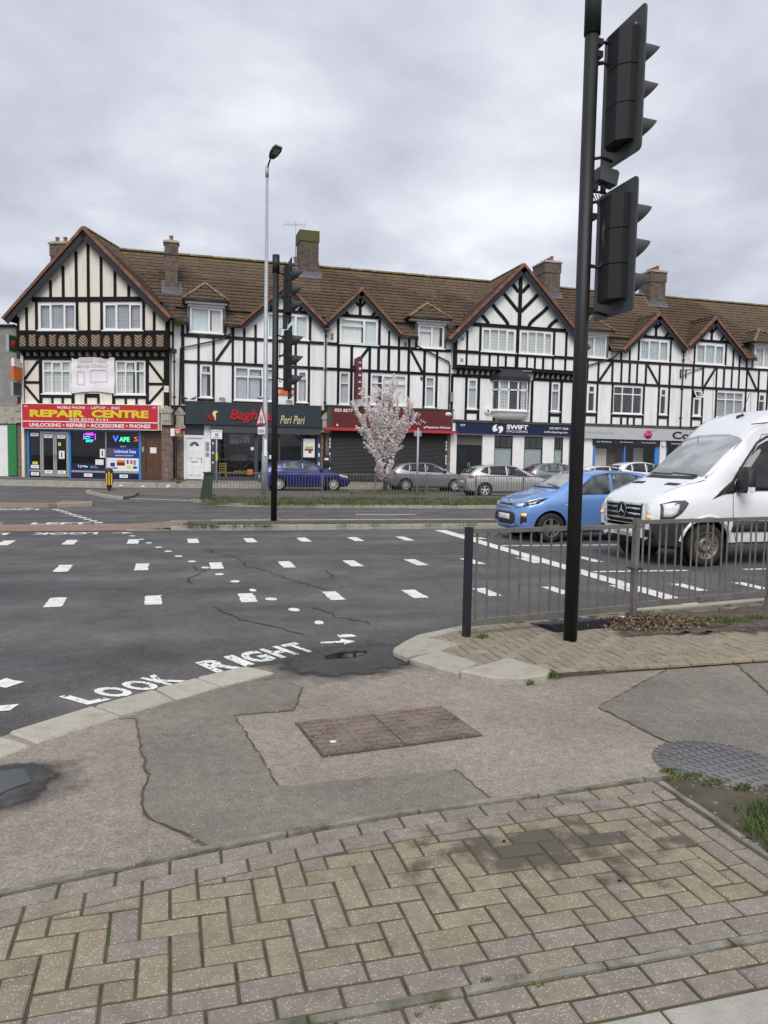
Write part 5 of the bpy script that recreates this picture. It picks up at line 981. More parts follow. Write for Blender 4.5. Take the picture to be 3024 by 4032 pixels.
# cables clipped to the fronts
for uu, pts in ((u, [(33.3, 7.7), (33.32, 5.2), (33.36, 3.9)]), (u, [(31.35, 8.3), (31.7, 8.0), (32.0, 7.9)]), (u, [(36.2, 6.3), (36.22, 4.0)])):
    MB().tube([(x-uu.ox, -.045, z) for x, z in pts], .010, 5).build('cable', 'steel_grey', uu.o)
# ------------------------------------------------------------------ ground
def asphalt(name, c1, c2, dark, speck, bands=True):
    m = bpy.data.materials.new(name); MATS[name] = m; m.use_nodes = True; t = m.node_tree; b = t.nodes['Principled BSDF']; L = t.links.new; N = t.nodes.new
    g = N('ShaderNodeNewGeometry').outputs['Position']
    mp = N('ShaderNodeMapping'); L(g, mp.inputs[0]); mp.inputs['Scale'].default_value = (.06, .55, 1) if bands else (.5, .5, .5)
    n = N('ShaderNodeTexNoise'); L(mp.outputs[0], n.inputs['Vector']); n.inputs['Scale'].default_value = 1.6; n.inputs['Detail'].default_value = 5
    cr = N('ShaderNodeValToRGB'); L(n.outputs['Fac'], cr.inputs[0]); cr.color_ramp.elements[0].position = .36; cr.color_ramp.elements[1].position = .64; cr.color_ramp.elements[0].color = (*c1, 1); cr.color_ramp.elements[1].color = (*c2, 1)
    n2 = N('ShaderNodeTexNoise'); L(g, n2.inputs['Vector']); n2.inputs['Scale'].default_value = 1.3; n2.inputs['Detail'].default_value = 7; n2.inputs['Roughness'].default_value = .7
    mr = N('ShaderNodeMapRange'); L(n2.outputs['Fac'], mr.inputs[0]); mr.inputs[1].default_value = .3; mr.inputs[2].default_value = .7; mr.inputs[3].default_value = 1-dark; mr.inputs[4].default_value = 1+dark
    n3 = N('ShaderNodeTexNoise'); L(g, n3.inputs['Vector']); n3.inputs['Scale'].default_value = 95; n3.inputs['Detail'].default_value = 3; n3.inputs['Roughness'].default_value = .8
    m3 = N('ShaderNodeMapRange'); L(n3.outputs['Fac'], m3.inputs[0]); m3.inputs[1].default_value = .25; m3.inputs[2].default_value = .75; m3.inputs[3].default_value = .45; m3.inputs[4].default_value = 1.6
    n4 = N('ShaderNodeTexNoise'); L(g, n4.inputs['Vector']); n4.inputs['Scale'].default_value = 16; n4.inputs['Detail'].default_value = 4; n4.inputs['Roughness'].default_value = .75; m4 = N('ShaderNodeMapRange'); L(n4.outputs['Fac'], m4.inputs[0]); m4.inputs[1].default_value = .3; m4.inputs[2].default_value = .7; m4.inputs[3].default_value = .8; m4.inputs[4].default_value = 1.2
    mu0 = N('ShaderNodeMath'); mu0.operation = 'MULTIPLY'; L(mr.outputs[0], mu0.inputs[0]); L(m4.outputs[0], mu0.inputs[1]); mu = N('ShaderNodeMath'); mu.operation = 'MULTIPLY'; L(mu0.outputs[0], mu.inputs[0]); L(m3.outputs[0], mu.inputs[1])
    vm = N('ShaderNodeVectorMath'); vm.operation = 'SCALE'; L(cr.outputs[0], vm.inputs[0]); L(mu.outputs[0], vm.inputs['Scale'])
    vo = N('ShaderNodeTexVoronoi'); L(g, vo.inputs['Vector']); vo.inputs['Scale'].default_value = 75; se = N('ShaderNodeSeparateColor'); L(vo.outputs['Color'], se.inputs[0])
    gt = N('ShaderNodeMath'); gt.operation = 'GREATER_THAN'; L(se.outputs[0], gt.inputs[0]); gt.inputs[1].default_value = 1-speck[0]; lt = N('ShaderNodeMath'); lt.operation = 'LESS_THAN'; L(vo.outputs['Distance'], lt.inputs[0]); lt.inputs[1].default_value = .3
    mm = N('ShaderNodeMath'); mm.operation = 'MULTIPLY'; L(gt.outputs[0], mm.inputs[0]); L(lt.outputs[0], mm.inputs[1]); mi = N('ShaderNodeMix'); mi.data_type = 'RGBA'; L(mm.outputs[0], mi.inputs[0]); L(vm.outputs[0], mi.inputs[6]); mi.inputs[7].default_value = (*speck[1], 1)
    L(mi.outputs[2], b.inputs['Base Color']); b.inputs['Roughness'].default_value = .85; b.inputs['Specular IOR Level'].default_value = .35
    bp = N('ShaderNodeBump'); bp.inputs['Strength'].default_value = .5; bp.inputs['Distance'].default_value = .006; L(n3.outputs['Fac'], bp.inputs['Height']); L(bp.outputs[0], b.inputs['Normal'])
asphalt('asphalt', (.070, .070, .071), (.112, .110, .107), .34, (.06, (.26, .25, .24)))
asphalt('tarmac_pink', (.236, .205, .170), (.268, .232, .192), .17, (.09, (.40, .37, .33)), False)
asphalt('tarmac_grey', (.166, .149, .125), (.202, .181, .152), .2, (.07, (.36, .34, .30)), False)
asphalt('service_tarmac', (.10, .095, .088), (.14, .132, .12), .25, (.04, (.3, .28, .26)), True)
M('kerb_stone', (.42, .39, .325), .9, .2, 5, bump=1.0, bscale=70, rnd=.10, speck=.3, speckcol=(.52, .49, .42), sscale=95, col2=(.25, .23, .185), mix=(.48, .7), mscale=5)
M('edging', (.225, .212, .175), .9, .28, 8, bump=.7, bscale=90, col2=(.10, .10, .06), mix=(.48, .66), mscale=7)
M('soil', (.085, .068, .05), .95, .35, 5, bump=.8, bscale=60, speck=.12, speckcol=(.3, .25, .17), sscale=40)
M('mud', (.022, .020, .018), .38, .5, 3, bump=.7, bscale=22, col2=(.07, .062, .052), mix=(.55, .7), mscale=5)
M('paint', (.70, .69, .65), .75, .2, 7, speck=.3, speckcol=(.36, .35, .34), sscale=45, col2=(.42, .41, .39), mix=(.58, .72), mscale=9)
M('red_paint', (.36, .12, .09), .8, .25, 3)
M('iron', (.185, .148, .122), .6, .3, 6, metal=.15, col2=(.22, .15, .105), mix=(.5, .7), mscale=4, bump=.2)
M('iron_grey', (.175, .17, .17), .55, .15, 6, metal=.3, bump=.15)
def joint_mat():
    m = M('joint', (.080, .068, .044), .95, .35, 12, bump=.6, bscale=80, col2=(.062, .068, .020), mix=(.48, .62), mscale=2.6); return m
joint_mat()
def paver_mat(name, col, spk):
    m = M(name, col, .85, .17, 14, rnd=.08, bump=.6, bscale=120, speck=.34, speckcol=spk, sscale=125, col2=tuple(c*.72 for c in col), mix=(.55, .78), mscale=4)
    t = m.node_tree; b = t.nodes['Principled BSDF']; L = t.links.new; N = t.nodes.new
    src = b.inputs['Base Color'].links[0].from_socket
    g = N('ShaderNodeNewGeometry'); s = N('ShaderNodeVectorMath'); s.operation = 'SUBTRACT'; L(g.outputs['Position'], s.inputs[0]); s.inputs[1].default_value = (1.62, 2.80, 0)
    sc = N('ShaderNodeVectorMath'); sc.operation = 'MULTIPLY'; L(s.outputs[0], sc.inputs[0]); sc.inputs[1].default_value = (1.7, 4.0, 0); le = N('ShaderNodeVectorMath'); le.operation = 'LENGTH'; L(sc.outputs[0], le.inputs[0])
    n = N('ShaderNodeTexNoise'); L(g.outputs['Position'], n.inputs['Vector']); n.inputs['Scale'].default_value = 9; n.inputs['Detail'].default_value = 6; nm_ = N('ShaderNodeMath'); nm_.operation = 'MULTIPLY_ADD'; L(n.outputs['Fac'], nm_.inputs[0]); nm_.inputs[1].default_value = 3.4; oi_ = N('ShaderNodeObjectInfo'); L(oi_.outputs['Random'], nm_.inputs[2])
    a = N('ShaderNodeMath'); a.operation = 'SUBTRACT'; L(nm_.outputs[0], a.inputs[0]); L(le.outputs['Value'], a.inputs[1]); mr = N('ShaderNodeMapRange'); L(a.outputs[0], mr.inputs[0]); mr.inputs[1].default_value = 1.2; mr.inputs[2].default_value = 2.0; mr.inputs[4].default_value = .85
    mx_ = N('ShaderNodeMix'); mx_.data_type = 'RGBA'; L(mr.outputs[0], mx_.inputs[0]); L(src, mx_.inputs[6]); mx_.inputs[7].default_value = (.07, .058, .045, 1); L(mx_.outputs[2], b.inputs['Base Color'])
paver_mat('paver_buff', (.252, .212, .148), (.44, .40, .31)); paver_mat('paver_pink', (.232, .197, .166), (.42, .39, .33)); paver_mat('paver_grey', (.238, .204, .150), (.42, .385, .31)); paver_mat('paver_red', (.235, .165, .13), (.36, .32, .27))

def sheet(name, poly, z, mat, kind='structure', parent=None):
    m = MB(); m.add([(x, y, z) for x, y in poly], [tuple(range(len(poly)))]); o = m.build(name, mat, parent)
    if kind and not parent: o['kind'] = kind
    me = o.data
    if me.polygons[0].normal.z < 0: me.flip_normals()
    return o
def rough(poly, amp=.012, step=.06):
    """densify and jitter an outline"""
    out = []; n = len(poly)
    for i in range(n):
        a, b = poly[i], poly[(i+1) % n]; L_ = math.hypot(b[0]-a[0], b[1]-a[1]); k = max(1, int(L_/step))
        for j in range(k): f = j/k; out.append((a[0]+(b[0]-a[0])*f+random.gauss(0, amp), a[1]+(b[1]-a[1])*f+random.gauss(0, amp)))
    return out
def rough_open(pts, amp=.005, step=.05):
    out = []
    for a, b in zip(pts, pts[1:]):
        k = max(1, int(math.hypot(b[0]-a[0], b[1]-a[1])/step))
        for j in range(k): out.append((a[0]+(b[0]-a[0])*j/k+random.gauss(0, amp), a[1]+(b[1]-a[1])*j/k+random.gauss(0, amp)))
    return out+[pts[-1]]
def fade_mat(name, src, lo=.25, hi=.75, nscale=9):
    """copy of a ground material whose sheet thins out towards its edge (attribute fade 1 inside, 0 at the rim)"""
    m = MATS[src].copy(); m.name = name; MATS[name] = m; t = m.node_tree; b = t.nodes['Principled BSDF']
    a = t.nodes.new('ShaderNodeAttribute'); a.attribute_name = 'fade'; n = t.nodes.new('ShaderNodeTexNoise'); g = t.nodes.new('ShaderNodeNewGeometry'); t.links.new(g.outputs['Position'], n.inputs['Vector']); n.inputs['Scale'].default_value = nscale; n.inputs['Detail'].default_value = 7; n.inputs['Roughness'].default_value = .7
    s = t.nodes.new('ShaderNodeMath'); s.operation = 'SUBTRACT'; t.links.new(n.outputs['Fac'], s.inputs[0]); s.inputs[1].default_value = .5
    s2 = t.nodes.new('ShaderNodeMath'); s2.operation = 'MULTIPLY_ADD'; t.links.new(s.outputs[0], s2.inputs[0]); s2.inputs[1].default_value = 1.6; t.links.new(a.outputs['Fac'], s2.inputs[2])
    mr = t.nodes.new('ShaderNodeMapRange'); t.links.new(s2.outputs[0], mr.inputs[0]); mr.inputs[1].default_value = lo; mr.inputs[2].default_value = hi; t.links.new(mr.outputs[0], b.inputs['Alpha'])
def soft_sheet(name, poly, z, mat, rim=.12):
    n = len(poly); cx = sum(p[0] for p in poly)/n; cy = sum(p[1] for p in poly)/n; ar = sum(poly[i][0]*poly[(i+1) % n][1]-poly[(i+1) % n][0]*poly[i][1] for i in range(n)); poly = poly if ar > 0 else poly[::-1]
    out, inn = [], []
    for i, p in enumerate(poly):
        d = Vector((p[0]-cx, p[1]-cy)); k = d.length; q = d/k; out.append((p[0]+q.x*rim*.3, p[1]+q.y*rim*.3)); inn.append((cx+q.x*max(k*.25, k-rim*.7), cy+q.y*max(k*.25, k-rim*.7)))
    m = MB(); m.v = [(*p, 0) for p in inn]+[(*p, 0) for p in out]; m.face(list(range(n)))
    for i in range(n): j = (i+1) % n; m.face([i, n+i, n+j, j])
    o = m.build(name, mat, None, (0, 0, z)); at = o.data.attributes.new('fade', 'FLOAT', 'POINT'); at.data.foreach_set('value', [1.0]*n+[0.0]*n); o['kind'] = 'structure'; return o
random.seed(11)
sheet('ground', [(-400, -200), (400, -200), (400, 600), (-400, 600)], -.03, 'asphalt')
sheet('road', [(-120, -30), (140, -30), (140, 30), (-120, 40)], 0, 'asphalt')
kerb_line = [(-2.8, -12), (-2.7, 0), (-2.4, 2.2), (-1.9, 3.5), (-1.4, 4.25), (-.94, 4.72), (-.48, 5.14), (-.11, 5.42), (.18, 5.62), (.57, 5.86), (.95, 5.98), (1.4, 5.85), (1.83, 5.8), (2.15, 6.46), (2.73, 6.76), (3.27, 6.97), (4.9, 7.23), (5.9, 7.33), (6.97, 7.5), (12, 8.1), (30, 9.4)]
sheet('footway', kerb_line+[(30, -12)], .006, 'tarmac_pink')
dark = [(-.30, 4.87), (.01, 5.14), (.34, 5.38), (.74, 5.6), (.91, 5.28), (.77, 4.80), (.39, 4.78), (.52, 3.68), (1.46, 3.68), (1.50, 3.3), (.94, 3.25), (.60, 3.2), (.18, 3.13), (-.12, 3.53), (-.13, 3.74), (-.11, 3.93), (-.21, 4.87)]
sheet('footway_patch', rough(dark, .006), .010, 'tarmac_grey'); sheet('footway_patch', rough([(3.82, 5.13), (3.36, 4.83), (2.77, 4.43), (2.80, 4.0), (2.84, 3.66), (3.5, 3.3), (4.6, 3.0), (5.0, 4.0), (4.5, 5.17)], .005), .010, 'tarmac_grey'); sheet('footway_patch', rough([(4.53, 5.17), (4.05, 4.2), (4.6, 3.1), (9, 3.2), (9, 5.3)], .005), .012, 'tarmac_grey')
# dark mossy cracks along the patch edges
def crack(pts, wd, z, mat='soil', parent=None, amp=.005, step=.05):
    l, r = [], []; P = rough_open(pts, amp, step); n = len(P)
    for i, p in enumerate(P):
        a, b = P[max(0, i-1)], P[min(n-1, i+1)]; d = math.hypot(b[0]-a[0], b[1]-a[1]) or 1; w_ = wd*random.uniform(.2, 1)/2; l.append((p[0]-(b[1]-a[1])/d*w_, p[1]+(b[0]-a[0])/d*w_)); r.append((p[0]+(b[1]-a[1])/d*w_, p[1]-(b[0]-a[0])/d*w_))
    m = MB()
    for i in range(n-1): m.add([(*l[i], 0), (*r[i], 0), (*r[i+1], 0), (*l[i+1], 0)], [(3, 2, 1, 0)])
    o = m.build('crack', mat, parent, (0, 0, z)); o['kind'] = 'structure'; return o
crack([(-.21, 4.87), (-.16, 4.4), (-.11, 3.93), (-.13, 3.74), (-.12, 3.53), (.18, 3.14)], .016, .0145); crack([(.91, 5.28), (.77, 4.80)], .014, .0145); crack([(.39, 4.78), (.46, 4.2), (.52, 3.69)], .013, .0145); crack([(3.82, 5.13), (3.36, 4.83), (2.77, 4.43), (2.83, 3.68)], .012, .0145); crack([(4.5, 5.17), (4.05, 4.2), (3.9, 3.9)], .03, .0165); crack([(1.46, 3.68), (1.5, 3.29)], .014, .0145); crack([(.39, 4.785), (.77, 4.81)], .012, .0145)
M('crack_dark', (.018, .018, .018), .9, .2)
for P in ([(.62, 13.6), (.75, 13.0), (1.0, 12.6), (1.15, 11.4), (1.45, 10.6), (1.55, 10.0), (1.9, 9.2)], [(.35, 11.5), (.45, 11.0), (.2, 10.2), (.28, 9.9)], [(.45, 8.4), (.6, 7.9), (.9, 7.4), (1.2, 6.9)], [(1.5, 8.2), (1.7, 7.6), (1.9, 7.2)], [(2.2, 10.8), (2.15, 10.2)]): crack(P, .026, .0045, 'crack_dark', None, .028, .10)
fade_mat('mud_soft', 'mud', .25, .6, 7); fade_mat('soil_soft', 'soil', .3, .9, 9); fade_mat('damp', 'mud', .35, 1.75, 5)
def oval(cx, cy, rx, ry, rot, n=40): return [(cx+rx*math.cos(a)*math.cos(rot)-ry*math.sin(a)*math.sin(rot), cy+rx*math.cos(a)*math.sin(rot)+ry*math.sin(a)*math.cos(rot)) for a in np.linspace(0, 2*math.pi, n+1)[:-1]]
soft_sheet('mud_patch', rough(oval(1.45, 5.93, .62, .42, .3), .012), .016, 'mud_soft', .26); soft_sheet('mud_patch', rough(oval(1.45, 5.92, .95, .60, .3), .015), .0125, 'damp', .5)
soft_sheet('mud_patch', rough([(-1.0, 4.34), (-.74, 4.38), (-.46, 4.32), (-.34, 4.02), (-.46, 3.72), (-.75, 3.55), (-1.3, 3.45), (-1.6, 3.9), (-1.3, 4.2)], .02), .010, 'damp', .30); soft_sheet('mud_patch', rough([(-1.4, 4.15), (-1.0, 4.26), (-.66, 4.28), (-.52, 4.05), (-.62, 3.78), (-1.1, 3.56), (-1.6, 3.7)], .015), .0115, 'mud_soft', .16)
M('puddle', (.015, .015, .016), .03, 0, spec=.9); fade_mat('puddle_soft', 'puddle', .3, .5, 4)
soft_sheet('water', rough([(-1.5, 4.1), (-1.0, 4.2), (-.74, 4.2), (-.66, 4.02), (-.8, 3.86), (-1.2, 3.70), (-1.6, 3.75)], .008), .014, 'puddle_soft', .06); soft_sheet('water', rough(oval(1.42, 6.08, .22, .09, .3), .006), .019, 'puddle_soft', .1)
# kerb stones of the dropped kerb
def stone(name, poly, z0, z1, mat, parent, ch=.012):
    cx = sum(p[0] for p in poly)/len(poly); cy = sum(p[1] for p in poly)/len(poly); m = MB(); n = len(poly)
    ar = sum(poly[i][0]*poly[(i+1) % n][1]-poly[(i+1) % n][0]*poly[i][1] for i in range(n)); poly = poly if ar > 0 else poly[::-1]
    def ins(d): return [(p[0]+(cx-p[0])/math.hypot(cx-p[0], cy-p[1])*d*1.3, p[1]+(cy-p[1])/math.hypot(cx-p[0], cy-p[1])*d*1.3) for p in poly]
    t_ = ins(ch); m.v = [(p[0]-cx, p[1]-cy, z0) for p in poly]+[(p[0]-cx, p[1]-cy, z1-ch) for p in poly]+[(p[0]-cx, p[1]-cy, z1) for p in t_]
    for i in range(n): j = (i+1) % n; m.face([i, j, n+j, n+i]); m.face([n+i, n+j, 2*n+j, 2*n+i])
    m.face([2*n+i for i in range(n)]); return m.build(name, mat, parent, (cx, cy, 0))
kb = thing('kerb', 'curved row of pale flush kerb stones below the painted words', 'kerb'); kb['kind'] = 'structure'
for P in ([(-1.42, 4.27), (-.95, 4.70), (-.74, 4.51), (-.83, 4.42), (-1.2, 4.05)], [(-.90, 4.76), (-.48, 5.14), (-.30, 4.91), (-.72, 4.55)], [(-.46, 5.15), (-.11, 5.42), (.02, 5.17), (-.29, 4.93)], [(-.09, 5.45), (.18, 5.64), (.34, 5.41), (.11, 5.22), (.035, 5.19)], [(.20, 5.66), (.57, 5.88), (.76, 5.66), (.36, 5.42)]): stone('kerb_stone', P, -.05, .022, 'kerb_stone', kb)
# ---- foreground block path
UX, UY, JT = .1005, .0955, .011
TOPC = [(-3, 2.3), (-1.5, 2.74), (-.6, 2.95), (.06, 3.07), (.68, 3.17), (1.0, 3.205), (1.98, 3.25), (2.42, 3.28), (3.5, 3.3)]
def ytop(x): return float(np.interp(x, [p[0] for p in TOPC], [p[1] for p in TOPC]))
path = sheet('paved_path', [(-3, 1.0), (3.6, 1.0), (3.6, 2.3), (2.40, 2.45), (2.40, 3.27)]+[(x, ytop(x)) for x in np.linspace(2.4, -3, 30)], .0215, 'joint')
def paver_mesh(wx, wy, h=.022, ch=.005):
    m = MB(); a, b = wx/2, wy/2; m.v = [(-a, -b, 0), (a, -b, 0), (a, b, 0), (-a, b, 0), (-a, -b, h-ch), (a, -b, h-ch), (a, b, h-ch), (-a, b, h-ch), (-a+ch, -b+ch, h), (a-ch, -b+ch, h), (a-ch, b-ch, h), (-a+ch, b-ch, h)]
    for i in range(4): j = (i+1) % 4; m.face([i, j, 4+j, 4+i]); m.face([4+i, 4+j, 8+j, 8+i])
    m.face([8, 9, 10, 11]); return m
PC = {}
def paver(parent, x, y, wx, wy, mat, z=.006, rz=0.0, name='paver', rec=None):
    k = (round(wx, 3), round(wy, 3), mat)
    if k not in PC: PC[k] = paver_mesh(wx-JT, wy-JT).mesh('paver', mat)
    if rec is not None: rec.append((math.hypot(x, y), PC[k], (x, y, z), rz)); return
    o = link(name, PC[k], parent, (x, y, z+random.uniform(-.002, .003)), (random.gauss(0, .006), random.gauss(0, .006), rz+random.gauss(0, .008)))
    return o
REST = []
def in_view(x, y, k=1.0):   # cheap test: is the block inside the picture (with a margin)
    v = Vector((x, y, -EYE)); d = v.dot(fwd); 
    if d < .3: return False
    return abs(v.dot(rt)/d*FPX) < (1512*1.06+40)*k and abs(v.dot(up)/d*FPX) < (2016*1.06+30)*k
def pv(x, y, wx, wy, mt):
    if in_view(x, y): paver(path, x, y, wx, wy, mt)
    elif in_view(x, y, 1.9): REST.append((x, y, wx, wy))
random.seed(5)
PAV = []
def bmat(): return random.choices(['paver_buff', 'paver_grey', 'paver_pink'], [.5, .46, .04])[0]
i0, i1 = int(-1.6/UX), int(2.17/UX)
for j in range(-1, 13):
    for i in range(i0, i1+1):
        d = (i-j) % 4; x = i*UX; y = 2.278+j*UY
        if d == 0: X0, X1, Y0, Y1 = x, x+2*UX, y, y+UY
        elif d == 2: X0, X1, Y0, Y1 = x, x+UX, y-UY, y+UY
        else: continue
        X0, X1, Y0 = max(X0, -2), min(X1, 2.175), max(Y0, 2.278)
        cx = (X0+X1)/2; 
        if X1-X0 < .03 or Y1-Y0 < .02: continue
        lim = lambda px: ytop(px)-.205
        if not in_view(cx, (Y0+Y1)/2):
            if Y1 <= min(lim(X0), lim(X1)): REST.append((cx, (Y0+Y1)/2, X1-X0, Y1-Y0))
            continue
        if Y1 <= min(lim(X0), lim(X1)): PAV.append((cx, (Y0+Y1)/2, X1-X0, Y1-Y0, bmat(), None))
        elif Y0 < max(lim(X0), lim(X1))-.012:
            P = [(X0+JT/2, Y0+JT/2), (X1-JT/2, Y0+JT/2), (X1-JT/2, min(Y1-JT/2, lim(X1)-JT/2)), (X0+JT/2, min(Y1-JT/2, lim(X0)-JT/2))]
            if P[2][1] > P[1][1]+.006 and P[3][1] > P[0][1]+.006: PAV.append((cx, (Y0+Y1)/2, 0, 0, bmat(), P))
PAV.sort(key=lambda p: math.hypot(p[0], p[1]))
for (x, y, wx, wy, mt, P) in PAV:
    if P is None: paver(path, x, y, wx, wy, mt)
    else: stone('paver', P, .006, .027, mt, path, .004)
# two stretcher courses along the curved edge, two at the bottom, two beyond the strip
for r in range(2):
    x = -2.0+r*.1
    while x < 2.36:
        x2 = min(x+.2, 2.385); yt0, yt1 = ytop(x)-.1*r-.004, ytop(x2)-.1*r-.004
        if in_view(x+.1, yt0-.05): stone('paver', [(x+.005, yt0-.095), (x2-.006, yt1-.095), (x2-.006, yt1-.003), (x+.005, yt0-.003)], .006, .028, random.choice(['paver_pink', 'paver_pink', 'paver_pink', 'paver_pink', 'paver_grey']), path, .004)
        else: REST.append((x+.1, (yt0+yt1)/2-.05, x2-x, .094))
        x = x2
for r, yb in enumerate((2.1825, 2.087)):
    for k in range(-8, 16):
        x = .1*r+k*.2+.1
        pv(x, yb+.048, .2, UY, random.choice(['paver_pink', 'paver_pink', 'paver_pink', 'paver_pink', 'paver_grey']))
for r, yb in enumerate((1.951, 1.855)):
    for k in range(-8, 16):
        x = .06+.1*r+k*.2+.1
        pv(x, yb+.048, .2, UY, random.choice(['paver_pink', 'paver_pink', 'paver_pink', 'paver_pink', 'paver_grey']))
for k in range(-4, 3):
    x = k*.2+.1
    pv(x, 1.807, .2, UY, 'paver_pink'); pv(x+.1, 1.711, .2, UY, 'paver_grey')
for c_, x in enumerate((2.225, 2.322)):
    y = ytop(x)-.207-(.095 if c_ else 0)
    if c_: paver(path, x, y+.0475, .0965, .095, 'paver_pink')
    while y-.19 > 2.27: paver(path, x, y-.095, .0965, .19, random.choice(['paver_pink', 'paver_grey'])); y -= .19
    if y > 2.30: paver(path, x, (y+2.278)/2, .0965, y-2.278, 'paver_pink')
m = MB()
for (x, y, a, b) in REST: pm = paver_mesh(a-JT, b-JT); m.add([(v_[0]+x, v_[1]+y, v_[2]+.006) for v_ in pm.v], pm.f)
stuff(m.build('pavers', 'paver_grey', path))
def strip(name, pts, wd, z0, z1, parent=None, seg=.62):
    l_ = 0; P = [pts[0]]
    for a, b in zip(pts, pts[1:]):
        n = max(1, round(math.hypot(b[0]-a[0], b[1]-a[1])/.15)); P += [(a[0]+(b[0]-a[0])*k/n, a[1]+(b[1]-a[1])*k/n) for k in range(1, n+1)]
    i = 0
    while i < len(P)-1:
        j = min(len(P)-1, i+max(1, round(seg/.15))); Q = P[i:j+1]; d = (Q[-1][0]-Q[0][0], Q[-1][1]-Q[0][1]); k = math.hypot(*d); n = (-d[1]/k, d[0]/k); e_ = .006
        Q[0] = (Q[0][0]+d[0]/k*e_, Q[0][1]+d[1]/k*e_); Q[-1] = (Q[-1][0]-d[0]/k*e_, Q[-1][1]-d[1]/k*e_)
        jit = lambda: random.uniform(-.006, .003)
        poly = [(q[0]-n[0]*(wd/2+jit()), q[1]-n[1]*(wd/2+jit())) for q in Q]+[(q[0]+n[0]*(wd/2+jit()), q[1]+n[1]*(wd/2+jit())) for q in Q[::-1]]
        m = MB(); m.prism(poly, z0, z1+random.uniform(-.003, .003)); m.build('edging_strip', 'edging', parent)
        i = j
ed_ = thing('path_edging', 'thin weathered concrete edging strips round the block path', 'edging'); ed_['kind'] = 'structure'
strip('e', [(x, ytop(x)+.028) for x in np.linspace(-2, 2.5, 30)], .034, 0, .034, ed_); strip('e', [(2.405, 3.25), (2.40, 2.8), (2.395, 2.5)], .034, 0, .036, ed_); strip('e', [(-.5, 2.062), (.53, 2.062), (1.03, 2.066), (2.0, 2.062), (3.2, 2.06)], .034, 0, .032, ed_, .5)
fl = thing('paving_flags', 'large concrete flags at the bottom right corner below the block path', 'paving'); fl['kind'] = 'structure'
for x0, x1 in ((.86, 1.40), (1.41, 2.0), (2.01, 2.6), (2.61, 3.2)): stone('flag', [(x0, 1.25), (x1, 1.25), (x1, 1.845), (x0, 1.845)], .0, .03, 'concrete', fl, .006)
sheet('soil_bed', rough([(2.42, 2.42), (2.42, 3.27), (2.6, 3.32), (3.4, 3.1), (4.2, 2.4), (3.2, 2.1), (2.6, 2.2)], .02), .013, 'soil')
# ---- iron covers
cv = thing('access_cover', 'rusty brown rectangular iron cover with chevron tread set in the footway', 'manhole cover', (1.27, 4.34, 0), R(6)); A = 1.0; B_ = .575
fr_ = MB(); fr_.box(-A/2, A/2, -B_/2, B_/2, -.02, .013); fr_.build('frame', 'soil', cv)
for sx_ in (-1, 1): MB().box(-.485 if sx_ < 0 else .006, -.006 if sx_ < 0 else .485, -B_/2+.015, B_/2-.015, -.02, .018).build('plate', 'iron', cv)
tr = MB()
for i in range(18):
    for j in range(8):
        x = -.46+i*.054; y = -.25+j*.068
        if (i in (3, 4, 12, 13) and j in (1, 2, 3, 4, 5, 6)) or (i in (7, 10) and j in (2, 3, 4, 5)) : 
            tr.box(x-.012, x+.004, y-.02, y+.02, .018, .021); continue
        s_ = 1 if (i+j) % 2 else -1; tr.bar((x-.02, y-s_*.02, .019), (x+.006, y+s_*.012, .019), .009, .008); tr.bar((x+.006, y+s_*.012, .019), (x+.022, y-s_*.002, .019), .009, .008)
stuff(tr.build('tread', 'iron', cv))
for sx_ in (-1, 1): MB().box(sx_*.46-.02, sx_*.46+.02, -.02, .02, .0185, .0195).build('key_hole', 'soil', cv)
rc = thing('manhole_cover', 'round grey iron manhole cover with raised studs beside the grass', 'manhole cover', (2.89, 3.42, 0), R(10)); MB().lathe([(.335, -.02), (.335, .014), (.315, .018), (.3, .016)], (0, 0, 0), 40).build('rim', 'iron', rc); MB().lathe([(.30, .0), (.298, .02), (.0, .02)], (0, 0, 0), 40).build('plate', 'iron_grey', rc)
tr = MB()
for i in range(-6, 7):
    for j in range(-4, 5):
        x, y = i*.05+(j % 2)*.02, j*.062
        if x*x+y*y < .07: tr.box(x-.011, x+.011, y-.017, y+.017, .02, .026)
stuff(tr.build('stud', 'iron_grey', rc)); tr = MB()
for k in range(40): a = k*math.pi/20; tr.box(.318*math.cos(a)-.012, .318*math.cos(a)+.012, .318*math.sin(a)-.012, .318*math.sin(a)+.012, .014, .024)
stuff(tr.build('rim_teeth', 'iron_grey', rc))
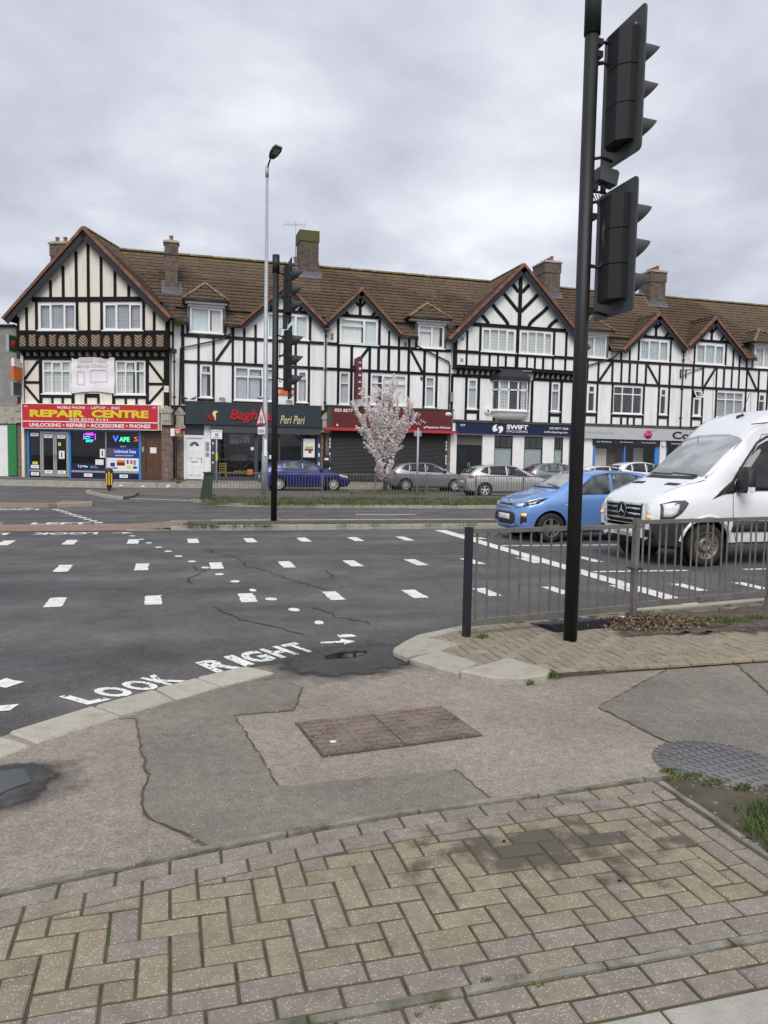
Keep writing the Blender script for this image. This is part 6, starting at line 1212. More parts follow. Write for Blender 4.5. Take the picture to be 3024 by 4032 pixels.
# ---- raised corner with the railing
isl_z = .045
corner = [(2.17, 6.44), (2.73, 6.74), (3.27, 6.95), (4.9, 7.21), (5.9, 7.31), (6.97, 7.48), (12, 8.08), (30, 9.38), (30, 5.6), (6, 5.25), (4.84, 5.19), (3.85, 5.15), (3.46, 5.15), (2.86, 5.12), (2.6, 5.2), (2.2, 5.4), (2.05, 5.7), (1.95, 6.0)]
m = MB(); m.prism(corner, -.02, isl_z-.006); cor = m.build('corner_paving', 'joint'); cor['kind'] = 'structure'
IS = []
for j in range(-24, 40):
    for i in range(-25, 60):
        d = (i-j) % 4; x = 3+i*.1; y = 6+j*.1
        if d == 0: X0, X1, Y0, Y1 = x, x+.2, y, y+.1
        elif d == 2: X0, X1, Y0, Y1 = x, x+.1, y-.1, y+.1
        else: continue
        if Y0 < 5.235: Y0 = 5.235
        if Y1-Y0 < .03: continue
        cx, cy = (X0+X1)/2, (Y0+Y1)/2
        n = len(corner); ins = False
        for q in range(n):
            (xa_, ya_), (xb_, yb_) = corner[q], corner[(q+1) % n]
            if (ya_ > cy) != (yb_ > cy) and cx < (xb_-xa_)*(cy-ya_)/(yb_-ya_)+xa_: ins = not ins
        if not ins or cx > 7: continue
        if cy > 6.9+(cx-3.27)*.16-.08: continue
        IS.append((math.hypot(cx, cy), cx, cy, X1-X0, Y1-Y0))
for k in range(22): IS.append((math.hypot(2.95+k*.2, 5.185), 2.95+k*.2, 5.185, .2, .1))
IS.sort(); rest = []
for k, (d, x, y, a, b) in enumerate(IS):
    if k < 300: paver(cor, x, y, a, b, random.choice(['paver_grey', 'paver_grey', 'paver_buff']), isl_z-.022)
    else: rest.append((x, y, a, b))
if rest:
    m = MB()
    for (x, y, a, b) in rest: pm = paver_mesh(a-JT, b-JT); m.add([(v_[0]+x, v_[1]+y, v_[2]+isl_z-.022+random.uniform(-.002, .002)) for v_ in pm.v], pm.f)
    stuff(m.build('pavers', 'paver_grey', cor))
ck = thing('kerb', 'pale weathered kerb stones round the raised railing corner', 'kerb'); ck['kind'] = 'structure'
stone('kerb_stone', rough([(2.15, 6.46), (2.42, 6.10), (2.18, 5.93), (1.84, 5.76), (1.78, 5.97), (1.88, 6.16)], .006, .1), -.05, .06, 'kerb_stone', ck, .012); stone('kerb_stone', rough([(2.17, 5.90), (2.34, 5.50), (2.07, 5.24), (1.85, 5.73)], .005, .1), -.05, .058, 'kerb_stone', ck, .012); stone('kerb_stone', rough([(2.64, 5.56), (2.80, 5.16), (2.71, 5.05), (2.5, 4.99), (2.29, 5.06), (2.11, 5.28)], .005, .08), -.05, .066, 'kerb_stone', ck, .015)
KL = [(2.16, 6.48), (2.73, 6.79), (3.27, 7.0), (4.9, 7.26), (5.9, 7.36), (6.97, 7.53), (12, 8.13), (30, 9.43)]
for a, b in zip(KL, KL[1:]):
    L_ = math.hypot(b[0]-a[0], b[1]-a[1]); n = max(1, round(L_/.9)); d = ((b[0]-a[0])/L_, (b[1]-a[1])/L_); nn = (-d[1], d[0])
    for k in range(n):
        s0, s1 = L_*k/n+.004, L_*(k+1)/n-.004; stone('kerb_stone', [(a[0]+d[0]*s-nn[0]*q, a[1]+d[1]*s-nn[1]*q) for s, q in ((s0, .13), (s1, .13), (s1, -.0), (s0, -.0))], -.05, .055, 'kerb_stone', ck, .012)
soft_sheet('dirt', rough([(4.0, 6.1), (4.2, 6.75), (5.2, 7.0), (6.8, 7.2), (6.9, 6.3), (5.6, 5.9), (4.7, 6.0)], .04), isl_z+.008, 'soil_soft', .3)
# ---- median
MY0, MY1 = 16.95, 18.5
med = MB(); med.prism([(-14, MY0), (-.9, MY0), (-.9, MY1), (-14, MY1)], -.02, .012); med.prism([(-.9, MY0), (.4, MY0), (.4, MY1), (-.9, MY1)], -.02, .012)
mo = med.build('median', 'joint'); mo['kind'] = 'structure'
m = MB(); m.prism([(.4, MY0+.12), (60, MY0+.5), (60, MY1-.12), (.4, MY1-.12)], -.02, .10); mt = m.build('median', 'soil'); mt['kind'] = 'structure'
mk = thing('kerb', 'low mossy concrete kerb along the central reservation', 'kerb'); mk['kind'] = 'structure'
for y0, sl2 in ((MY0, .0065), (MY1-.125, 0)):
    x = -.9
    while x < 40:
        L_ = .914; ya_ = y0+sl2*max(0, x); z1 = .115 if x > .3 else .03+.085*max(0, (x+.9)/1.2); stone('kerb_stone', [(x+.004, ya_), (x+L_-.004, ya_+sl2*L_), (x+L_-.004, ya_+.125+sl2*L_), (x+.004, ya_+.125)], -.05, z1, 'concrete', mk, .015); x += L_
# red-brown blocks of the flush crossing, nearest first
BL = []
for j in range(15):
    for i in range(-118, 14):
        x = i*.1+(.05 if j % 2 else 0); y = MY0+.06+j*.1
        if y < MY1-.05: BL.append((math.hypot(x, y), x, y))
BL = [(d, -10+.2*i+(.1 if j % 2 else 0), MY0+.06+j*.1) for j in range(15) for i in range(52) for d in (0,)]; BL = [(math.hypot(x, y), x, y) for _, x, y in BL]
BL.sort(); m = MB()
for k, (d, x, y) in enumerate(BL):
    zf = .006 if x < -.85 else .006+.075*min(1, (x+.85)/1.2)
    if k < 300: paver(mo, x, y, .2, .1, 'paver_red', zf)
    else: pm = paver_mesh(.191, .091); m.add([(v_[0]+x, v_[1]+y, v_[2]+zf) for v_ in pm.v], pm.f)
stuff(m.build('pavers', 'paver_red', mo))
# ---- far side: grass verge island, service road, pavement
vg = MB(); vg.prism([(.75, 27.3), (1.6, 25.4), (3.0, 24.5), (9.5, 24.2), (60, 24.5), (60, 29.3), (11.6, 29.3), (11.2, 33.9), (8.0, 34.0), (7.2, 30.2), (1.1, 29.8)], -.02, .095); vgo = vg.build('verge', 'soil'); vgo['kind'] = 'structure'
vk = thing('kerb', 'worn concrete kerb along the grass verge by the far railing', 'kerb'); vk['kind'] = 'structure'
VL = [(.72, 27.3), (1.57, 25.35), (3.0, 24.42), (9.5, 24.1), (40, 24.4)]
for a, b in zip(VL, VL[1:]):
    L_ = math.hypot(b[0]-a[0], b[1]-a[1]); n = max(1, round(L_/.914)); d = ((b[0]-a[0])/L_, (b[1]-a[1])/L_); nn = (-d[1], d[0])
    for k in range(n): stone('kerb_stone', [(a[0]+d[0]*s+nn[0]*q, a[1]+d[1]*s+nn[1]*q) for s, q in ((L_*k/n+.004, 0), (L_*(k+1)/n-.004, 0), (L_*(k+1)/n-.004, .125), (L_*k/n+.004, .125))], -.05, .10, 'concrete', vk, .015)
sheet('service_road', [(1.1, 29.8), (7.2, 30.2), (8, 34.0), (11.2, 33.9), (11.6, 29.3), (60, 29.3), (60, 39), (-2.6, 39), (-2.0, 33)], .008, 'service_tarmac')
m = MB(); m.prism([(-1.9, 38.75), (60, 38.75), (60, 42.2), (-1.2, 42.2)], -.02, .2); pv = m.build('pavement', 'joint'); pv['kind'] = 'structure'
me_c = {}
for j in range(6):
    x = -1.6+(.3 if j % 2 else 0)
    while x < 38:
        y = 38.9+j*.45
        if x > .2:
            k = (j % 2)
            if k not in me_c: me_c[k] = paver_mesh(.585, .44, .06, .006).mesh('flag', 'slab_pave')
            if len([c2 for c2 in pv.children]) < 300: link('flag', me_c[k], pv, (x+.3, y+.22, .2+.018*j-.03), (random.gauss(0, .004), random.gauss(0, .004), 0))
        x += .6
m = MB()
for j in range(6):
    z = .2+.018*j; m.box(-1.2, 40, 38.9+j*.45, 38.9+j*.45+.449, .1, z-.01)
m.build('paving_bed', 'joint', pv)
pk = thing('kerb', 'grey kerb along the shop pavement behind the parked cars', 'kerb'); pk['kind'] = 'structure'
for k in range(48): x = -3+k*.914; stone('kerb_stone', [(x+.004, 38.72), (x+.91, 38.72), (x+.91, 38.87), (x+.004, 38.87)], .0, .215, 'concrete', pk, .015)
# corner pavement in front of the cream house
m = MB(); m.prism([(-14, 44.2), (-7.9, 40.9), (-3.5, 39.3), (-.6, 38.6), (.3, 38.9), (.9, 41.6), (-8, 45.5), (-16, 48)], -.02, .3); cp = m.build('pavement', 'service_tarmac'); cp['kind'] = 'structure'
CK = [(-14, 44.1), (-7.9, 40.8), (-3.5, 39.2), (-.6, 38.5), (.3, 38.72)]
for a, b in zip(CK, CK[1:]):
    L_ = math.hypot(b[0]-a[0], b[1]-a[1]); n = max(1, round(L_/.914)); d = ((b[0]-a[0])/L_, (b[1]-a[1])/L_); nn = (-d[1], d[0])
    for k in range(n): stone('kerb_stone', [(a[0]+d[0]*s+nn[0]*q, a[1]+d[1]*s+nn[1]*q) for s, q in ((L_*k/n+.004, -.05), (L_*(k+1)/n-.004, -.05), (L_*(k+1)/n-.004, .1), (L_*k/n+.004, .1))], -.05, .27, 'concrete', pk, .015)
# bollard island and the pedestrian island at the left
m = MB(); m.prism([(-3.2, 32.6), (-3.15, 34.0), (-2.2, 34.2), (-1.2, 32.5), (-1.3, 29.6), (-1.7, 28.6), (-2.3, 30.0)], -.02, .09); bo = m.build('traffic_island', 'service_tarmac'); bo['kind'] = 'structure'
ik = thing('kerb', 'pale kerb round the small island with the bollard', 'kerb'); ik['kind'] = 'structure'
IK = [(-3.2, 34.0), (-3.3, 33.2), (-3.2, 32.55), (-2.35, 29.95), (-1.7, 28.5)]
for a, b in zip(IK, IK[1:]):
    d = Vector((b[0]-a[0], b[1]-a[1])); nn = Vector((d.y, -d.x)).normalized()*.12; stone('kerb_stone', [a, b, (b[0]-nn.x, b[1]-nn.y), (a[0]-nn.x, a[1]-nn.y)], -.05, .105, 'kerb_stone', ik, .02)
m = MB(); m.prism([(-14, 23.8), (-4.6, 23.9), (-3.1, 24.5), (-2.35, 25.3), (-2.5, 26.1), (-3.4, 26.4), (-14, 28.5)], -.02, .02); m.prism([(-3.5, 24.5), (-3.1, 24.5), (-2.3, 25.2), (-2.4, 26.2), (-3.3, 26.3)], .0, .1); li = m.build('traffic_island', 'paver_red'); li['kind'] = 'structure'
stone('kerb_stone', [(-3.2, 24.35), (-2.3, 25.05), (-2.4, 25.2), (-3.25, 24.55)], -.05, .12, 'kerb_stone', ik, .015)

# ------------------------------------------------------------------ road markings
mk = thing('road_marking', 'rows of white crossing studs painted across the near carriageway', 'road marking'); mk['kind'] = 'structure'
def mark(poly, z=.0045, amp=.005, mat='paint', parent=None): 
    m = MB(); P = rough(poly, amp, .08); m.add([(x, y, 0) for x, y in P], [tuple(range(len(P)))]); o = m.build('mark', mat, parent or mk, (0, 0, z))
    if o.data.polygons[0].normal.z < 0: o.data.flip_normals()
    return o
def dash(x, y, wx=.19, wy=.55): mark([(x-wx/2, y-wy/2), (x+wx/2, y-wy/2), (x+wx/2, y+wy/2), (x-wx/2, y+wy/2)], amp=.006)
for x in (-5.0, -3.93, -2.84, -1.76, -.66, .43, 1.51, 2.57, 3.63, 4.67): dash(x, 14.95, .2, .75)
for x in (-4.7, -3.6, -2.5, -1.46, -.39, .67, 1.72, 2.75, 3.78, 4.74, 5.76, 6.85): dash(x, 11.58-.018*(x+1.46), .19, .68)
for x in (-3.3, -2.25, -1.21, -.18, .87, 1.88, 2.88, 3.82, 4.78, 5.77, 6.70, 7.66): dash(x, 8.94-.04*(x+1.21), .18, .56)
ELL = [(-.72, 15.97), (-.53, 15.31), (-.37, 14.69), (-.19, 13.98), (-.03, 13.37), (.14, 12.70), (.33, 12.05), (.50, 11.36), (.66, 10.69), (.82, 10.04), (.98, 9.35), (1.13, 8.73), (1.29, 8.07), (1.43, 7.39)]
for k, (x, y) in enumerate(ELL): rx = .062 if k not in (10, 13) else .045; mark([(x+rx*math.cos(a), y+.095*math.sin(a)) for a in np.linspace(0, 2*math.pi, 12)[:-1]], amp=.005)
for k in range(11): f = k/10; x, y = -3.15+1.7*f, 23.6-5.0*f; mark([(x-.09, y-.13), (x+.09, y-.13), (x+.09, y+.13), (x-.09, y+.13)])
for k in range(14): x, y = -4.0-k*.55, 24.1+k*.12; mark([(x-.15, y-.1), (x+.15, y-.1), (x+.15, y+.1), (x-.15, y+.1)])
mark([(5.9, 16.62), (6.18, 16.62), (6.02, 7.36), (5.76, 7.36)], .009, .006)
for (x0, y0, x1, y1, w_) in ((6.19, 13.5, 11.5, 13.2, .11), (6.15, 10.1, 7.72, 10.0, .11), (8.74, 9.97, 10.3, 9.9, .11), (11.3, 9.85, 13, 9.8, .11), (5.95, 15.6, 6.5, 15.6, .1), (6.0, 14.9, 6.4, 14.85, .3)): mark([(x0, y0-w_/2), (x1, y1-w_/2), (x1, y1+w_/2), (x0, y0+w_/2)], .0046)
mark([(5.2, 21.4), (7.0, 21.35), (7.0, 21.5), (5.2, 21.55)]); mark([(-1.4, 29.2), (1.0, 28.0), (1.0, 28.2), (-1.4, 29.4)], mat='paint')
mark([(-1.24, 5.83), (-1.1, 5.72), (-1.0, 5.85), (-1.15, 5.97)]); mark([(-1.2, 5.2), (-.98, 5.2), (-.95, 5.32), (-1.2, 5.32)])
for (a, b) in (((-6, 38.6), (-2.5, 37.6)), ((-2.3, 37.4), (.5, 36.9))):
    for q in (0, .35): mark([(a[0], a[1]-q), (b[0], b[1]-q), (b[0], b[1]-q+.12), (a[0], a[1]-q+.12)], .0125, mat='red_paint')
def words(label, *items):
    t_ = thing('road_lettering', label, 'road marking'); t_['kind'] = 'structure'
    for (s_, p, ang, w_, h) in items: road_text('lettering', s_, p, ang, w_, h, 'paint', t_, .035)
    return t_
wt = words('worn white words look right painted along the near kerb')
def curved(sx, P0, P1, P2, hgt, slant, widths):
    """each letter on a quadratic baseline, its stem along the direction slant"""
    tot = sum(widths); s = 0
    for chv, w_ in zip(sx, widths):
        t0, t1 = s/tot, (s+w_*.86)/tot; s += w_
        B = lambda t: Vector((P0[0]*(1-t)**2+2*P1[0]*t*(1-t)+P2[0]*t*t, P0[1]*(1-t)**2+2*P1[1]*t*(1-t)+P2[1]*t*t)); a, b = B(t0), B(t1)
        vs, fs = text_mesh(chv, .045); m = MB(); stem = Vector(slant)*hgt
        m.add([((a+(b-a)*p[0]+stem*p[1]).x, (a+(b-a)*p[0]+stem*p[1]).y, 0) for p in vs], fs); o = m.build('letter', 'paint_worn', wt, (0, 0, .0045))
def worn():
    m = M('paint_worn', (.72, .71, .67), .75, .15, 6); t = m.node_tree; b = t.nodes['Principled BSDF']; n = t.nodes.new('ShaderNodeTexNoise'); n.inputs['Scale'].default_value = 26; n.inputs['Detail'].default_value = 5; g = t.nodes.new('ShaderNodeNewGeometry'); t.links.new(g.outputs['Position'], n.inputs['Vector']); gt = t.nodes.new('ShaderNodeMath'); gt.operation = 'GREATER_THAN'; t.links.new(n.outputs['Fac'], gt.inputs[0]); gt.inputs[1].default_value = .39; t.links.new(gt.outputs[0], b.inputs['Alpha'])
worn()
curved('LOOK', (-.52, 5.22), (-.15, 5.42), (.13, 5.66), .30, (-.68, .73), [1, 1.15, 1.15, 1.05]); curved('RIGHT', (.34, 5.80), (.85, 6.1), (1.24, 6.32), .36, (-.42, .9), [1.1, .5, 1.15, 1.1, 1]); mark([(1.28, 6.54), (1.5, 6.53), (1.48, 6.46), (1.6, 6.56), (1.5, 6.68), (1.48, 6.6), (1.28, 6.6)], mat='paint_worn', parent=wt); mark([(1.5, 6.72), (1.65, 6.74), (1.63, 6.84), (1.5, 6.83)], mat='paint_worn', parent=wt)
t_ = words('white words look left painted upside down before the median', ('LOOK', (-1.42, 16.78), math.pi, 1.25, .42), ('LEFT', (-3.1, 16.78), math.pi, 1.15, .42)); mark([(-1.15, 16.55), (-.95, 16.55), (-.95, 16.42), (-.72, 16.58), (-.95, 16.74), (-.95, 16.62), (-1.15, 16.62)], parent=t_)
t_ = words('white words look left painted on the far carriageway beyond the median', ('LOOK', (-5.3, 18.72), 0, 1.7, .5), ('LEFT', (-3.05, 18.72), 0, 1.25, .45)); words('faint white word painted by the far pedestrian island', ('LOOK', (-3.6, 23.85), math.pi, 1.3, .5), ('RIGHT', (-5.3, 23.85), math.pi, 1.3, .5))
# ------------------------------------------------------------------ street furniture
M('pole_black', (.008, .008, .009), .55, .2, 5); M('signal_black', (.005, .0055, .008), .65, .2, 5); M('board_grey', (.055, .058, .062), .6, .15, 3); M('rail_grey', (.165, .155, .14), .6, .2, 6, metal=.2, col2=(.105, .093, .08), mix=(.5, .75), mscale=8); M('post_black', (.012, .013, .020), .5, .2)
M('galv', (.36, .38, .41), .5, .12, 4, metal=.25); M('lamp_black', (.015, .015, .017), .5, .1); M('lens', (.22, .22, .19), .3, .1); M('bolt', (.45, .45, .45), .4, .05, metal=.5); M('bollard_yellow', (.62, .42, .02), .4, .1); M('cabinet_green', (.018, .040, .025), .6, .3, 4)
def rail_panel(label, a, b, base, h, nb, group, stag=False, post=None, first=None, z0=.14, bar=.0105):
    """one railing panel between posts at a and b"""
    a = Vector((a[0], a[1], 0)); b = Vector((b[0], b[1], 0)); L_ = (b-a).length; ang = math.atan2(b.y-a.y, b.x-a.x)
    t_ = thing('guard_railing', label, 'railing', (a.x, a.y, base), ang, group)
    MB().box(.02, L_-.02, -.022, .022, h-.04, h).build('top_rail', 'rail_grey', t_); MB().box(.02, L_-.02, -.02, .02, z0-.03, z0+.03).build('bottom_rail', 'rail_grey', t_)
    me = MB().tube([(0, 0, z0+.03), (0, 0, h-.04)], bar, 6, False).mesh('bar', 'rail_grey')
    for k in range(nb): o = link('bar', me, t_, ((k+.75)*L_/(nb+.5), (.012 if k % 2 else -.012) if stag else 0, 0))
    w_, pm = post or (.05, 'rail_grey'); p = MB(); p.box(-w_/2, w_/2, -w_/2, w_/2, -.05, h+.02); p.build('post', pm, t_)
    return t_, L_
zc = .02
t_, L_ = rail_panel('grey pedestrian railing panel with black end post beside the signal pole', (2.60, 6.38), (4.57, 6.77), isl_z-.02, 1.0, 16, 'near railing panels', post=(.058, 'post_black'))
t2, L2 = rail_panel('grey pedestrian railing panel in front of the white van', (4.60, 6.78), (6.62, 7.18), isl_z, 1.02, 17, 'near railing panels', True, post=(.055, 'rail_grey'))
rail_panel('grey pedestrian railing panel at the right edge of the picture', (6.65, 7.18), (8.65, 7.48), isl_z, 1.02, 17, 'near railing panels', True)
MB().tube([(.0, -.045, .52), (.05, -.05, .53), (.05, .04, .52), (-.05, .045, .53), (-.05, -.05, .52)], .008, 6).build('cable_tie', 'dark', t2)
names = ['leftmost, beside the green cabinet', 'behind the lamp post', 'in front of the blue hatchback', 'left of the blossom tree', 'right of the blossom tree', 'before the grey hatchback', 'left of the silver hatchback', 'in front of the silver hatchback', 'at the bonnet of the blue city car']
for k in range(9): x = 1.33+k*2.02; rail_panel('far verge railing panel '+names[k], (x, 27.42+.01*k), (x+2.02, 27.43+.01*k), .09, .96, 18, 'railing panels along the verge', bar=.009)

def visor(r0=.125, ln=.31):
    """cowl over one lamp, opening along +x"""
    m = MB(); m.smooth = True; n = 18
    for k in range(n+1):
        a = R(-55)+R(290)*k/n; c_, s_ = math.cos(a), math.sin(a); lx = ln*(.22+.78*(s_*.5+.5)**.8); 
        m.v += [(0, r0*1.05*c_, r0*1.05*s_), (lx, r0*.93*c_, r0*.93*s_+.0), (0, r0*.98*c_, r0*.98*s_), (lx, r0*.88*c_, r0*.88*s_)]
    for k in range(n):
        q = 4*k; m.face([q, q+1, q+5, q+4]); m.face([q+2, q+6, q+7, q+3]); m.face([q+1, q+3, q+7, q+5])
    return m.mesh('visor', 'board_grey')
VIS = visor()
def signal_head(parent, x, y, z0, h, wid, board, brd='board_grey', dy=0):
    """three-lamp head facing +x: housing behind the board, cowls in front"""
    hd = bpy.data.objects.new('signal_head', MB().box(x-.008, x+.004, y-.001, y+.001, z0+h*.5, z0+h*.5+.001).mesh('core', 'signal_black')); COL.objects.link(hd); hd.parent = parent
    bw, bz0, bz1 = board; r = .05
    P = []
    for cx_, cz_, a0 in ((y+bw/2-r, bz1-r, 0), (y-bw/2+r, bz1-r, 90), (y-bw/2+r, bz0+r, 180), (y+bw/2-r, bz0+r, 270)):
        for k in range(5): a = R(a0+k*22.5); P.append((cx_+r*math.cos(a), cz_+r*math.sin(a)))
    bo_ = MB().prism(P, x-.006, x+.006, 'x').build('backing_board', brd, hd)
    s3 = h/3; w2 = wid/2
    for k in range(3):
        z = z0+k*s3; m = MB(); yc = y+dy; prof = [(yc-w2, x-.006), (yc-w2, x-.07), (yc-w2*.55, x-.145), (yc+w2*.55, x-.145), (yc+w2, x-.07), (yc+w2, x-.006)]; m.prism([(q[1], q[0]) for q in prof], z+.004, z+s3-.004); m.build('housing', 'signal_black', hd)
        for q in range(4): MB().box(x-.150, x-.145, y+dy-.05+q*.025, y+dy-.04+q*.025, z+s3-.03, z+s3-.018).build('latch', 'dark', hd)
        c_ = link('visor', VIS, hd, (x+.012, y, z+s3*.52)); MB().lathe([(.1, 0), (.08, .02), (0, .03)], (x+.008, y, z+s3*.52), 16, 'x').build('lens', 'dark', hd)
    for k in range(6): 
        for s_ in (-1,): MB().box(x-.018, x-.006, y+s_*(w2+.025)-.008, y+s_*(w2+.025)+.008, bz0+.12+k*(bz1-bz0-.24)/5, bz0+.136+k*(bz1-bz0-.24)/5).build('bolt', 'bolt', hd)
    return hd
# near pole
px, py = 3.475, 6.06
tp = thing('traffic_signal', 'tall black signal pole in the foreground with two heads seen from behind', 'traffic light', (px, py, isl_z))
MB().tube([(0, 0, -.05), (0, 0, 5.26)], .0605, 24).build('pole', 'pole_black', tp); MB().tube([(0, 0, 5.24), (0, 0, 5.62), (0, 0, 5.66)], [.07, .07, .06], 24).build('pole_cap', 'pole_black', tp)
for z in (5.2, 5.1, 4.0, 3.75, 2.95): MB().box(.03, .085, -.05, .05, z-.05, z).build('clamp', 'pole_black', tp)
hx = 3.745-px; hy = 5.985-py
signal_head(tp, hx, hy, 4.30, .92, .31, (.62, 4.19, 5.36), dy=-.06); signal_head(tp, hx-.02, hy-.01, 2.99, .88, .31, (.62, 2.88, 3.98), dy=-.06)
for z in (5.18, 4.22, 3.85, 2.9): MB().tube([(.05, -.0, z), (.13, -.0, z+.02), (hx-.03, hy+.08, z+.0)], .014, 6).build('bracket_arm', 'pole_black', tp)
MB().tube([(.03, -.05, 3.3), (.1, -.1, 3.28), (.13, -.13, 3.36), (.1, -.13, 3.55), (.12, -.12, 3.68), (.16, -.1, 3.7)], .017, 8).build('cable_conduit', 'pole_black', tp); MB().tube([(.05, -.03, 5.0), (.1, -.06, 5.0), (.15, -.06, 4.96)], .018, 8).build('cable_conduit', 'pole_black', tp)
dt = thing('detector_camera', 'small grey detector camera on top of the lower near signal head', 'camera', (px+.16, py+.0, isl_z+3.98)); MB().prism([(-.07, .06), (.1, .02), (.12, .13), (.1, .15), (-.06, .17)], -.06, .06, 'y').build('housing', 'board_grey', dt); MB().tube([(0, 0, -.04), (0, 0, .07)], .025, 8).build('bracket', 'dark', dt); MB().tube([(-.1, .04, -.02), (.02, 0, -.03), (.03, 0, -.04)], .012, 6).build('arm', 'dark', dt)
for k in range(4): MB().tube([(-.1+.03*k, 0, -.05), (-.06+.03*k, -.03, -.16-.02*k), (.02+.02*k, -.04, -.12), (.05, -.03, -.06)], .005, 5).build('cable', 'dark', dt)
# median pole
mp_ = thing('traffic_signal', 'black signal pole on the median with two heads seen from the side', 'traffic light', (2.41, 18.3, .1)); sc_ = .965
MB().tube([(0, 0, -.1), (0, 0, 6.05)], .074, 20).build('pole', 'pole_black', mp_); MB().tube([(0, 0, 5.85), (0, 0, 6.26)], .086, 20).build('pole_cap', 'pole_black', mp_)
signal_head(mp_, .33, -.02, 4.92, 1.08, .38, (.56, 4.70, 6.18), 'signal_black'); signal_head(mp_, .35, -.02, 3.12, 1.4, .38, (.56, 2.92, 4.62), 'signal_black')
for z in (5.85, 5.0, 4.4, 3.4): MB().tube([(.07, 0, z), (.2, 0, z-.03)], .02, 6).build('bracket_arm', 'pole_black', mp_)
MB().tube([(.08, -.05, 3.9), (.2, -.06, 3.95), (.22, -.06, 4.2), (.15, -.05, 4.3), (.2, -.04, 4.4)], .028, 8).build('cable_conduit', 'pole_black', mp_); MB().tube([(.1, -.06, 3.8), (.1, -.06, 4.55), (.25, -.05, 4.56)], .009, 6).build('cable', 'pole_black', mp_)
dt = thing('detector_camera', 'black detector camera between the two heads of the median signal', 'camera', (2.41+.22, 18.25, 4.66)); MB().box(-.05, .05, -.05, .05, 0, .28).build('bracket', 'dark', dt); MB().prism([(-.06, .28), (.05, .26), (.14, .42), (.02, .44), (-.04, .42)], -.06, .06, 'y').build('housing', 'dark', dt)
# lamp post
lp = thing('street_lamp', 'tall grey lamp post with a flat lantern rising behind the median signal', 'street lamp', (3.5, 29.3, .09)); MB().tube([(0, 0, -.05), (0, 0, 1.7), (0, 0, 1.75), (0, 0, 12.15)], [.125, .12, .098, .048], 16).build('column', 'galv', lp); MB().tube([(0, 0, 11.9), (0, 0, 12.3)], .065, 12).build('collar', 'galv', lp); MB().tube([(0, -.02, 12.2), (.07, -.1, 12.45), (.12, -.25, 12.55)], .03, 8).build('arm', 'lamp_black', lp)
ln_ = MB(); P = [(-.09, 0), (-.16, .25), (-.17, .55), (-.13, .72), (.13, .72), (.17, .55), (.16, .25), (.09, 0)]
ln_.prism(P, -.02, .035); lo_ = ln_.build('lantern', 'lamp_black', lp, (.11, -.28, 12.5), (R(14), R(-8), R(194))); 
MB().prism([(p[0]*1.04, p[1]*1.02-.01) for p in P], .035, .075).build('cover', 'galv', lo_); MB().box(-.11, .11, .28, .62, -.028, -.021).build('lens', 'lens', lo_)
for z, h in ((1.9, .28), (1.55, .35)): MB().box(-.05, .05, -.15, -.13, z, z+h).build('number_plate', 'sign_white', lp)
MB().tube([(-.3, 0, 3.75), (-.05, 0, 3.78), (.12, 0, 3.74)], .05, 8).build('side_light', 'galv', lp)
ws = thing('warning_sign', 'red triangular school warning sign seen edge on, fixed to the lamp post', 'sign', (3.36, 29.25, .09), R(-68)); 
def tri(s_): return [(-.42*s_, 2.98-.25*s_+.25*0+.0), (.42*s_, 2.98-.25*s_), (0, 2.98+.5*s_)]
MB().prism(tri(1), -.012, 0, 'y').build('plate', 'sign_red', ws); MB().prism(tri(.74), -.016, -.0125, 'y').build('panel', 'sign_white', ws)
ch = MB()
for x0 in (-.08, .07): ch.lathe([(0, 0), (.03, 0), (.03, .003), (0, .003)], (x0, -.0205, 3.06), 8, 'y'); ch.prism([(x0-.04, 2.86), (x0+.04, 2.86), (x0+.035, 3.02), (x0-.035, 3.02)], -.02, -.0165, 'y'); ch.prism([(x0-.05, 2.76), (x0-.02, 2.76), (x0+.03, 2.86), (x0, 2.86)], -.02, -.0165, 'y'); ch.prism([(x0+.02, 2.76), (x0+.05, 2.76), (x0+.03, 2.86), (x0-.01, 2.86)], -.02, -.0165, 'y')
ch.build('pictogram', 'ink', ws); MB().box(-.28, .28, -.012, 0, 2.38, 2.66).build('supplementary_plate', 'sign_white', ws); text('lettering', 'School', -.2, .2, 2.44, 2.58, -.0135, 'ink', ws, .01)
# parking sign, plain post, bollard, cabinet
pk_ = thing('parking_sign', 'white parking sign on a grey post in front of the grill window', 'sign', (2.29, 39.6, .22)); MB().tube([(0, 0, -.1), (0, 0, 2.7)], .04, 10).build('post', 'galv', pk_); MB().box(-.27, .27, -.06, -.045, 2.24, 2.70).build('plate', 'sign_white', pk_); text('lettering', 'RED ROUTE', -.23, .23, 2.58, 2.66, -.0615, 'ink', pk_, .01); q = MB().box(-.07, .07, -.064, -.0605, 2.38, 2.53).build('panel', 'poster_blue', pk_); text('lettering', 'P', -.035, .035, 2.40, 2.51, -.0655, 'sign_white', q, .02); MB().box(-.17, .17, -.0625, -.0605, 2.29, 2.32).build('print', 'steel_grey', pk_); MB().box(-.04, .05, -.055, -.041, 1.15, 1.55).build('notice', 'yellow_paper', pk_)
sp = thing('sign_post', 'grey post with a small plate seen from behind, right of the blossom tree', 'sign', (9.5, 28.9, .09)); MB().tube([(0, 0, -.05), (0, 0, 2.78)], .04, 10).build('post', 'galv', sp); MB().box(-.14, .14, .045, .055, 2.45, 2.66).build('plate', 'galv', sp); MB().box(-.17, .17, .03, .045, 2.5, 2.53).build('channel', 'galv', sp); MB().box(-.17, .17, .03, .045, 2.59, 2.62).build('channel', 'galv', sp)
bl_ = thing('bollard', 'black and yellow traffic bollard on the small island before the repair shop', 'bollard', (-2.37, 32.9, .09)); m = MB(); m.smooth = True
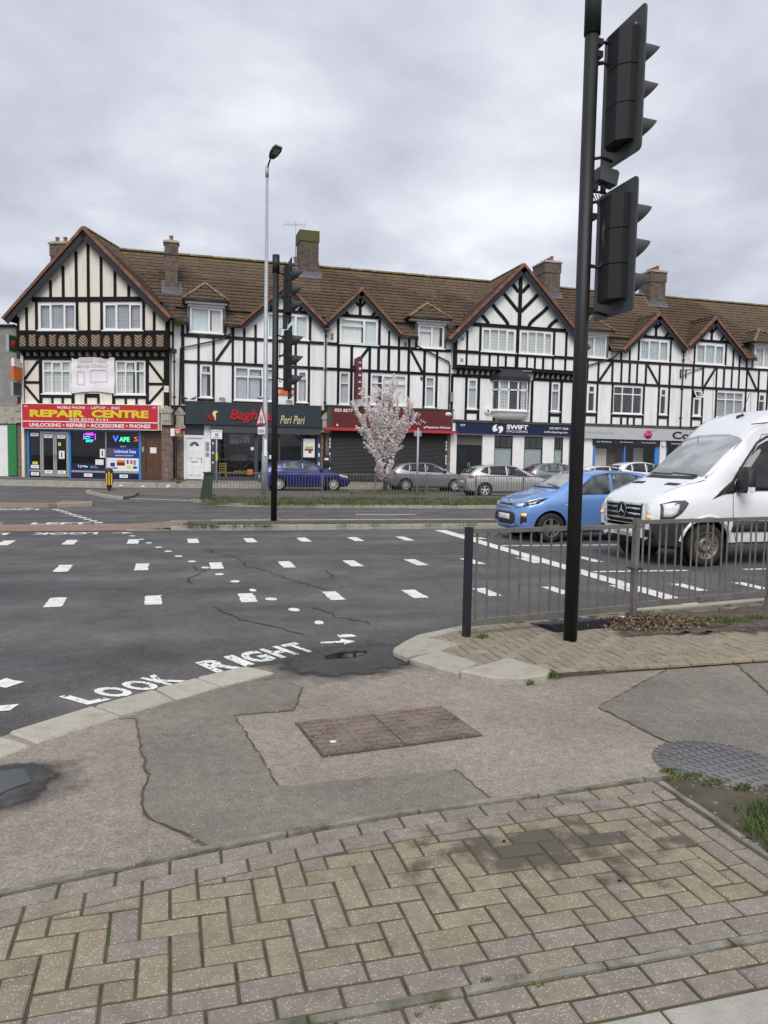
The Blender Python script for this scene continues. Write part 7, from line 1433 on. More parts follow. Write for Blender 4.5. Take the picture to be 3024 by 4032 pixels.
prof = [(.03, 0), (.05, .1), (.10, .2), (.145, .35), (.15, .7), (.145, .85), (.11, .93), (.05, .965), (0, .97)]
m.lathe(prof, (0, 0, 0), 20); b0 = m.build('body', 'post_black', bl_); b0.scale = (1.05, .55, 1)
for x in (-.095, .0, .095): 
    y = -.088*math.sqrt(max(.05, 1-(x/.165)**2)); MB().box(x-.026, x+.026, y-.012, y+.03, .26, .8 if abs(x) < .05 else .74).build('reflector', 'bollard_yellow', bl_)
cb_ = thing('street_cabinet', 'leaning dark green utility cabinet at the left end of the far railing', 'cabinet', (1.22, 27.3, .09)); m = MB(); m.add([(-.2, -.2, 0), (.2, -.2, 0), (.2, .2, 0), (-.2, .2, 0), (-.06, -.14, .92), (.24, -.14, .92), (.24, .18, .92), (-.06, .18, .92)], [(0, 3, 2, 1), (4, 5, 6, 7), (0, 1, 5, 4), (1, 2, 6, 5), (2, 3, 7, 6), (3, 0, 4, 7)]); m.build('body', 'cabinet_green', cb_); MB().box(-.1, .28, -.18, .22, .92, .96).build('lid', 'cabinet_green', cb_)
# drain cover of corrugated black rubber by the pole, and the leaf heap
mt_ = thing('rubber_mat', 'flattened black ribbed rubber sheet lying under the railing', 'mat', (3.85, 6.62, isl_z+.01), R(8)); m = MB(); 
for k in range(12): m.box(-.38, .40+random.uniform(-.04, .03), -.2+k*.033, -.2+k*.033+.022, -.005, .012+.02*math.sin(k*.4)); 
m.box(-.4, .38, -.21, .2, -.008, -.001); m.build('sheet', 'post_black', mt_)
M('leaf_dry', (.13, .085, .055), .9, .3, 20, col2=(.24, .175, .12), mix=(.45, .6), mscale=30); M('grass', (.075, .115, .028), .8, .35, 6, col2=(.15, .155, .05), mix=(.5, .7), mscale=3); M('litter', (.72, .72, .70), .7, .1); M('litter_red', (.5, .12, .05), .6, .1); M('twig', (.08, .055, .035), .9, .2)
random.seed(21)
m = MB()
for k in range(1500):
    a = random.uniform(0, 2*math.pi); r = math.sqrt(random.random()); x = 4.62+.5*r*math.cos(a)+.12*random.gauss(0, 1); y = 6.48+.27*r*math.sin(a)+.03*random.gauss(0, 1); z = isl_z+.012+.07*max(0, 1-r*r)*random.random()
    s_ = random.uniform(.014, .034); d = Vector((random.gauss(0, 1), random.gauss(0, 1), random.gauss(0, .45))).normalized()*s_; e2 = d.cross(Vector((random.gauss(0, .5), random.gauss(0, .5), 1))).normalized()*s_*.5; c_ = Vector((x, y, z)); up_ = Vector((0, 0, s_*.3))
    m.add([c_-d, c_+e2+up_, c_+d, c_-e2+up_], [(0, 1, 2), (0, 2, 3)])
tag(m.build('dry_leaves', 'leaf_dry'), 'heap of brown dry leaves under the near railing', 'leaves', kind='stuff')
def grass_patch(label, spots, per, hgt, spread, mat='grass', wide=.006):
    m = MB()
    for (x, y, z, s_) in spots:
        for k in range(int(per*s_)):
            bx_, by_ = x+random.gauss(0, spread*s_), y+random.gauss(0, spread*.6*s_); h = hgt*random.uniform(.4, 1.15); dx_, dy_ = random.gauss(0, .45)*h, random.gauss(0, .45)*h; a = random.uniform(0, math.pi); wx_, wy_ = wide*math.cos(a), wide*math.sin(a)
            m.add([(bx_-wx_, by_-wy_, z), (bx_+wx_, by_+wy_, z), (bx_+dx_*.4+wx_*.7, by_+dy_*.4+wy_*.7, z+h*.6), (bx_+dx_*.4-wx_*.7, by_+dy_*.4-wy_*.7, z+h*.6), (bx_+dx_, by_+dy_, z+h)], [(0, 1, 2, 3), (3, 2, 4)])
    return tag(m.build('grass', mat), label, 'grass', kind='stuff')
grass_patch('green grass clump at the right edge beside the block path', [(2.62, 2.72, .013, 1.2), (2.66, 2.6, .013, 1.2), (2.72, 2.85, .013, 1), (2.85, 2.7, .013, 1.2), (2.56, 2.55, .013, .8), (2.95, 2.85, .013, 1.2), (3.1, 2.6, .013, 1.2)], 300, .07, .08, wide=.0026)
grass_patch('low green weeds round the round manhole cover', [(2.62, 3.3, .012, .9), (2.7, 3.2, .012, .8), (2.56, 3.38, .012, .5), (2.8, 3.12, .012, .6), (2.95, 3.08, .012, .6), (3.1, 3.1, .012, .8), (3.2, 3.2, .012, .6), (2.5, 3.3, .012, .4)], 300, .022, .045, wide=.004)
grass_patch('green weeds growing on the railing corner', [(5.5, 6.45, isl_z+.01, 1.3), (5.2, 6.5, isl_z+.01, .8), (4.75, 6.86, isl_z+.01, .8), (2.72, 6.3, isl_z, .35), (2.82, 5.12, .01, .35), (5.9, 6.5, isl_z+.01, .6), (2.55, 5.0, .006, .15)], 200, .05, .10, wide=.004)
grass_patch('tufts growing in the joints of the edging at the bottom', [(1.05, 2.075, .02, .3), (.95, 2.085, .02, .3), (1.1, 2.03, .02, .25), (.75, 2.02, .02, .25), (.70, 2.0, .02, .2), (2.0, 2.02, .02, .2)], 120, .022, .04, wide=.003)
sp_ = [(random.uniform(1.2, 34), random.uniform(24.35, 26.4), .09, random.uniform(.5, 1.3)) for k in range(150)]+[(random.uniform(1.2, 30), 24.35, .09, .8) for k in range(90)]+[(9.4+random.gauss(0, 1.2), 33.0+random.gauss(0, .5), .09, 1) for k in range(30)]+[(random.uniform(1.4, 20), 27.4+random.gauss(0, .15), .09, .6) for k in range(50)]
grass_patch('rough green verge grass along the far railing', sp_, 55, .14, .35, wide=.012)
grass_patch('grass tufts along the kerb of the median', [(random.choice([random.uniform(.3, 2.2), random.uniform(3.0, 12)]), random.choice([MY0-.03, MY0+.3, MY0+.4]), random.choice([.0, .1]) if False else .08, random.uniform(.3, .8)) for k in range(70)], 40, .08, .14, wide=.007)
grass_patch('moss and weeds at the foot of the brick pier between the shops', [(.2, 40.9, .3, .6), (.45, 41.1, .3, .8), (.1, 40.5, .3, .4), (2.0, 39.4, .22, .3)], 120, .15, .2, wide=.012)
grass_patch('green plant growing in the gutter by the corner gable', [(.42, 40.95, 8.35, .7), (.5, 41.0, 8.3, .7), (.4, 41.0, 8.2, .4)], 160, .22, .12, wide=.02); grass_patch('moss clump in the gutter beside the white gable', [(15.25, 41.0, 8.3, .6), (15.3, 41.1, 8.4, .5)], 120, .15, .1, wide=.02)
lit = [(-.05, 37.8, .06, .22, 'crumpled white paper at the kerb left of the green cabinet'), (-1.2, 37.4, .06, .18, 'white crumpled cup lying on the road before the brown door'), (-2.2, 37.9, .06, .2, 'clear crumpled bottle on the road near the bollard')]
for x, y, z, s_, lab in lit:
    bm = bmesh.new(); bmesh.ops.create_icosphere(bm, subdivisions=2, radius=s_/2)
    for v_ in bm.verts: v_.co *= random.uniform(.6, 1.2); v_.co.z = v_.co.z*.6+s_*.25
    me = bpy.data.meshes.new('litter'); bm.to_mesh(me); bm.free(); me.materials.append(MATS['litter']); tag(link('litter', me, None, (x, y, z)), lab, 'litter')
def flake(name, label, x, y, z, s_, mat, ang=0):
    m = MB(); P = [(s_*math.cos(a)*random.uniform(.6, 1.1), s_*.6*math.sin(a)*random.uniform(.6, 1.1)) for a in np.linspace(0, 2*math.pi, 8)[:-1]]; m.prism(P, 0, .006); return tag(m.build(name, mat, None, (x, y, z), (0, 0, ang)), label, 'litter')
flake('litter', 'small orange scrap on the dirt right of the leaf heap', 5.05, 5.98, isl_z+.012, .035, 'litter_red'); flake('litter', 'white scrap lying in the leaf heap under the railing', 4.37, 6.62, isl_z+.06, .05, 'litter'); flake('litter', 'white scrap on the soil beside the grass clump', 2.52, 2.38, .02, .03, 'litter', 1); flake('litter', 'white flake lying on the rectangular iron cover', .90, 4.18, .02, .022, 'litter'); flake('pebble', 'dark pebble on the stained part of the block path', 1.37, 2.88, .028, .008, 'dark'); flake('dead_leaf', 'black dead leaf on the pink tarmac at left', -.2, 3.05, .012, .04, 'dark', .3); flake('pebble', 'dark pebble in the row nearest the lower strip', 1.68, 2.49, .028, .008, 'dark')
M('pebbles', (.32, .29, .24), .9, .3, 40)
m = MB()
for k in range(260):
    x, y = random.uniform(-.2, 5), random.uniform(3.3, 4.9); s_ = random.uniform(.002, .0045); m.add([(x+s_*random.uniform(.7, 1.3)*a, y+s_*random.uniform(.7, 1.3)*b, c_) for a, b, c_ in ((-1, -1, .012), (1, -1, .012), (1, 1, .012), (-1, 1, .012), (0, 0, .016+s_))], [(0, 1, 4), (1, 2, 4), (2, 3, 4), (3, 0, 4)])
tag(m.build('grit', 'pebbles'), 'pale grit scattered over the footway', 'grit', kind='stuff')
MB_ = MB(); MB_.tube([(5.05, 6.2, isl_z+.02), (5.25, 6.22, isl_z+.025), (5.4, 6.3, isl_z+.02), (5.42, 6.36, isl_z+.02), (5.32, 6.4, isl_z+.02)], .006, 5); tag(MB_.build('twig', 'twig'), 'bent dark twig on the dirt right of the leaves', 'twig')
# pigeons on the dark fascia
M('pigeon', (.055, .06, .07), .8, .3, 10)
for x, rz, lab in ((1.2, 0, 'dark pigeon standing on the dark fascia'), (.78, 2.6, 'dark pigeon huddled at the left end of the fascia')):
    m = MB(); m.smooth = True; m.tube([(-.17, 0, .10), (-.1, 0, .11), (0, 0, .13), (.07, 0, .16), (.1, 0, .2), (.115, 0, .235), (.13, 0, .25), (.165, 0, .24)], [.012, .035, .06, .05, .03, .03, .026, .004], 10)
    for s_ in (-.02, .02): m.tube([(0, s_, .08), (.01, s_, 0), (.04, s_, .002)], .006, 5)
    tag(m.build('pigeon', 'pigeon', None, (x, FY-.25, 4.43), (0, 0, rz)), lab, 'pigeon')
# aerials
ae = thing('tv_aerial', 'thin television aerial on the mossy chimney', 'aerial', (7.1, FY+3.8, 13)); MB().tube([(0, 0, 0), (0, 0, 2.35)], .018, 6).build('mast', 'galv', ae); MB().tube([(-.75, 0, 2.1), (.55, .1, 2.2)], .012, 5).build('boom', 'galv', ae)
for k in range(9): x = -.7+k*.13; MB().tube([(x, 0, 1.98+.01*k), (x+.03, 0, 2.26+.01*k)], .008, 4).build('rod', 'galv', ae)
MB().tube([(.45, 0, 1.95), (.62, .0, 2.45)], .012, 4).build('rod', 'galv', ae)

# ------------------------------------------------------------------ blossom tree
def leafmat(name, c1, c2):
    m = M(name, c1, .8, .15, 12, col2=c2, mix=(.42, .6), mscale=9); t = m.node_tree; b = t.nodes['Principled BSDF']; o = [n for n in t.nodes if n.type == 'OUTPUT_MATERIAL'][0]
    tl = t.nodes.new('ShaderNodeBsdfTranslucent'); t.links.new(b.inputs['Base Color'].links[0].from_socket, tl.inputs[0]); mx_ = t.nodes.new('ShaderNodeMixShader'); mx_.inputs[0].default_value = .35; t.links.new(b.outputs[0], mx_.inputs[1]); t.links.new(tl.outputs[0], mx_.inputs[2]); t.links.new(mx_.outputs[0], o.inputs[0]); return m
leafmat('blossom', (.88, .80, .79), (.92, .88, .87)); M('bark', (.045, .036, .030), .9, .3, 12, bump=.4); leafmat('blossom_leaf', (.09, .075, .03), (.12, .10, .04))
random.seed(33)
tr_ = thing('blossom_tree', 'slim pale pink blossom tree fanning out in front of the maroon shop', 'tree', (9.4, 33.3, .09))
tk = MB(); tk.tube([(0, 0, -.05), (.02, 0, .4), (.0, 0, .9), (.03, .02, 1.35)], [.12, .10, .09, .08], 10); br_ = []
tips = []
for k in range(34):
    a = random.uniform(0, 2*math.pi); rad = abs(random.gauss(0, .5))+.1 if k > 12 else random.uniform(.9, 1.5); topz = random.uniform(3.6, 5.35) if rad < .9 else random.uniform(3.3, 4.75); z0 = random.uniform(.7, 1.5)
    e_ = Vector((rad*math.cos(a)*1.12, rad*math.sin(a)*.8, topz)); b0 = Vector((.02, 0, z0)); mid = Vector((e_.x*.42, e_.y*.42, z0+(topz-z0)*.5+random.uniform(-.2, .1))); br_.append((b0, mid, e_, 1.0))
br_.append((Vector((0, 0, 1.4)), Vector((-.75, -.1, 2.3)), Vector((-1.45, -.2, 2.95)), .8)); br_.append((Vector((0, 0, 1.2)), Vector((-.7, -.2, 1.85)), Vector((-.95, -.2, 2.1)), .6))
for k in range(16): 
    a = random.uniform(0, 2*math.pi); z0 = random.uniform(.35, 1.4); r = random.uniform(.3, .6); br_.append((Vector((0, 0, z0)), Vector((r*.6*math.cos(a), r*.6*math.sin(a), z0+.25)), Vector((r*math.cos(a), r*math.sin(a), z0+random.uniform(.4, .9))), .45))
tw = MB(); fl_ = MB(); lf = MB()
def bez(b0, mid, e_, t): return b0*(1-t)**2+mid*2*t*(1-t)+e_*t*t
def flowers(p, n, sp):
    for _ in range(n):
        c_ = p+Vector((random.gauss(0, sp), random.gauss(0, sp), random.gauss(0, sp))); s_ = random.uniform(.018, .040); d = Vector((random.gauss(0, 1), random.gauss(0, 1), random.gauss(0, 1))).normalized()*s_; q = d.orthogonal().normalized()*s_*random.uniform(.6, 1); n_ = d.cross(q).normalized()*s_*.35
        tgt = fl_ if random.random() > .05 else lf
        tgt.add([c_-d+n_, c_-q, c_+d+n_, c_+q], [(0, 1, 2), (0, 2, 3)])
for (b0, mid, e_, s_) in br_:
    n = 8; pts = [bez(b0, mid, e_, i/n) for i in range(n+1)]; tw.tube(pts, [max(.005, .034*s_*(1-i/n)+.003) for i in range(n+1)], 5, False)
    L_ = (e_-b0).length
    for i in range(int(L_*36)):
        t = random.uniform(.12, 1)**.85; p = bez(b0, mid, e_, t); flowers(p, 4 if t < .3 else 8, .034+.045*(1-t)*s_)
    for k in range(int(5*s_)+1):
        t = random.uniform(.3, .9); p = bez(b0, mid, e_, t); d = Vector((random.gauss(0, .3), random.gauss(0, .3), random.uniform(.35, .9)))*random.uniform(.5, 1.0)*s_; tw.tube([p, p+d*.5+Vector((0, 0, -.02)), p+d], [.009, .006, .004], 4, False)
        for i in range(int(d.length*40)): flowers(p+d*random.random(), 7, .028)
tk.build('trunk', 'bark', tr_); tw.build('branches', 'bark', tr_); fl_.build('crown', 'blossom', tr_); lf.build('leaves', 'blossom_leaf', tr_)
# ------------------------------------------------------------------ vehicles
def paint(name, col, metal=.35, rough_=.35): return M(name, col, rough_, .03, 2, metal=metal, coat=.9, spec=.5)
M('tyre', (.016, .016, .017), .8, .15, 20); M('alloy', (.58, .58, .58), .4, .1, metal=.25); M('alloy_dull', (.20, .175, .145), .5, .2, 10, metal=.5); M('plastic', (.022, .023, .026), .6, .12, 6); M('well', (.006, .006, .006), .9, .1); M('chrome', (.62, .63, .65), .12, .02, metal=1.0); M('lamp_glass', (.70, .72, .74), .12, .25, 14, coat=1); M('lamp_dark', (.05, .055, .06), .2, .3, 14, coat=1); M('lamp_red', (.35, .012, .012), .2, .1, coat=1); M('amber_lit', (1.0, .42, .10), .4, 0, emit=.7); M('plate_white', (.72, .72, .70), .5, .05); M('seam', (.012, .012, .014), .7, 0); M('seat_dark', (.03, .032, .035), .9, .1)
def carglass(name, base, ior=1.75):
    m = bpy.data.materials.new(name); MATS[name] = m; m.use_nodes = True; t = m.node_tree; t.nodes.clear(); o = t.nodes.new('ShaderNodeOutputMaterial'); d = t.nodes.new('ShaderNodeBsdfDiffuse'); d.inputs[0].default_value = (*base, 1); g = t.nodes.new('ShaderNodeBsdfGlossy'); g.inputs['Roughness'].default_value = .02; f = t.nodes.new('ShaderNodeFresnel'); f.inputs[0].default_value = ior; x = t.nodes.new('ShaderNodeMixShader'); n = t.nodes.new('ShaderNodeTexNoise'); n.inputs['Scale'].default_value = 3; tc_ = t.nodes.new('ShaderNodeTexCoord'); t.links.new(tc_.outputs['Object'], n.inputs['Vector']); r = t.nodes.new('ShaderNodeValToRGB'); r.color_ramp.elements[0].position = .42; r.color_ramp.elements[1].position = .62; kk = .2 if name == 'windscreen' else .5; r.color_ramp.elements[0].color = (*[c*(1-kk) for c in base], 1); r.color_ramp.elements[1].color = (*[c*(1+kk) for c in base], 1); t.links.new(n.outputs['Fac'], r.inputs[0]); t.links.new(r.outputs[0], d.inputs[0])
    t.links.new(f.outputs[0], x.inputs[0]); t.links.new(d.outputs[0], x.inputs[1]); t.links.new(g.outputs[0], x.inputs[2]); t.links.new(x.outputs[0], o.inputs[0])
carglass('window_dark', (.020, .022, .024), 1.6); carglass('window_mid', (.085, .095, .098), 1.7); carglass('windscreen', (.34, .35, .355), 2.1)  # windscreen: the pale sky reflection is partly painted into its diffuse base
def smooth_interp(pts, L_, k=9):
    xs = np.linspace(0, L_, 241); z = np.interp(xs, [p[0] for p in pts], [p[1] for p in pts]); zp = np.pad(z, k, mode='edge'); ker = np.hanning(2*k+1); ker /= ker.sum(); zs = np.convolve(zp, ker, 'valid')
    return lambda x: float(np.interp(x, xs, zs))
class Car:
    """body surface lofted along x (0 = nose, L = tail); y = half width, z = height"""
    def __init__(s, L, W, top, belt, low, plan, roofw=.76, k=5, hoodw=.88):
        s.L = L; s.W = W; s.top = smooth_interp(top, L, k); s.belt = smooth_interp(belt, L, 7); s.low = smooth_interp(low, L, 4); s.plan = smooth_interp(plan, L, 6); s.roofw = roofw; s.hoodw = hoodw
    def section(s, x):
        w_ = s.plan(x)*s.W/2; zl = s.low(x); zt = s.top(x); zb = min(s.belt(x), zt-.03); cab = min(1, max(0, (zt-zb-.10)/.30)); rw = w_*(s.hoodw*(1-cab)+s.roofw*cab)
        ed = .03+.06*cab; P = [(0, zl), (.80*w_, zl), (.93*w_, zl+.05), (.975*w_, zl+.3*(zb-zl)), (w_, zl+.62*(zb-zl)), (.992*w_, zl+.82*(zb-zl)), (.965*w_, zb-.015), (.945*w_, zb+.005)]
        a = (.945*w_, zb+.005); b = (rw, zt-ed)
        for f in (.33, .66): P.append((a[0]+(b[0]-a[0])*f+.015*cab*math.sin(math.pi*f), a[1]+(b[1]-a[1])*f))
        P += [b, (rw*.93, zt-ed*.38), (rw*.75, zt-ed*.1), (rw*.4, zt), (0, zt)]; return P
    def side(s, x, z):
        P = s.section(min(max(x, .002), s.L-.002))[1:11]; return float(np.interp(z, [p[1]+i*1e-6 for i, p in enumerate(P)], [p[0] for p in P]))
    def topz(s, x, y):
        P = s.section(min(max(x, .002), s.L-.002))[7:][::-1]; return float(np.interp(abs(y), [p[0]+i*1e-6 for i, p in enumerate(P)], [p[1] for p in P]))
    def frontx(s, y, z, back=False):
        xs = np.linspace(0, s.L*.45, 120); xs = s.L-xs if back else xs
        for x in xs:
            if s.low(x) <= z <= s.topz(x, y) and s.side(x, z) >= abs(y): return float(x)
        return float(xs[40])
    def body(s, mat, parent, wells, n=56):
        m = MB(); m.smooth = True; xs = (1-np.cos(np.linspace(0, math.pi, n)))/2*s.L*.6+np.linspace(0, s.L, n)*.4; k = None
        for x in xs:
            P = s.section(x); ring = P+[(-y, z) for y, z in P[-2:0:-1]]; k = len(ring); m.v += [(x, y, z) for y, z in ring]
        for i in range(n-1):
            for j in range(k): j2 = (j+1) % k; m.face([i*k+j, i*k+j2, (i+1)*k+j2, (i+1)*k+j])
        m.face(list(range(k))); m.face([(n-1)*k+j for j in range(k)][::-1])
        me = m.mesh('body', mat); bm = bmesh.new(); bm.from_mesh(me); bmesh.ops.recalc_face_normals(bm, faces=bm.faces); bm.to_mesh(me); bm.free(); ob = link('body', me, None)
        cut = MB()
        for (wx, wz, wr) in wells:
            for sg in (-1, 1):
                b = len(cut.v); nn = 28; y0, y1 = sg*(s.W/2+.2), sg*(s.W/2-.26)
                for yy in (min(y0, y1), max(y0, y1)): cut.v += [(wx+wr*math.cos(2*math.pi*q/nn), yy, wz+wr*math.sin(2*math.pi*q/nn)) for q in range(nn)]
                for q in range(nn): q2 = (q+1) % nn; cut.face([b+q, b+nn+q, b+nn+q2, b+q2])
                cut.face([b+q for q in range(nn)]); cut.face([b+nn+q for q in range(nn)][::-1])
        co = cut.build('cutter', 'well'); bm = bmesh.new(); bm.from_mesh(co.data); bmesh.ops.recalc_face_normals(bm, faces=bm.faces); bm.to_mesh(co.data); bm.free()
        md = ob.modifiers.new('b', 'BOOLEAN'); md.object = co; md.operation = 'DIFFERENCE'; md.solver = 'EXACT'
        bpy.context.view_layer.update(); dg = bpy.context.evaluated_depsgraph_get(); nm = bpy.data.meshes.new_from_object(ob.evaluated_get(dg)); ob.modifiers.clear(); ob.data = nm; bpy.data.objects.remove(co)
        for p in nm.polygons: p.use_smooth = True
        for q in range(len(nm.polygons)):
            pass
        ob.parent = parent
        try: nm.set_sharp_from_angle(angle=R(38))
        except Exception: pass
        for (wx, wz, wr) in wells:
            for sg in (-1, 1):
                wl = MB()
                yy = sg*(s.W/2-.255); nn = 20; wl.add([(wx+wr*.995*math.cos(2*math.pi*q/nn), yy, wz+wr*.995*math.sin(2*math.pi*q/nn)) for q in range(nn)], [tuple(range(nn)) if sg < 0 else tuple(range(nn))[::-1]])
                for q in range(nn): a0, a1 = 2*math.pi*q/nn, 2*math.pi*(q+1)/nn; wl.add([(wx+wr*.99*math.cos(a), y_, wz+wr*.99*math.sin(a)) for a, y_ in ((a0, yy), (a1, yy), (a1, sg*(s.W/2-.06)), (a0, sg*(s.W/2-.06)))], [(0, 1, 2, 3)])
                wl.build('wheel_well', 'well', parent)
        return ob
    def patch(s, name, mat, parent, poly, mode='side', off=.004, thick=.012, sg=-1, cuts=3, back=False):
        """a panel that follows the body: polygon in (x, z) for 'side', (y, z) for 'front', (x, y) for 'top'"""
        bm = bmesh.new(); vs = [bm.verts.new((p[0], p[1], 0)) for p in poly]; bm.faces.new(vs); bmesh.ops.triangulate(bm, faces=bm.faces[:]); 
        for _ in range(2): bmesh.ops.subdivide_edges(bm, edges=[e for e in bm.edges if e.calc_length() > .10], cuts=1, use_grid_fill=True); bmesh.ops.triangulate(bm, faces=bm.faces[:])
        def mp(p, o_):
            if mode == 'side': return Vector((p.x, sg*(s.side(p.x, p.y)+o_), p.y))
            if mode == 'front': return Vector((s.frontx(p.x, p.y, back)+(o_ if back else -o_), p.x, p.y))
            return Vector((p.x, p.y, s.topz(p.x, p.y)+o_))
        bnd = [e for e in bm.edges if e.is_boundary]; lst = list(bm.verts); idx = {v: i for i, v in enumerate(lst)}; out = [mp(v.co, off) for v in lst]; m = MB(); m.smooth = True
        m.add(out, [[idx[v] for v in f.verts] for f in bm.faces]); inn = {}; m.smooth = False
        for e in bnd:
            for v in e.verts:
                if v not in inn: inn[v] = len(m.v); m.v.append(tuple(mp(v.co, off-thick)))
            a, b = e.verts; m.face([idx[a], idx[b], inn[b], inn[a]])
        bm.free(); me = m.mesh(name, mat); bm = bmesh.new(); bm.from_mesh(me); bmesh.ops.recalc_face_normals(bm, faces=bm.faces); 
        # outward: panels face away from the car's middle
        c_ = Vector((s.L/2, 0, .6)); sm_ = sum((f.normal.dot(f.calc_center_median()-c_)*f.calc_area() for f in bm.faces), 0.0)
        if sm_ < 0: bmesh.ops.reverse_faces(bm, faces=bm.faces)
        bm.to_mesh(me); bm.free(); return link(name, me, parent)
    def line(s, parent, pts, wd=.008, sg=-1, mat='seam', name='panel_gap', off=.003):
        P = []
        for a, b in zip(pts, pts[1:]):
            for k in range(8): f = k/8; P.append((a[0]+(b[0]-a[0])*f, a[1]+(b[1]-a[1])*f))
        P.append(pts[-1]); m = MB(); m.tube([(p[0], sg*(s.side(*p)+off-.002), p[1]) for p in P], wd/2, 4, False); return m.build(name, mat, parent)
def wheel(parent, x, y, r, rw, wd, spokes, mat='alloy', steel=False, sg=-1):
    h = wd/2; m = MB(); m.lathe([(rw, -h*.9), (rw+.012, -h), (r*.93, -h*1.02), (r*.985, -h*.8), (r, -h*.4), (r, h*.4), (r*.985, h*.8), (r*.93, h*1.02), (rw, h)], (0, 0, 0), 32, 'y'); w_ = m.build('wheel', 'tyre', parent, (x, y, r))
    q = MB(); f = sg*h; q.lathe([(rw+.004, f*.9), (rw-.012, f*.94), (rw-.03, f*.55), (rw-.05, f*.35), (0, f*.35)] if sg > 0 else [(0, f*.35), (rw-.05, f*.35), (rw-.03, f*.55), (rw-.012, f*.94), (rw+.004, f*.9)], (0, 0, 0), 32, 'y'); q.build('rim', mat if steel else 'well', w_)
    sp = MB()
    if steel:
        sp.lathe([(rw*.55, f*.35), (rw*.5, f*.75), (rw*.3, f*.8), (rw*.26, f*.55), (0, f*.55)], (0, 0, 0), 24, 'y')
        for k in range(16): a = 2*math.pi*k/16; sp.bar((rw*.6*math.cos(a), f*.42, rw*.6*math.sin(a)), (rw*.88*math.cos(a), f*.6, rw*.88*math.sin(a)), .028, .02, (0, 1, 0))
        sp.lathe([(rw*.86, f*.6), (rw*.97, f*.9), (rw*1.0, f*.96), (rw*1.02, f*.9)], (0, 0, 0), 32, 'y')
    else:
        sp.lathe([(rw*.9, f*.86), (rw*.97, f*1.0), (rw*1.01, f*.93)], (0, 0, 0), 32, 'y'); sp.lathe([(rw*.2, f*.75), (rw*.17, f*.9), (0, f*.92)], (0, 0, 0), 16, 'y')
        for k in range(spokes):
            a = 2*math.pi*k/spokes+.3; t0, t1 = (.34 if spokes < 7 else .2)*rw, (.30 if spokes < 7 else .17)*rw; u_ = Vector((-math.sin(a), 0, math.cos(a))); d = Vector((math.cos(a), 0, math.sin(a))); y0 = Vector((0, f*.9, 0)); y1 = Vector((0, f*.55, 0))
            A0, A1 = d*rw*.15, d*rw*.93; vs = [A0+u_*t0*.5+y0, A0-u_*t0*.5+y0, A1-u_*t1*.5+y0*.98, A1+u_*t1*.5+y0*.98, A0+u_*t0*.6+y1, A0-u_*t0*.6+y1, A1-u_*t1*.6+y1, A1+u_*t1*.6+y1]
            sp.add(vs, [(0, 1, 2, 3), (0, 3, 7, 4), (1, 5, 6, 2), (3, 2, 6, 7)] if sg > 0 else [(3, 2, 1, 0), (4, 7, 3, 0), (2, 6, 5, 1), (7, 6, 2, 3)])
    sp.build('spokes', mat, w_); return w_
def mirror(parent, x, y, z, mat, s_=1.0, sg=-1):
    m = MB(); m.smooth = True; m.lathe([(0, -.08), (.05, -.075), (.075, -.03), (.08, .02), (.07, .06), (0, .065)], (0, 0, 0), 12, 'x'); o = m.build('mirror', mat, parent, (x, y+sg*.09*s_, z)); o.scale = (.9*s_, 1.15*s_, .85*s_); MB().bar((x+.02, y-sg*.06, z-.05), (x, y+sg*.05, z-.02), .04, .03).build('mirror_arm', mat, parent)
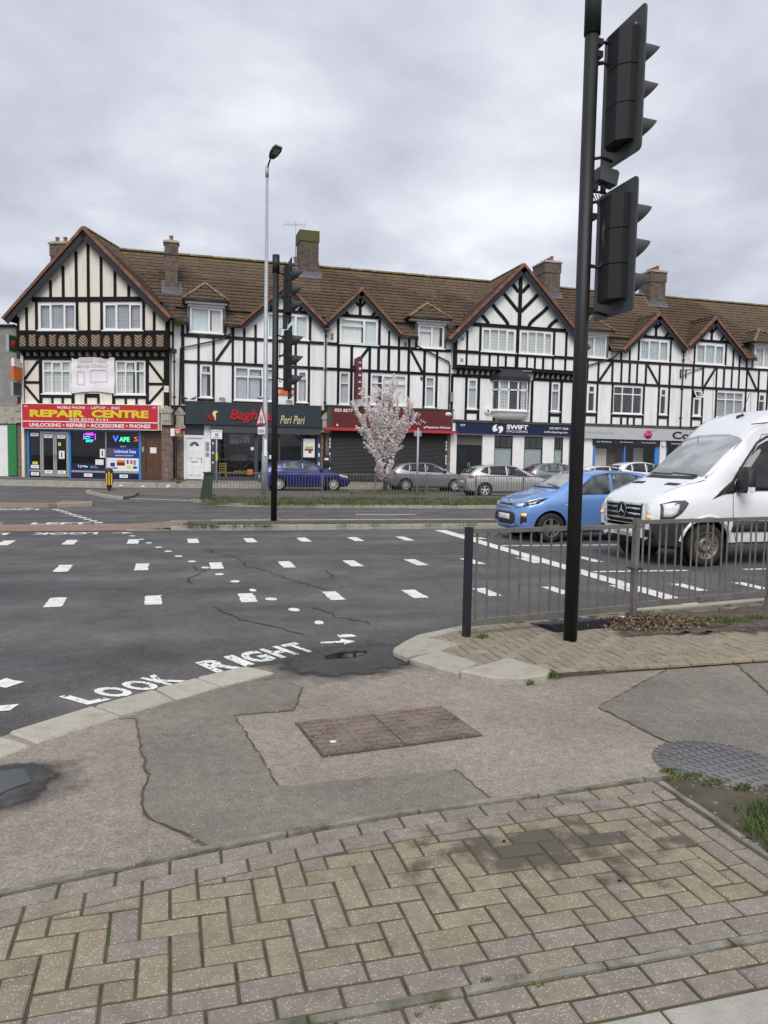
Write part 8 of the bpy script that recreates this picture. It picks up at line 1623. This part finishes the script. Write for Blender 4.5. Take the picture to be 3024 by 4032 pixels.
def hatch(name, label, spec, col, loc, rz, side, detail=False, group=None):
    """five-door hatchback; side = which flank faces the camera (-1: local -y)"""
    L, W, H, wb, fo, wr = spec['L'], spec['W'], spec['H'], spec['wb'], spec['fo'], spec['wr']; k = H/1.47; q = L/4.3
    T = [(x*q, z*k) for x, z in spec.get('top', [(0, .62), (.06, .72), (.25, .80), (.8, .93), (1.12, 1.0), (1.5, 1.21), (1.95, 1.41), (2.4, 1.465), (2.9, 1.46), (3.4, 1.41), (3.75, 1.33), (3.98, 1.17), (4.14, 1.0), (4.24, .93), (4.3, .8)])]
    Bp = [(x*q, z*k) for x, z in [(0, .58), (.3, .76), (.9, .88), (1.2, .92), (2.5, .96), (3.6, 1.0), (4.1, .95), (4.3, .75)]]
    lo = [(0, .32), (.1, .22), (.5, .18), (L-.5, .2), (L-.08, .28), (L, .42)]; pl = [(0, .60), (.06, .74), (.2, .87), (.5, .96), (1.0, 1), (L-1.0, 1), (L-.4, .95), (L-.1, .84), (L, .70)]
    c_ = Car(L, W, T, Bp, lo, pl, spec.get('rw', .74)); t_ = thing(name, label, 'car', loc, rz, group); pm = 'car_'+spec['paint']; paint(pm, col, spec.get('metal', .35))
    x0, x1 = fo, fo+wb; wz = spec['r']; c_.body(pm, t_, [(x0, wz, wz+.055), (x1, wz, wz+.055)])
    X = lambda x: x*q; Z = lambda z: z*k
    for sg in ((side,) if not detail else (-1, 1)):
        gm = spec.get('glass', 'window_mid')
        fd = [(X(1.40), Z(.965)), (X(1.46), Z(1.02)), (X(1.98), Z(1.335)), (X(2.42), Z(1.40)), (X(2.42), Z(.985))]; rd = [(X(2.50), Z(.99)), (X(2.50), Z(1.40)), (X(2.95), Z(1.395)), (X(3.25), Z(1.35)), (X(3.3), Z(1.02))]; qt = [(X(3.36), Z(1.04)), (X(3.31), Z(1.34)), (X(3.5), Z(1.29)), (X(3.72), Z(1.12))]
        for poly in (fd, rd, qt): c_.patch('side_window', gm, t_, poly, 'side', .006, .012, sg)
        c_.line(t_, [(X(1.36), Z(.95)), (X(1.96), Z(1.345)), (X(2.45), Z(1.415)), (X(3.0), Z(1.41)), (X(3.5), Z(1.32)), (X(3.76), Z(1.1))], .014, sg, 'plastic', 'window_trim')
        if spec.get('chrome'): c_.line(t_, [(X(1.36), Z(.95)), (X(2.45), Z(.975)), (X(3.3), Z(1.005)), (X(3.75), Z(1.1))], .016, sg, 'chrome', 'window_trim')
        for P in ([(X(1.28), Z(.90)), (X(1.24), Z(.6)), (X(1.30), .26)], [(X(2.46), Z(.98)), (X(2.46), Z(.5)), (X(2.46), .26)], [(X(3.33), Z(1.0)), (X(3.32), Z(.8)), (x1-wz*1.15, wz*1.5)]): c_.line(t_, P, .009, sg)
        for x in (2.22, 3.12): c_.patch('door_handle', pm, t_, [(X(x), Z(.86)), (X(x+.2), Z(.865)), (X(x+.2), Z(.90)), (X(x), Z(.895))], 'side', .022, .03, sg)
        c_.line(t_, [(x0+.4, .27), (x1-.4, .27)], .03, sg, 'plastic', 'sill_trim'); c_.line(t_, [(X(.75), Z(.74)), (X(1.5), Z(.80)), (X(3.6), Z(.86))], .010, sg, pm, 'shoulder_crease', .002)
        mirror(t_, X(1.45), sg*c_.side(X(1.45), Z(1.0)), Z(1.02), spec.get('mirror', pm), 1.0, sg)
        for wx in (x0, x1): wheel(t_, wx, sg*(W/2-.115), wz, wr, .2, spec['sp'], spec.get('rim', 'alloy'), False, sg)
    for sg in ((-1, 1) if not detail else ()): pass
    if not detail:
        for wx in (x0, x1): wheel(t_, wx, -side*(W/2-.115), wz, wr, .2, spec['sp'], spec.get('rim', 'alloy'), False, -side)
    c_.patch('windscreen', 'windscreen', t_, [(X(1.20), -.55*W/1.8), (X(1.16), 0), (X(1.20), .55*W/1.8), (X(1.88), .50*W/1.8), (X(1.93), 0), (X(1.88), -.50*W/1.8)], 'top', .006)
    c_.patch('rear_window', 'window_dark', t_, [(X(3.80), -.48*W/1.8), (X(3.80), .48*W/1.8), (X(4.10), .52*W/1.8), (X(4.10), -.52*W/1.8)], 'top', .008)
    c_.patch('rear_bumper', 'plastic', t_, [(-.6, .36), (.6, .36), (.6, .46), (-.6, .46)], 'front', .008, back=True); c_.patch('number_plate', 'plate_white', t_, [(-.26, .60), (.26, .60), (.26, .71), (-.26, .71)], 'front', .014, back=True)
    for sg in (-1, 1):
        c_.patch('tail_light', 'lamp_red', t_, [(X(4.0), Z(.86)), (X(4.02), Z(.98)), (X(4.2), Z(.95)), (X(4.24), Z(.82))], 'side', .008, .012, sg)
        if not detail: c_.patch('headlight', 'lamp_glass', t_, [(X(.12), Z(.62)), (X(.1), Z(.70)), (X(.35), Z(.78)), (X(.62), Z(.80)), (X(.5), Z(.70))], 'side', .008, .012, sg); c_.patch('bonnet_gap', 'seam', t_, [(X(.9), sg*.7*W/1.8), (X(.3), sg*.62*W/1.8), (X(.3), sg*.63*W/1.8), (X(.9), sg*.71*W/1.8)], 'top', .002)
    if not detail:
        c_.patch('grille', 'plastic', t_, [(-.45, .56), (.45, .56), (.5, .64), (-.5, .64)], 'front', .008); c_.patch('intake', 'plastic', t_, [(-.6, .3), (.6, .3), (.55, .46), (-.55, .46)], 'front', .008); c_.patch('number_plate', 'plate_white', t_, [(-.26, .46), (.26, .46), (.26, .56), (-.26, .56)], 'front', .018)
    return t_, c_, X, Z
RZF = math.pi  # facing +X
SR = .012
def place_facing_right(rear_x, L, y_near, W): return (rear_x+L, y_near+W/2, SR)
foc = dict(L=4.36, W=1.82, H=1.47, wb=2.65, fo=.88, r=.315, wr=.215, sp=10, paint='deep_blue', metal=.5, chrome=True, glass='window_mid')
hatch('parked_car', 'deep blue hatchback parked before the grill with bright window trim', foc, (.010, .018, .19), (5.0+2.65+.88, 36.2+.91, SR), RZF, 1, group='parked cars')
gol = dict(L=4.26, W=1.79, H=1.47, wb=2.63, fo=.86, r=.315, wr=.21, sp=9, paint='steel_grey', metal=.6, glass='window_dark', mirror='plastic')
hatch('parked_car', 'grey hatchback parked behind the blossom tree by the maroon shop', gol, (.30, .31, .33), (11.35+2.63+.86, 36.3+.9, SR), RZF, 1, group='parked cars')
g2 = dict(L=4.26, W=1.79, H=1.46, wb=2.63, fo=.86, r=.31, wr=.20, sp=5, paint='silver', metal=.6, glass='window_dark'); g2['rim'] = 'alloy'
hatch('parked_car', 'silver hatchback parked behind the verge railing before the navy office', g2, (.55, .55, .545), (13.35+2.63+.86, 31.0+.9, SR), RZF, 1, group='parked cars')
se = dict(L=4.2, W=1.78, H=1.56, wb=2.58, fo=.86, r=.31, wr=.21, sp=7, paint='blue_grey', metal=.55, glass='window_mid')
hatch('parked_car', 'blue grey hatchback parked by the pavement behind the silver one', se, (.20, .22, .25), (18.1+4.2, 36.2+.9, SR), RZF, 1, group='parked cars'); MB().tube([(18.75, 37.1, 1.6), (18.45, 37.1, 1.95)], .012, 5).build('car_aerial', 'plastic') if False else None
w1 = dict(L=4.3, W=1.8, H=1.47, wb=2.62, fo=.86, r=.31, wr=.21, sp=7, paint='white', metal=.0, glass='window_dark')
hatch('parked_car', 'white car mostly hidden behind the blue city car', w1, (.70, .71, .72), (18.8+4.3, 32.6+.9, SR), RZF, 1, group='parked cars')
w2 = dict(L=4.4, W=1.84, H=1.70, wb=2.65, fo=.88, r=.33, wr=.22, sp=7, paint='white', metal=.0, glass='window_dark')
hatch('parked_car', 'tall white car by the salon, roof showing beside the van', w2, (.70, .71, .72), (23.0+4.4, 35.9+.9, SR), RZF, 1, group='parked cars')

# blue city car at the stop line (nose towards -x)
kia = dict(L=3.60, W=1.595, H=1.485, wb=2.40, fo=.68, r=.30, wr=.19, sp=5, paint='sky_blue', metal=.25, glass='window_mid', rim='alloy_dull', mirror='plastic', rw=.80)
kia['top'] = [(0, .66), (.03, .74), (.12, .82), (.5, .93), (.95, 1.03), (1.15, 1.10), (1.55, 1.32), (1.85, 1.42), (2.3, 1.47), (2.9, 1.46), (3.5, 1.43), (3.9, 1.36), (4.08, 1.2), (4.18, 1.0), (4.26, .9), (4.3, .75)]
t_, c_, X, Z = hatch('city_car', 'small sky blue hatchback waiting at the stop line beside the van', kia, (.145, .285, .60), (6.80, 14.72, 0), 0, -1, True)
kz = lambda y, z: (y, z)
c_.patch('upper_grille', 'plastic', t_, [(-.36, .70), (.36, .70), (.42, .75), (.40, .79), (.1, .765), (-.1, .765), (-.40, .79), (-.42, .75)], 'front', .008); c_.patch('lower_grille', 'plastic', t_, [(-.50, .34), (.50, .34), (.46, .56), (.36, .60), (-.36, .60), (-.46, .56)], 'front', .010)
c_.patch('grille_trim', 'chrome', t_, [(-.37, .685), (.37, .685), (.36, .702), (.1, .70), (-.1, .70), (-.36, .702)], 'front', .012); c_.patch('number_plate', 'plate_white', t_, [(-.26, .44), (.26, .44), (.26, .55), (-.26, .55)], 'front', .03)
for sg in (-1, 1):
    c_.patch('headlight', 'lamp_dark', t_, [(sg*.44, .68), (sg*.44, .78), (sg*.60, .83), (sg*.71, .86), (sg*.70, .80), (sg*.62, .72)], 'front', .012); c_.patch('headlight_lens', 'lamp_glass', t_, [(sg*.47, .695), (sg*.47, .765), (sg*.58, .79), (sg*.58, .72)], 'front', .018); c_.patch('headlight', 'lamp_dark', t_, [(.18, .74), (.16, .80), (.42, .885), (.62, .91), (.40, .79)], 'side', .012, .014, sg); c_.patch('light_strip', 'lamp_glass', t_, [(.17, .83), (.42, .89), (.60, .91), (.42, .875), (.18, .81)], 'side', .017, .01, sg)
    c_.patch('fog_surround', 'plastic', t_, [(sg*.58, .36), (sg*.66, .38), (sg*.68, .60), (sg*.60, .60)], 'front', .010); c_.patch('fog_light', 'amber_lit', t_, [(sg*.605, .53), (sg*.665, .535), (sg*.665, .585), (sg*.605, .585)], 'front', .018); c_.patch('repeater', 'lamp_glass', t_, [(.98, .76), (1.06, .77), (1.06, .785), (.98, .775)], 'side', .01, .01, sg)
em = MB(); m_ = em.lathe([(0, -.012), (.05, -.012), (.055, 0)], (0, 0, 0), 16, 'x').build('badge', 'chrome', t_, (c_.frontx(0, .82)-.004, 0, .825), (0, R(35), 0)); m_.scale = (1, 1.1, .6); 
vs, fs = text_mesh('KIA', .02); mm = MB(); mm.add([(0, -.04+.08*p[0], -.013+.026*p[1]) for p in vs], fs); mm.build('lettering', 'script_red', t_, (c_.frontx(0, .82)-.019, 0, .83), (0, R(35), 0))
c_.patch('wiper_panel', 'plastic', t_, [(X(1.08), -.55), (X(1.05), 0), (X(1.08), .55), (X(1.16), .56), (X(1.13), 0), (X(1.16), -.56)], 'top', .006)
for sg in (-1, 1): c_.patch('bonnet_gap', 'seam', t_, [(.95, sg*.60), (.30, sg*.55), (.30, sg*.556), (.95, sg*.606)], 'top', .002)
MB().bar((X(1.16), -.45, c_.topz(X(1.16), .45)+.02), (X(1.22), .1, c_.topz(X(1.22), .1)+.02), .015, .012).build('wiper', 'plastic', t_)
c_.patch('plastic_sill', 'plastic', t_, [(.1, .24), (.5, .2), (.5, .235), (.1, .29)], 'side', .006, .01, -1)

# ------------------------------------------------------------------ white van
L, W = 5.95, 1.99
VT = [(0, .98), (.03, 1.06), (.12, 1.13), (.5, 1.27), (.92, 1.40), (1.06, 1.46), (1.45, 1.82), (1.78, 2.10), (1.95, 2.28), (2.2, 2.46), (2.6, 2.60), (3.2, 2.65), (5.6, 2.65), (5.88, 2.60), (5.95, 2.45)]
VB = [(0, .92), (.4, 1.05), (.9, 1.16), (1.2, 1.20), (5.95, 1.24)]; VL = [(0, .42), (.08, .30), (.5, .26), (1.5, .34), (5.8, .36), (5.95, .45)]; VP = [(0, .70), (.05, .80), (.2, .90), (.5, .965), (1.0, 1), (5.7, 1), (5.95, .95)]
class Van(Car):
    # the nose is short: everything behind the headlights sits 0.12 m further forward than drawn
    def mv(s, x): return x-.12 if x > .75 else x-.12*max(0, (x-.3)/.45)
    def patch(s, name, mat, parent, poly, mode='side', *a, **k): return Car.patch(s, name, mat, parent, [(s.mv(p[0]), p[1]) for p in poly] if mode != 'front' else poly, mode, *a, **k)
    def line(s, parent, pts, *a, **k): return Car.line(s, parent, [(s.mv(p[0]), p[1]) for p in pts], *a, **k)
fv = lambda P: [((x-.12 if x > .75 else x-.12*max(0, (x-.3)/.45)) if x < 5.5 else x, z) for x, z in P]; VT, VB, VL, VP = fv(VT), fv(VB), VL, VP
v = Van(L, W, VT, VB, VL, VP, .80, 3, .86); van = thing('delivery_van', 'white high roofed panel van with dark front bumper stopped behind the railing', 'van', (7.43, 11.30, 0)); paint('car_van_white', (.74, .75, .765), 0, .35)
wr, x0, x1 = .345, .90, 4.56; vb = v.body('car_van_white', van, [(x0, wr, wr+.09), (x1, wr, wr+.09)], 90); vb.data.materials.append(MATS['plastic'])
for p in vb.data.polygons:
    if p.center.x < .60 and p.center.z < .76: p.material_index = len(vb.data.materials)-1
for sg in (-1, 1):
    for wx in (x0, x1): wheel(van, wx, sg*(W/2-.14), wr, .225, .22, 0, 'alloy_dull', True, sg)
    v.patch('door_window', 'window_dark', van, [(1.40, 1.22), (1.52, 1.36), (2.02, 1.98), (2.18, 2.06), (2.62, 2.06), (2.66, 2.0), (2.66, 1.34), (2.5, 1.24)], 'side', .010, .016, sg); v.line(van, [(1.30, 1.17), (1.50, 1.38), (2.0, 2.02), (2.18, 2.12), (2.66, 2.12)], .05, sg, 'plastic', 'window_seal', .0)
    v.patch('mirror_base', 'plastic', van, [(1.08, 1.10), (1.50, 1.40), (1.56, 1.24), (1.48, 1.19), (1.3, 1.18)], 'side', .014, .02, sg)
    m = MB(); m.smooth = True; m.prism([(-.07, 0), (.05, .0), (.07, .06), (.06, .36), (.02, .42), (-.06, .42), (-.09, .34), (-.09, .06)], -.12, .12, 'y'); mi = m.build('mirror', 'plastic', van, (1.48, sg*(W/2+.12), 1.20)); MB().box(-.08, .05, -.124 if sg < 0 else .1, -.1 if sg < 0 else .124, .0, .1).build('indicator', 'lamp_glass', mi); MB().bar((1.43, sg*(W/2-.04), 1.26), (1.46, sg*(W/2+.06), 1.30), .08, .08).build('mirror_arm', 'plastic', van)
    v.line(van, [(1.47, 1.18), (1.46, .9), (1.50, .62), (1.60, .4)], .012, sg); v.line(van, [(2.76, 2.2), (2.76, 1.2), (2.76, .4)], .012, sg); v.line(van, [(1.5, 1.2), (2.1, 2.16), (2.76, 2.2)], .012, sg); v.line(van, [(4.0, 2.2), (4.0, .42)], .012, sg); v.line(van, [(1.9, 2.32), (2.4, 2.38), (5.8, 2.40)], .016, sg)
    v.patch('rubbing_strip', 'plastic', van, [(1.46, .56), (4.2, .56), (4.2, .74), (1.50, .74)], 'side', .012, .02, sg); v.patch('rubbing_strip', 'plastic', van, [(5.1, .56), (5.85, .56), (5.85, .74), (5.1, .74)], 'side', .012, .02, sg)
    v.patch('door_handle', 'plastic', van, [(2.42, 1.00), (2.68, 1.01), (2.68, 1.05), (2.42, 1.04)], 'side', .035, .04, sg)
    an = np.linspace(R(2), R(172), 26); Car.line(v, van, [(x0+(wr+.125)*math.cos(a), max(.40, wr+(wr+.125)*math.sin(a))) for a in an], .06, sg, 'car_van_white', 'wheel_arch', .004)
    v.patch('headlight', 'lamp_dark', van, [(.10, .76), (.12, 1.0), (.30, 1.06), (.55, 1.07), (.62, 1.02), (.45, .86), (.28, .77)], 'side', .012, .02, sg); v.patch('headlight_lens', 'lamp_glass', van, [(.14, .80), (.15, 1.0), (.3, 1.03), (.42, 1.0), (.36, .86), (.26, .80)], 'side', .018, .02, sg); v.patch('headlight', 'lamp_glass', van, [(sg*.60, .76), (sg*.58, .98), (sg*.68, 1.03), (sg*.80, 1.04), (sg*.80, .76)], 'front', .012)
    v.patch('indicator', 'amber_lit', van, [(sg*.64, .77), (sg*.73, .77), (sg*.73, .82), (sg*.66, .82)], 'front', .02)
    v.patch('fog_recess', 'well', van, [(sg*.60, .46), (sg*.76, .46), (sg*.76, .58), (sg*.60, .58)], 'front', .022)
    v.patch('bonnet_vent', 'plastic', van, [(.60, sg*.30), (.60, sg*.62), (.72, sg*.64), (.72, sg*.32)], 'top', .008); v.patch('bonnet_gap', 'seam', van, [(.10, sg*.62), (.95, sg*.80), (.95, sg*.808), (.10, sg*.63)], 'top', .002)
v.patch('grille_surround', 'car_van_white', van, [(-.60, .64), (-.45, .60), (.45, .60), (.60, .64), (.58, 1.03), (-.58, 1.03)], 'front', .02); v.patch('grille', 'well', van, [(-.50, .70), (-.40, .66), (.40, .66), (.50, .70), (.52, .99), (-.52, .99)], 'front', .026)
for z in (.725, .81, .90, .975):
    hw = .49 if z < .95 else .5; v.patch('grille_bar', 'chrome' if z < .95 else 'alloy', van, [(-hw, z-.017), (hw, z-.017), (hw, z+.017), (-hw, z+.017)], 'front', .042, .02)
gx = v.frontx(0, .86)-.05; m = MB(); n = 24
for k in range(n): a0, a1 = 2*math.pi*k/n, 2*math.pi*(k+1)/n; m.bar((gx-.01, .125*math.cos(a0), .865+.125*math.sin(a0)), (gx-.01, .125*math.cos(a1), .865+.125*math.sin(a1)), .018, .022, (1, 0, 0))
for k in range(3): a = R(90+120*k); b1 = a+R(60); m.add([(gx-.02, .12*math.cos(a), .865+.12*math.sin(a)), (gx-.03, .028*math.cos(b1), .865+.028*math.sin(b1)), (gx-.035, 0, .865), (gx-.03, .028*math.cos(a-R(60)), .865+.028*math.sin(a-R(60)))], [(0, 1, 2), (0, 2, 3)])
m.build('badge', 'chrome', van); MB().lathe([(0, 0), (.12, 0), (.12, .01)], (gx, 0, .865), 24, 'x').build('badge_disc', 'well', van)
v.patch('number_plate', 'plate_white', van, [(-.26, .47), (.26, .47), (.26, .58), (-.26, .58)], 'front', .03); v.patch('intake', 'well', van, [(-.5, .60), (.5, .60), (.46, .645), (-.46, .645)], 'front', .02); v.patch('intake', 'well', van, [(-.55, .36), (.55, .36), (.52, .43), (-.52, .43)], 'front', .02)
v.patch('windscreen', 'windscreen', van, [(1.06, -.80), (1.02, -.4), (1.0, 0), (1.02, .4), (1.06, .80), (1.78, .755), (1.83, .4), (1.84, 0), (1.83, -.4), (1.78, -.755)], 'top', .010); v.patch('scuttle', 'plastic', van, [(.93, -.80), (.90, 0), (.93, .80), (1.05, .82), (1.0, 0), (1.05, -.82)], 'top', .006)
for a, b in (((1.03, -.62), (1.05, .02)), ((1.02, .0), (1.05, .62))): a = (a[0]-.12, a[1]); b = (b[0]-.12, b[1]); MB().bar((a[0], a[1], v.topz(*a)+.03), (b[0], b[1], v.topz(*b)+.035), .018, .015).build('wiper', 'plastic', van)
m = MB(); m.prism([(-.08, 0), (.08, 0), (.06, .03), (-.04, .05)], -.025, .025, 'y'); m.build('aerial_base', 'plastic', van, (2.15, -.1, v.topz(2.15, .1)-.005), (0, R(-28), 0)); MB().tube([(2.17, -.1, v.topz(2.15, .1)+.02), (2.32, -.1, v.topz(2.15, .1)+.42)], .006, 5).build('aerial', 'plastic', van)
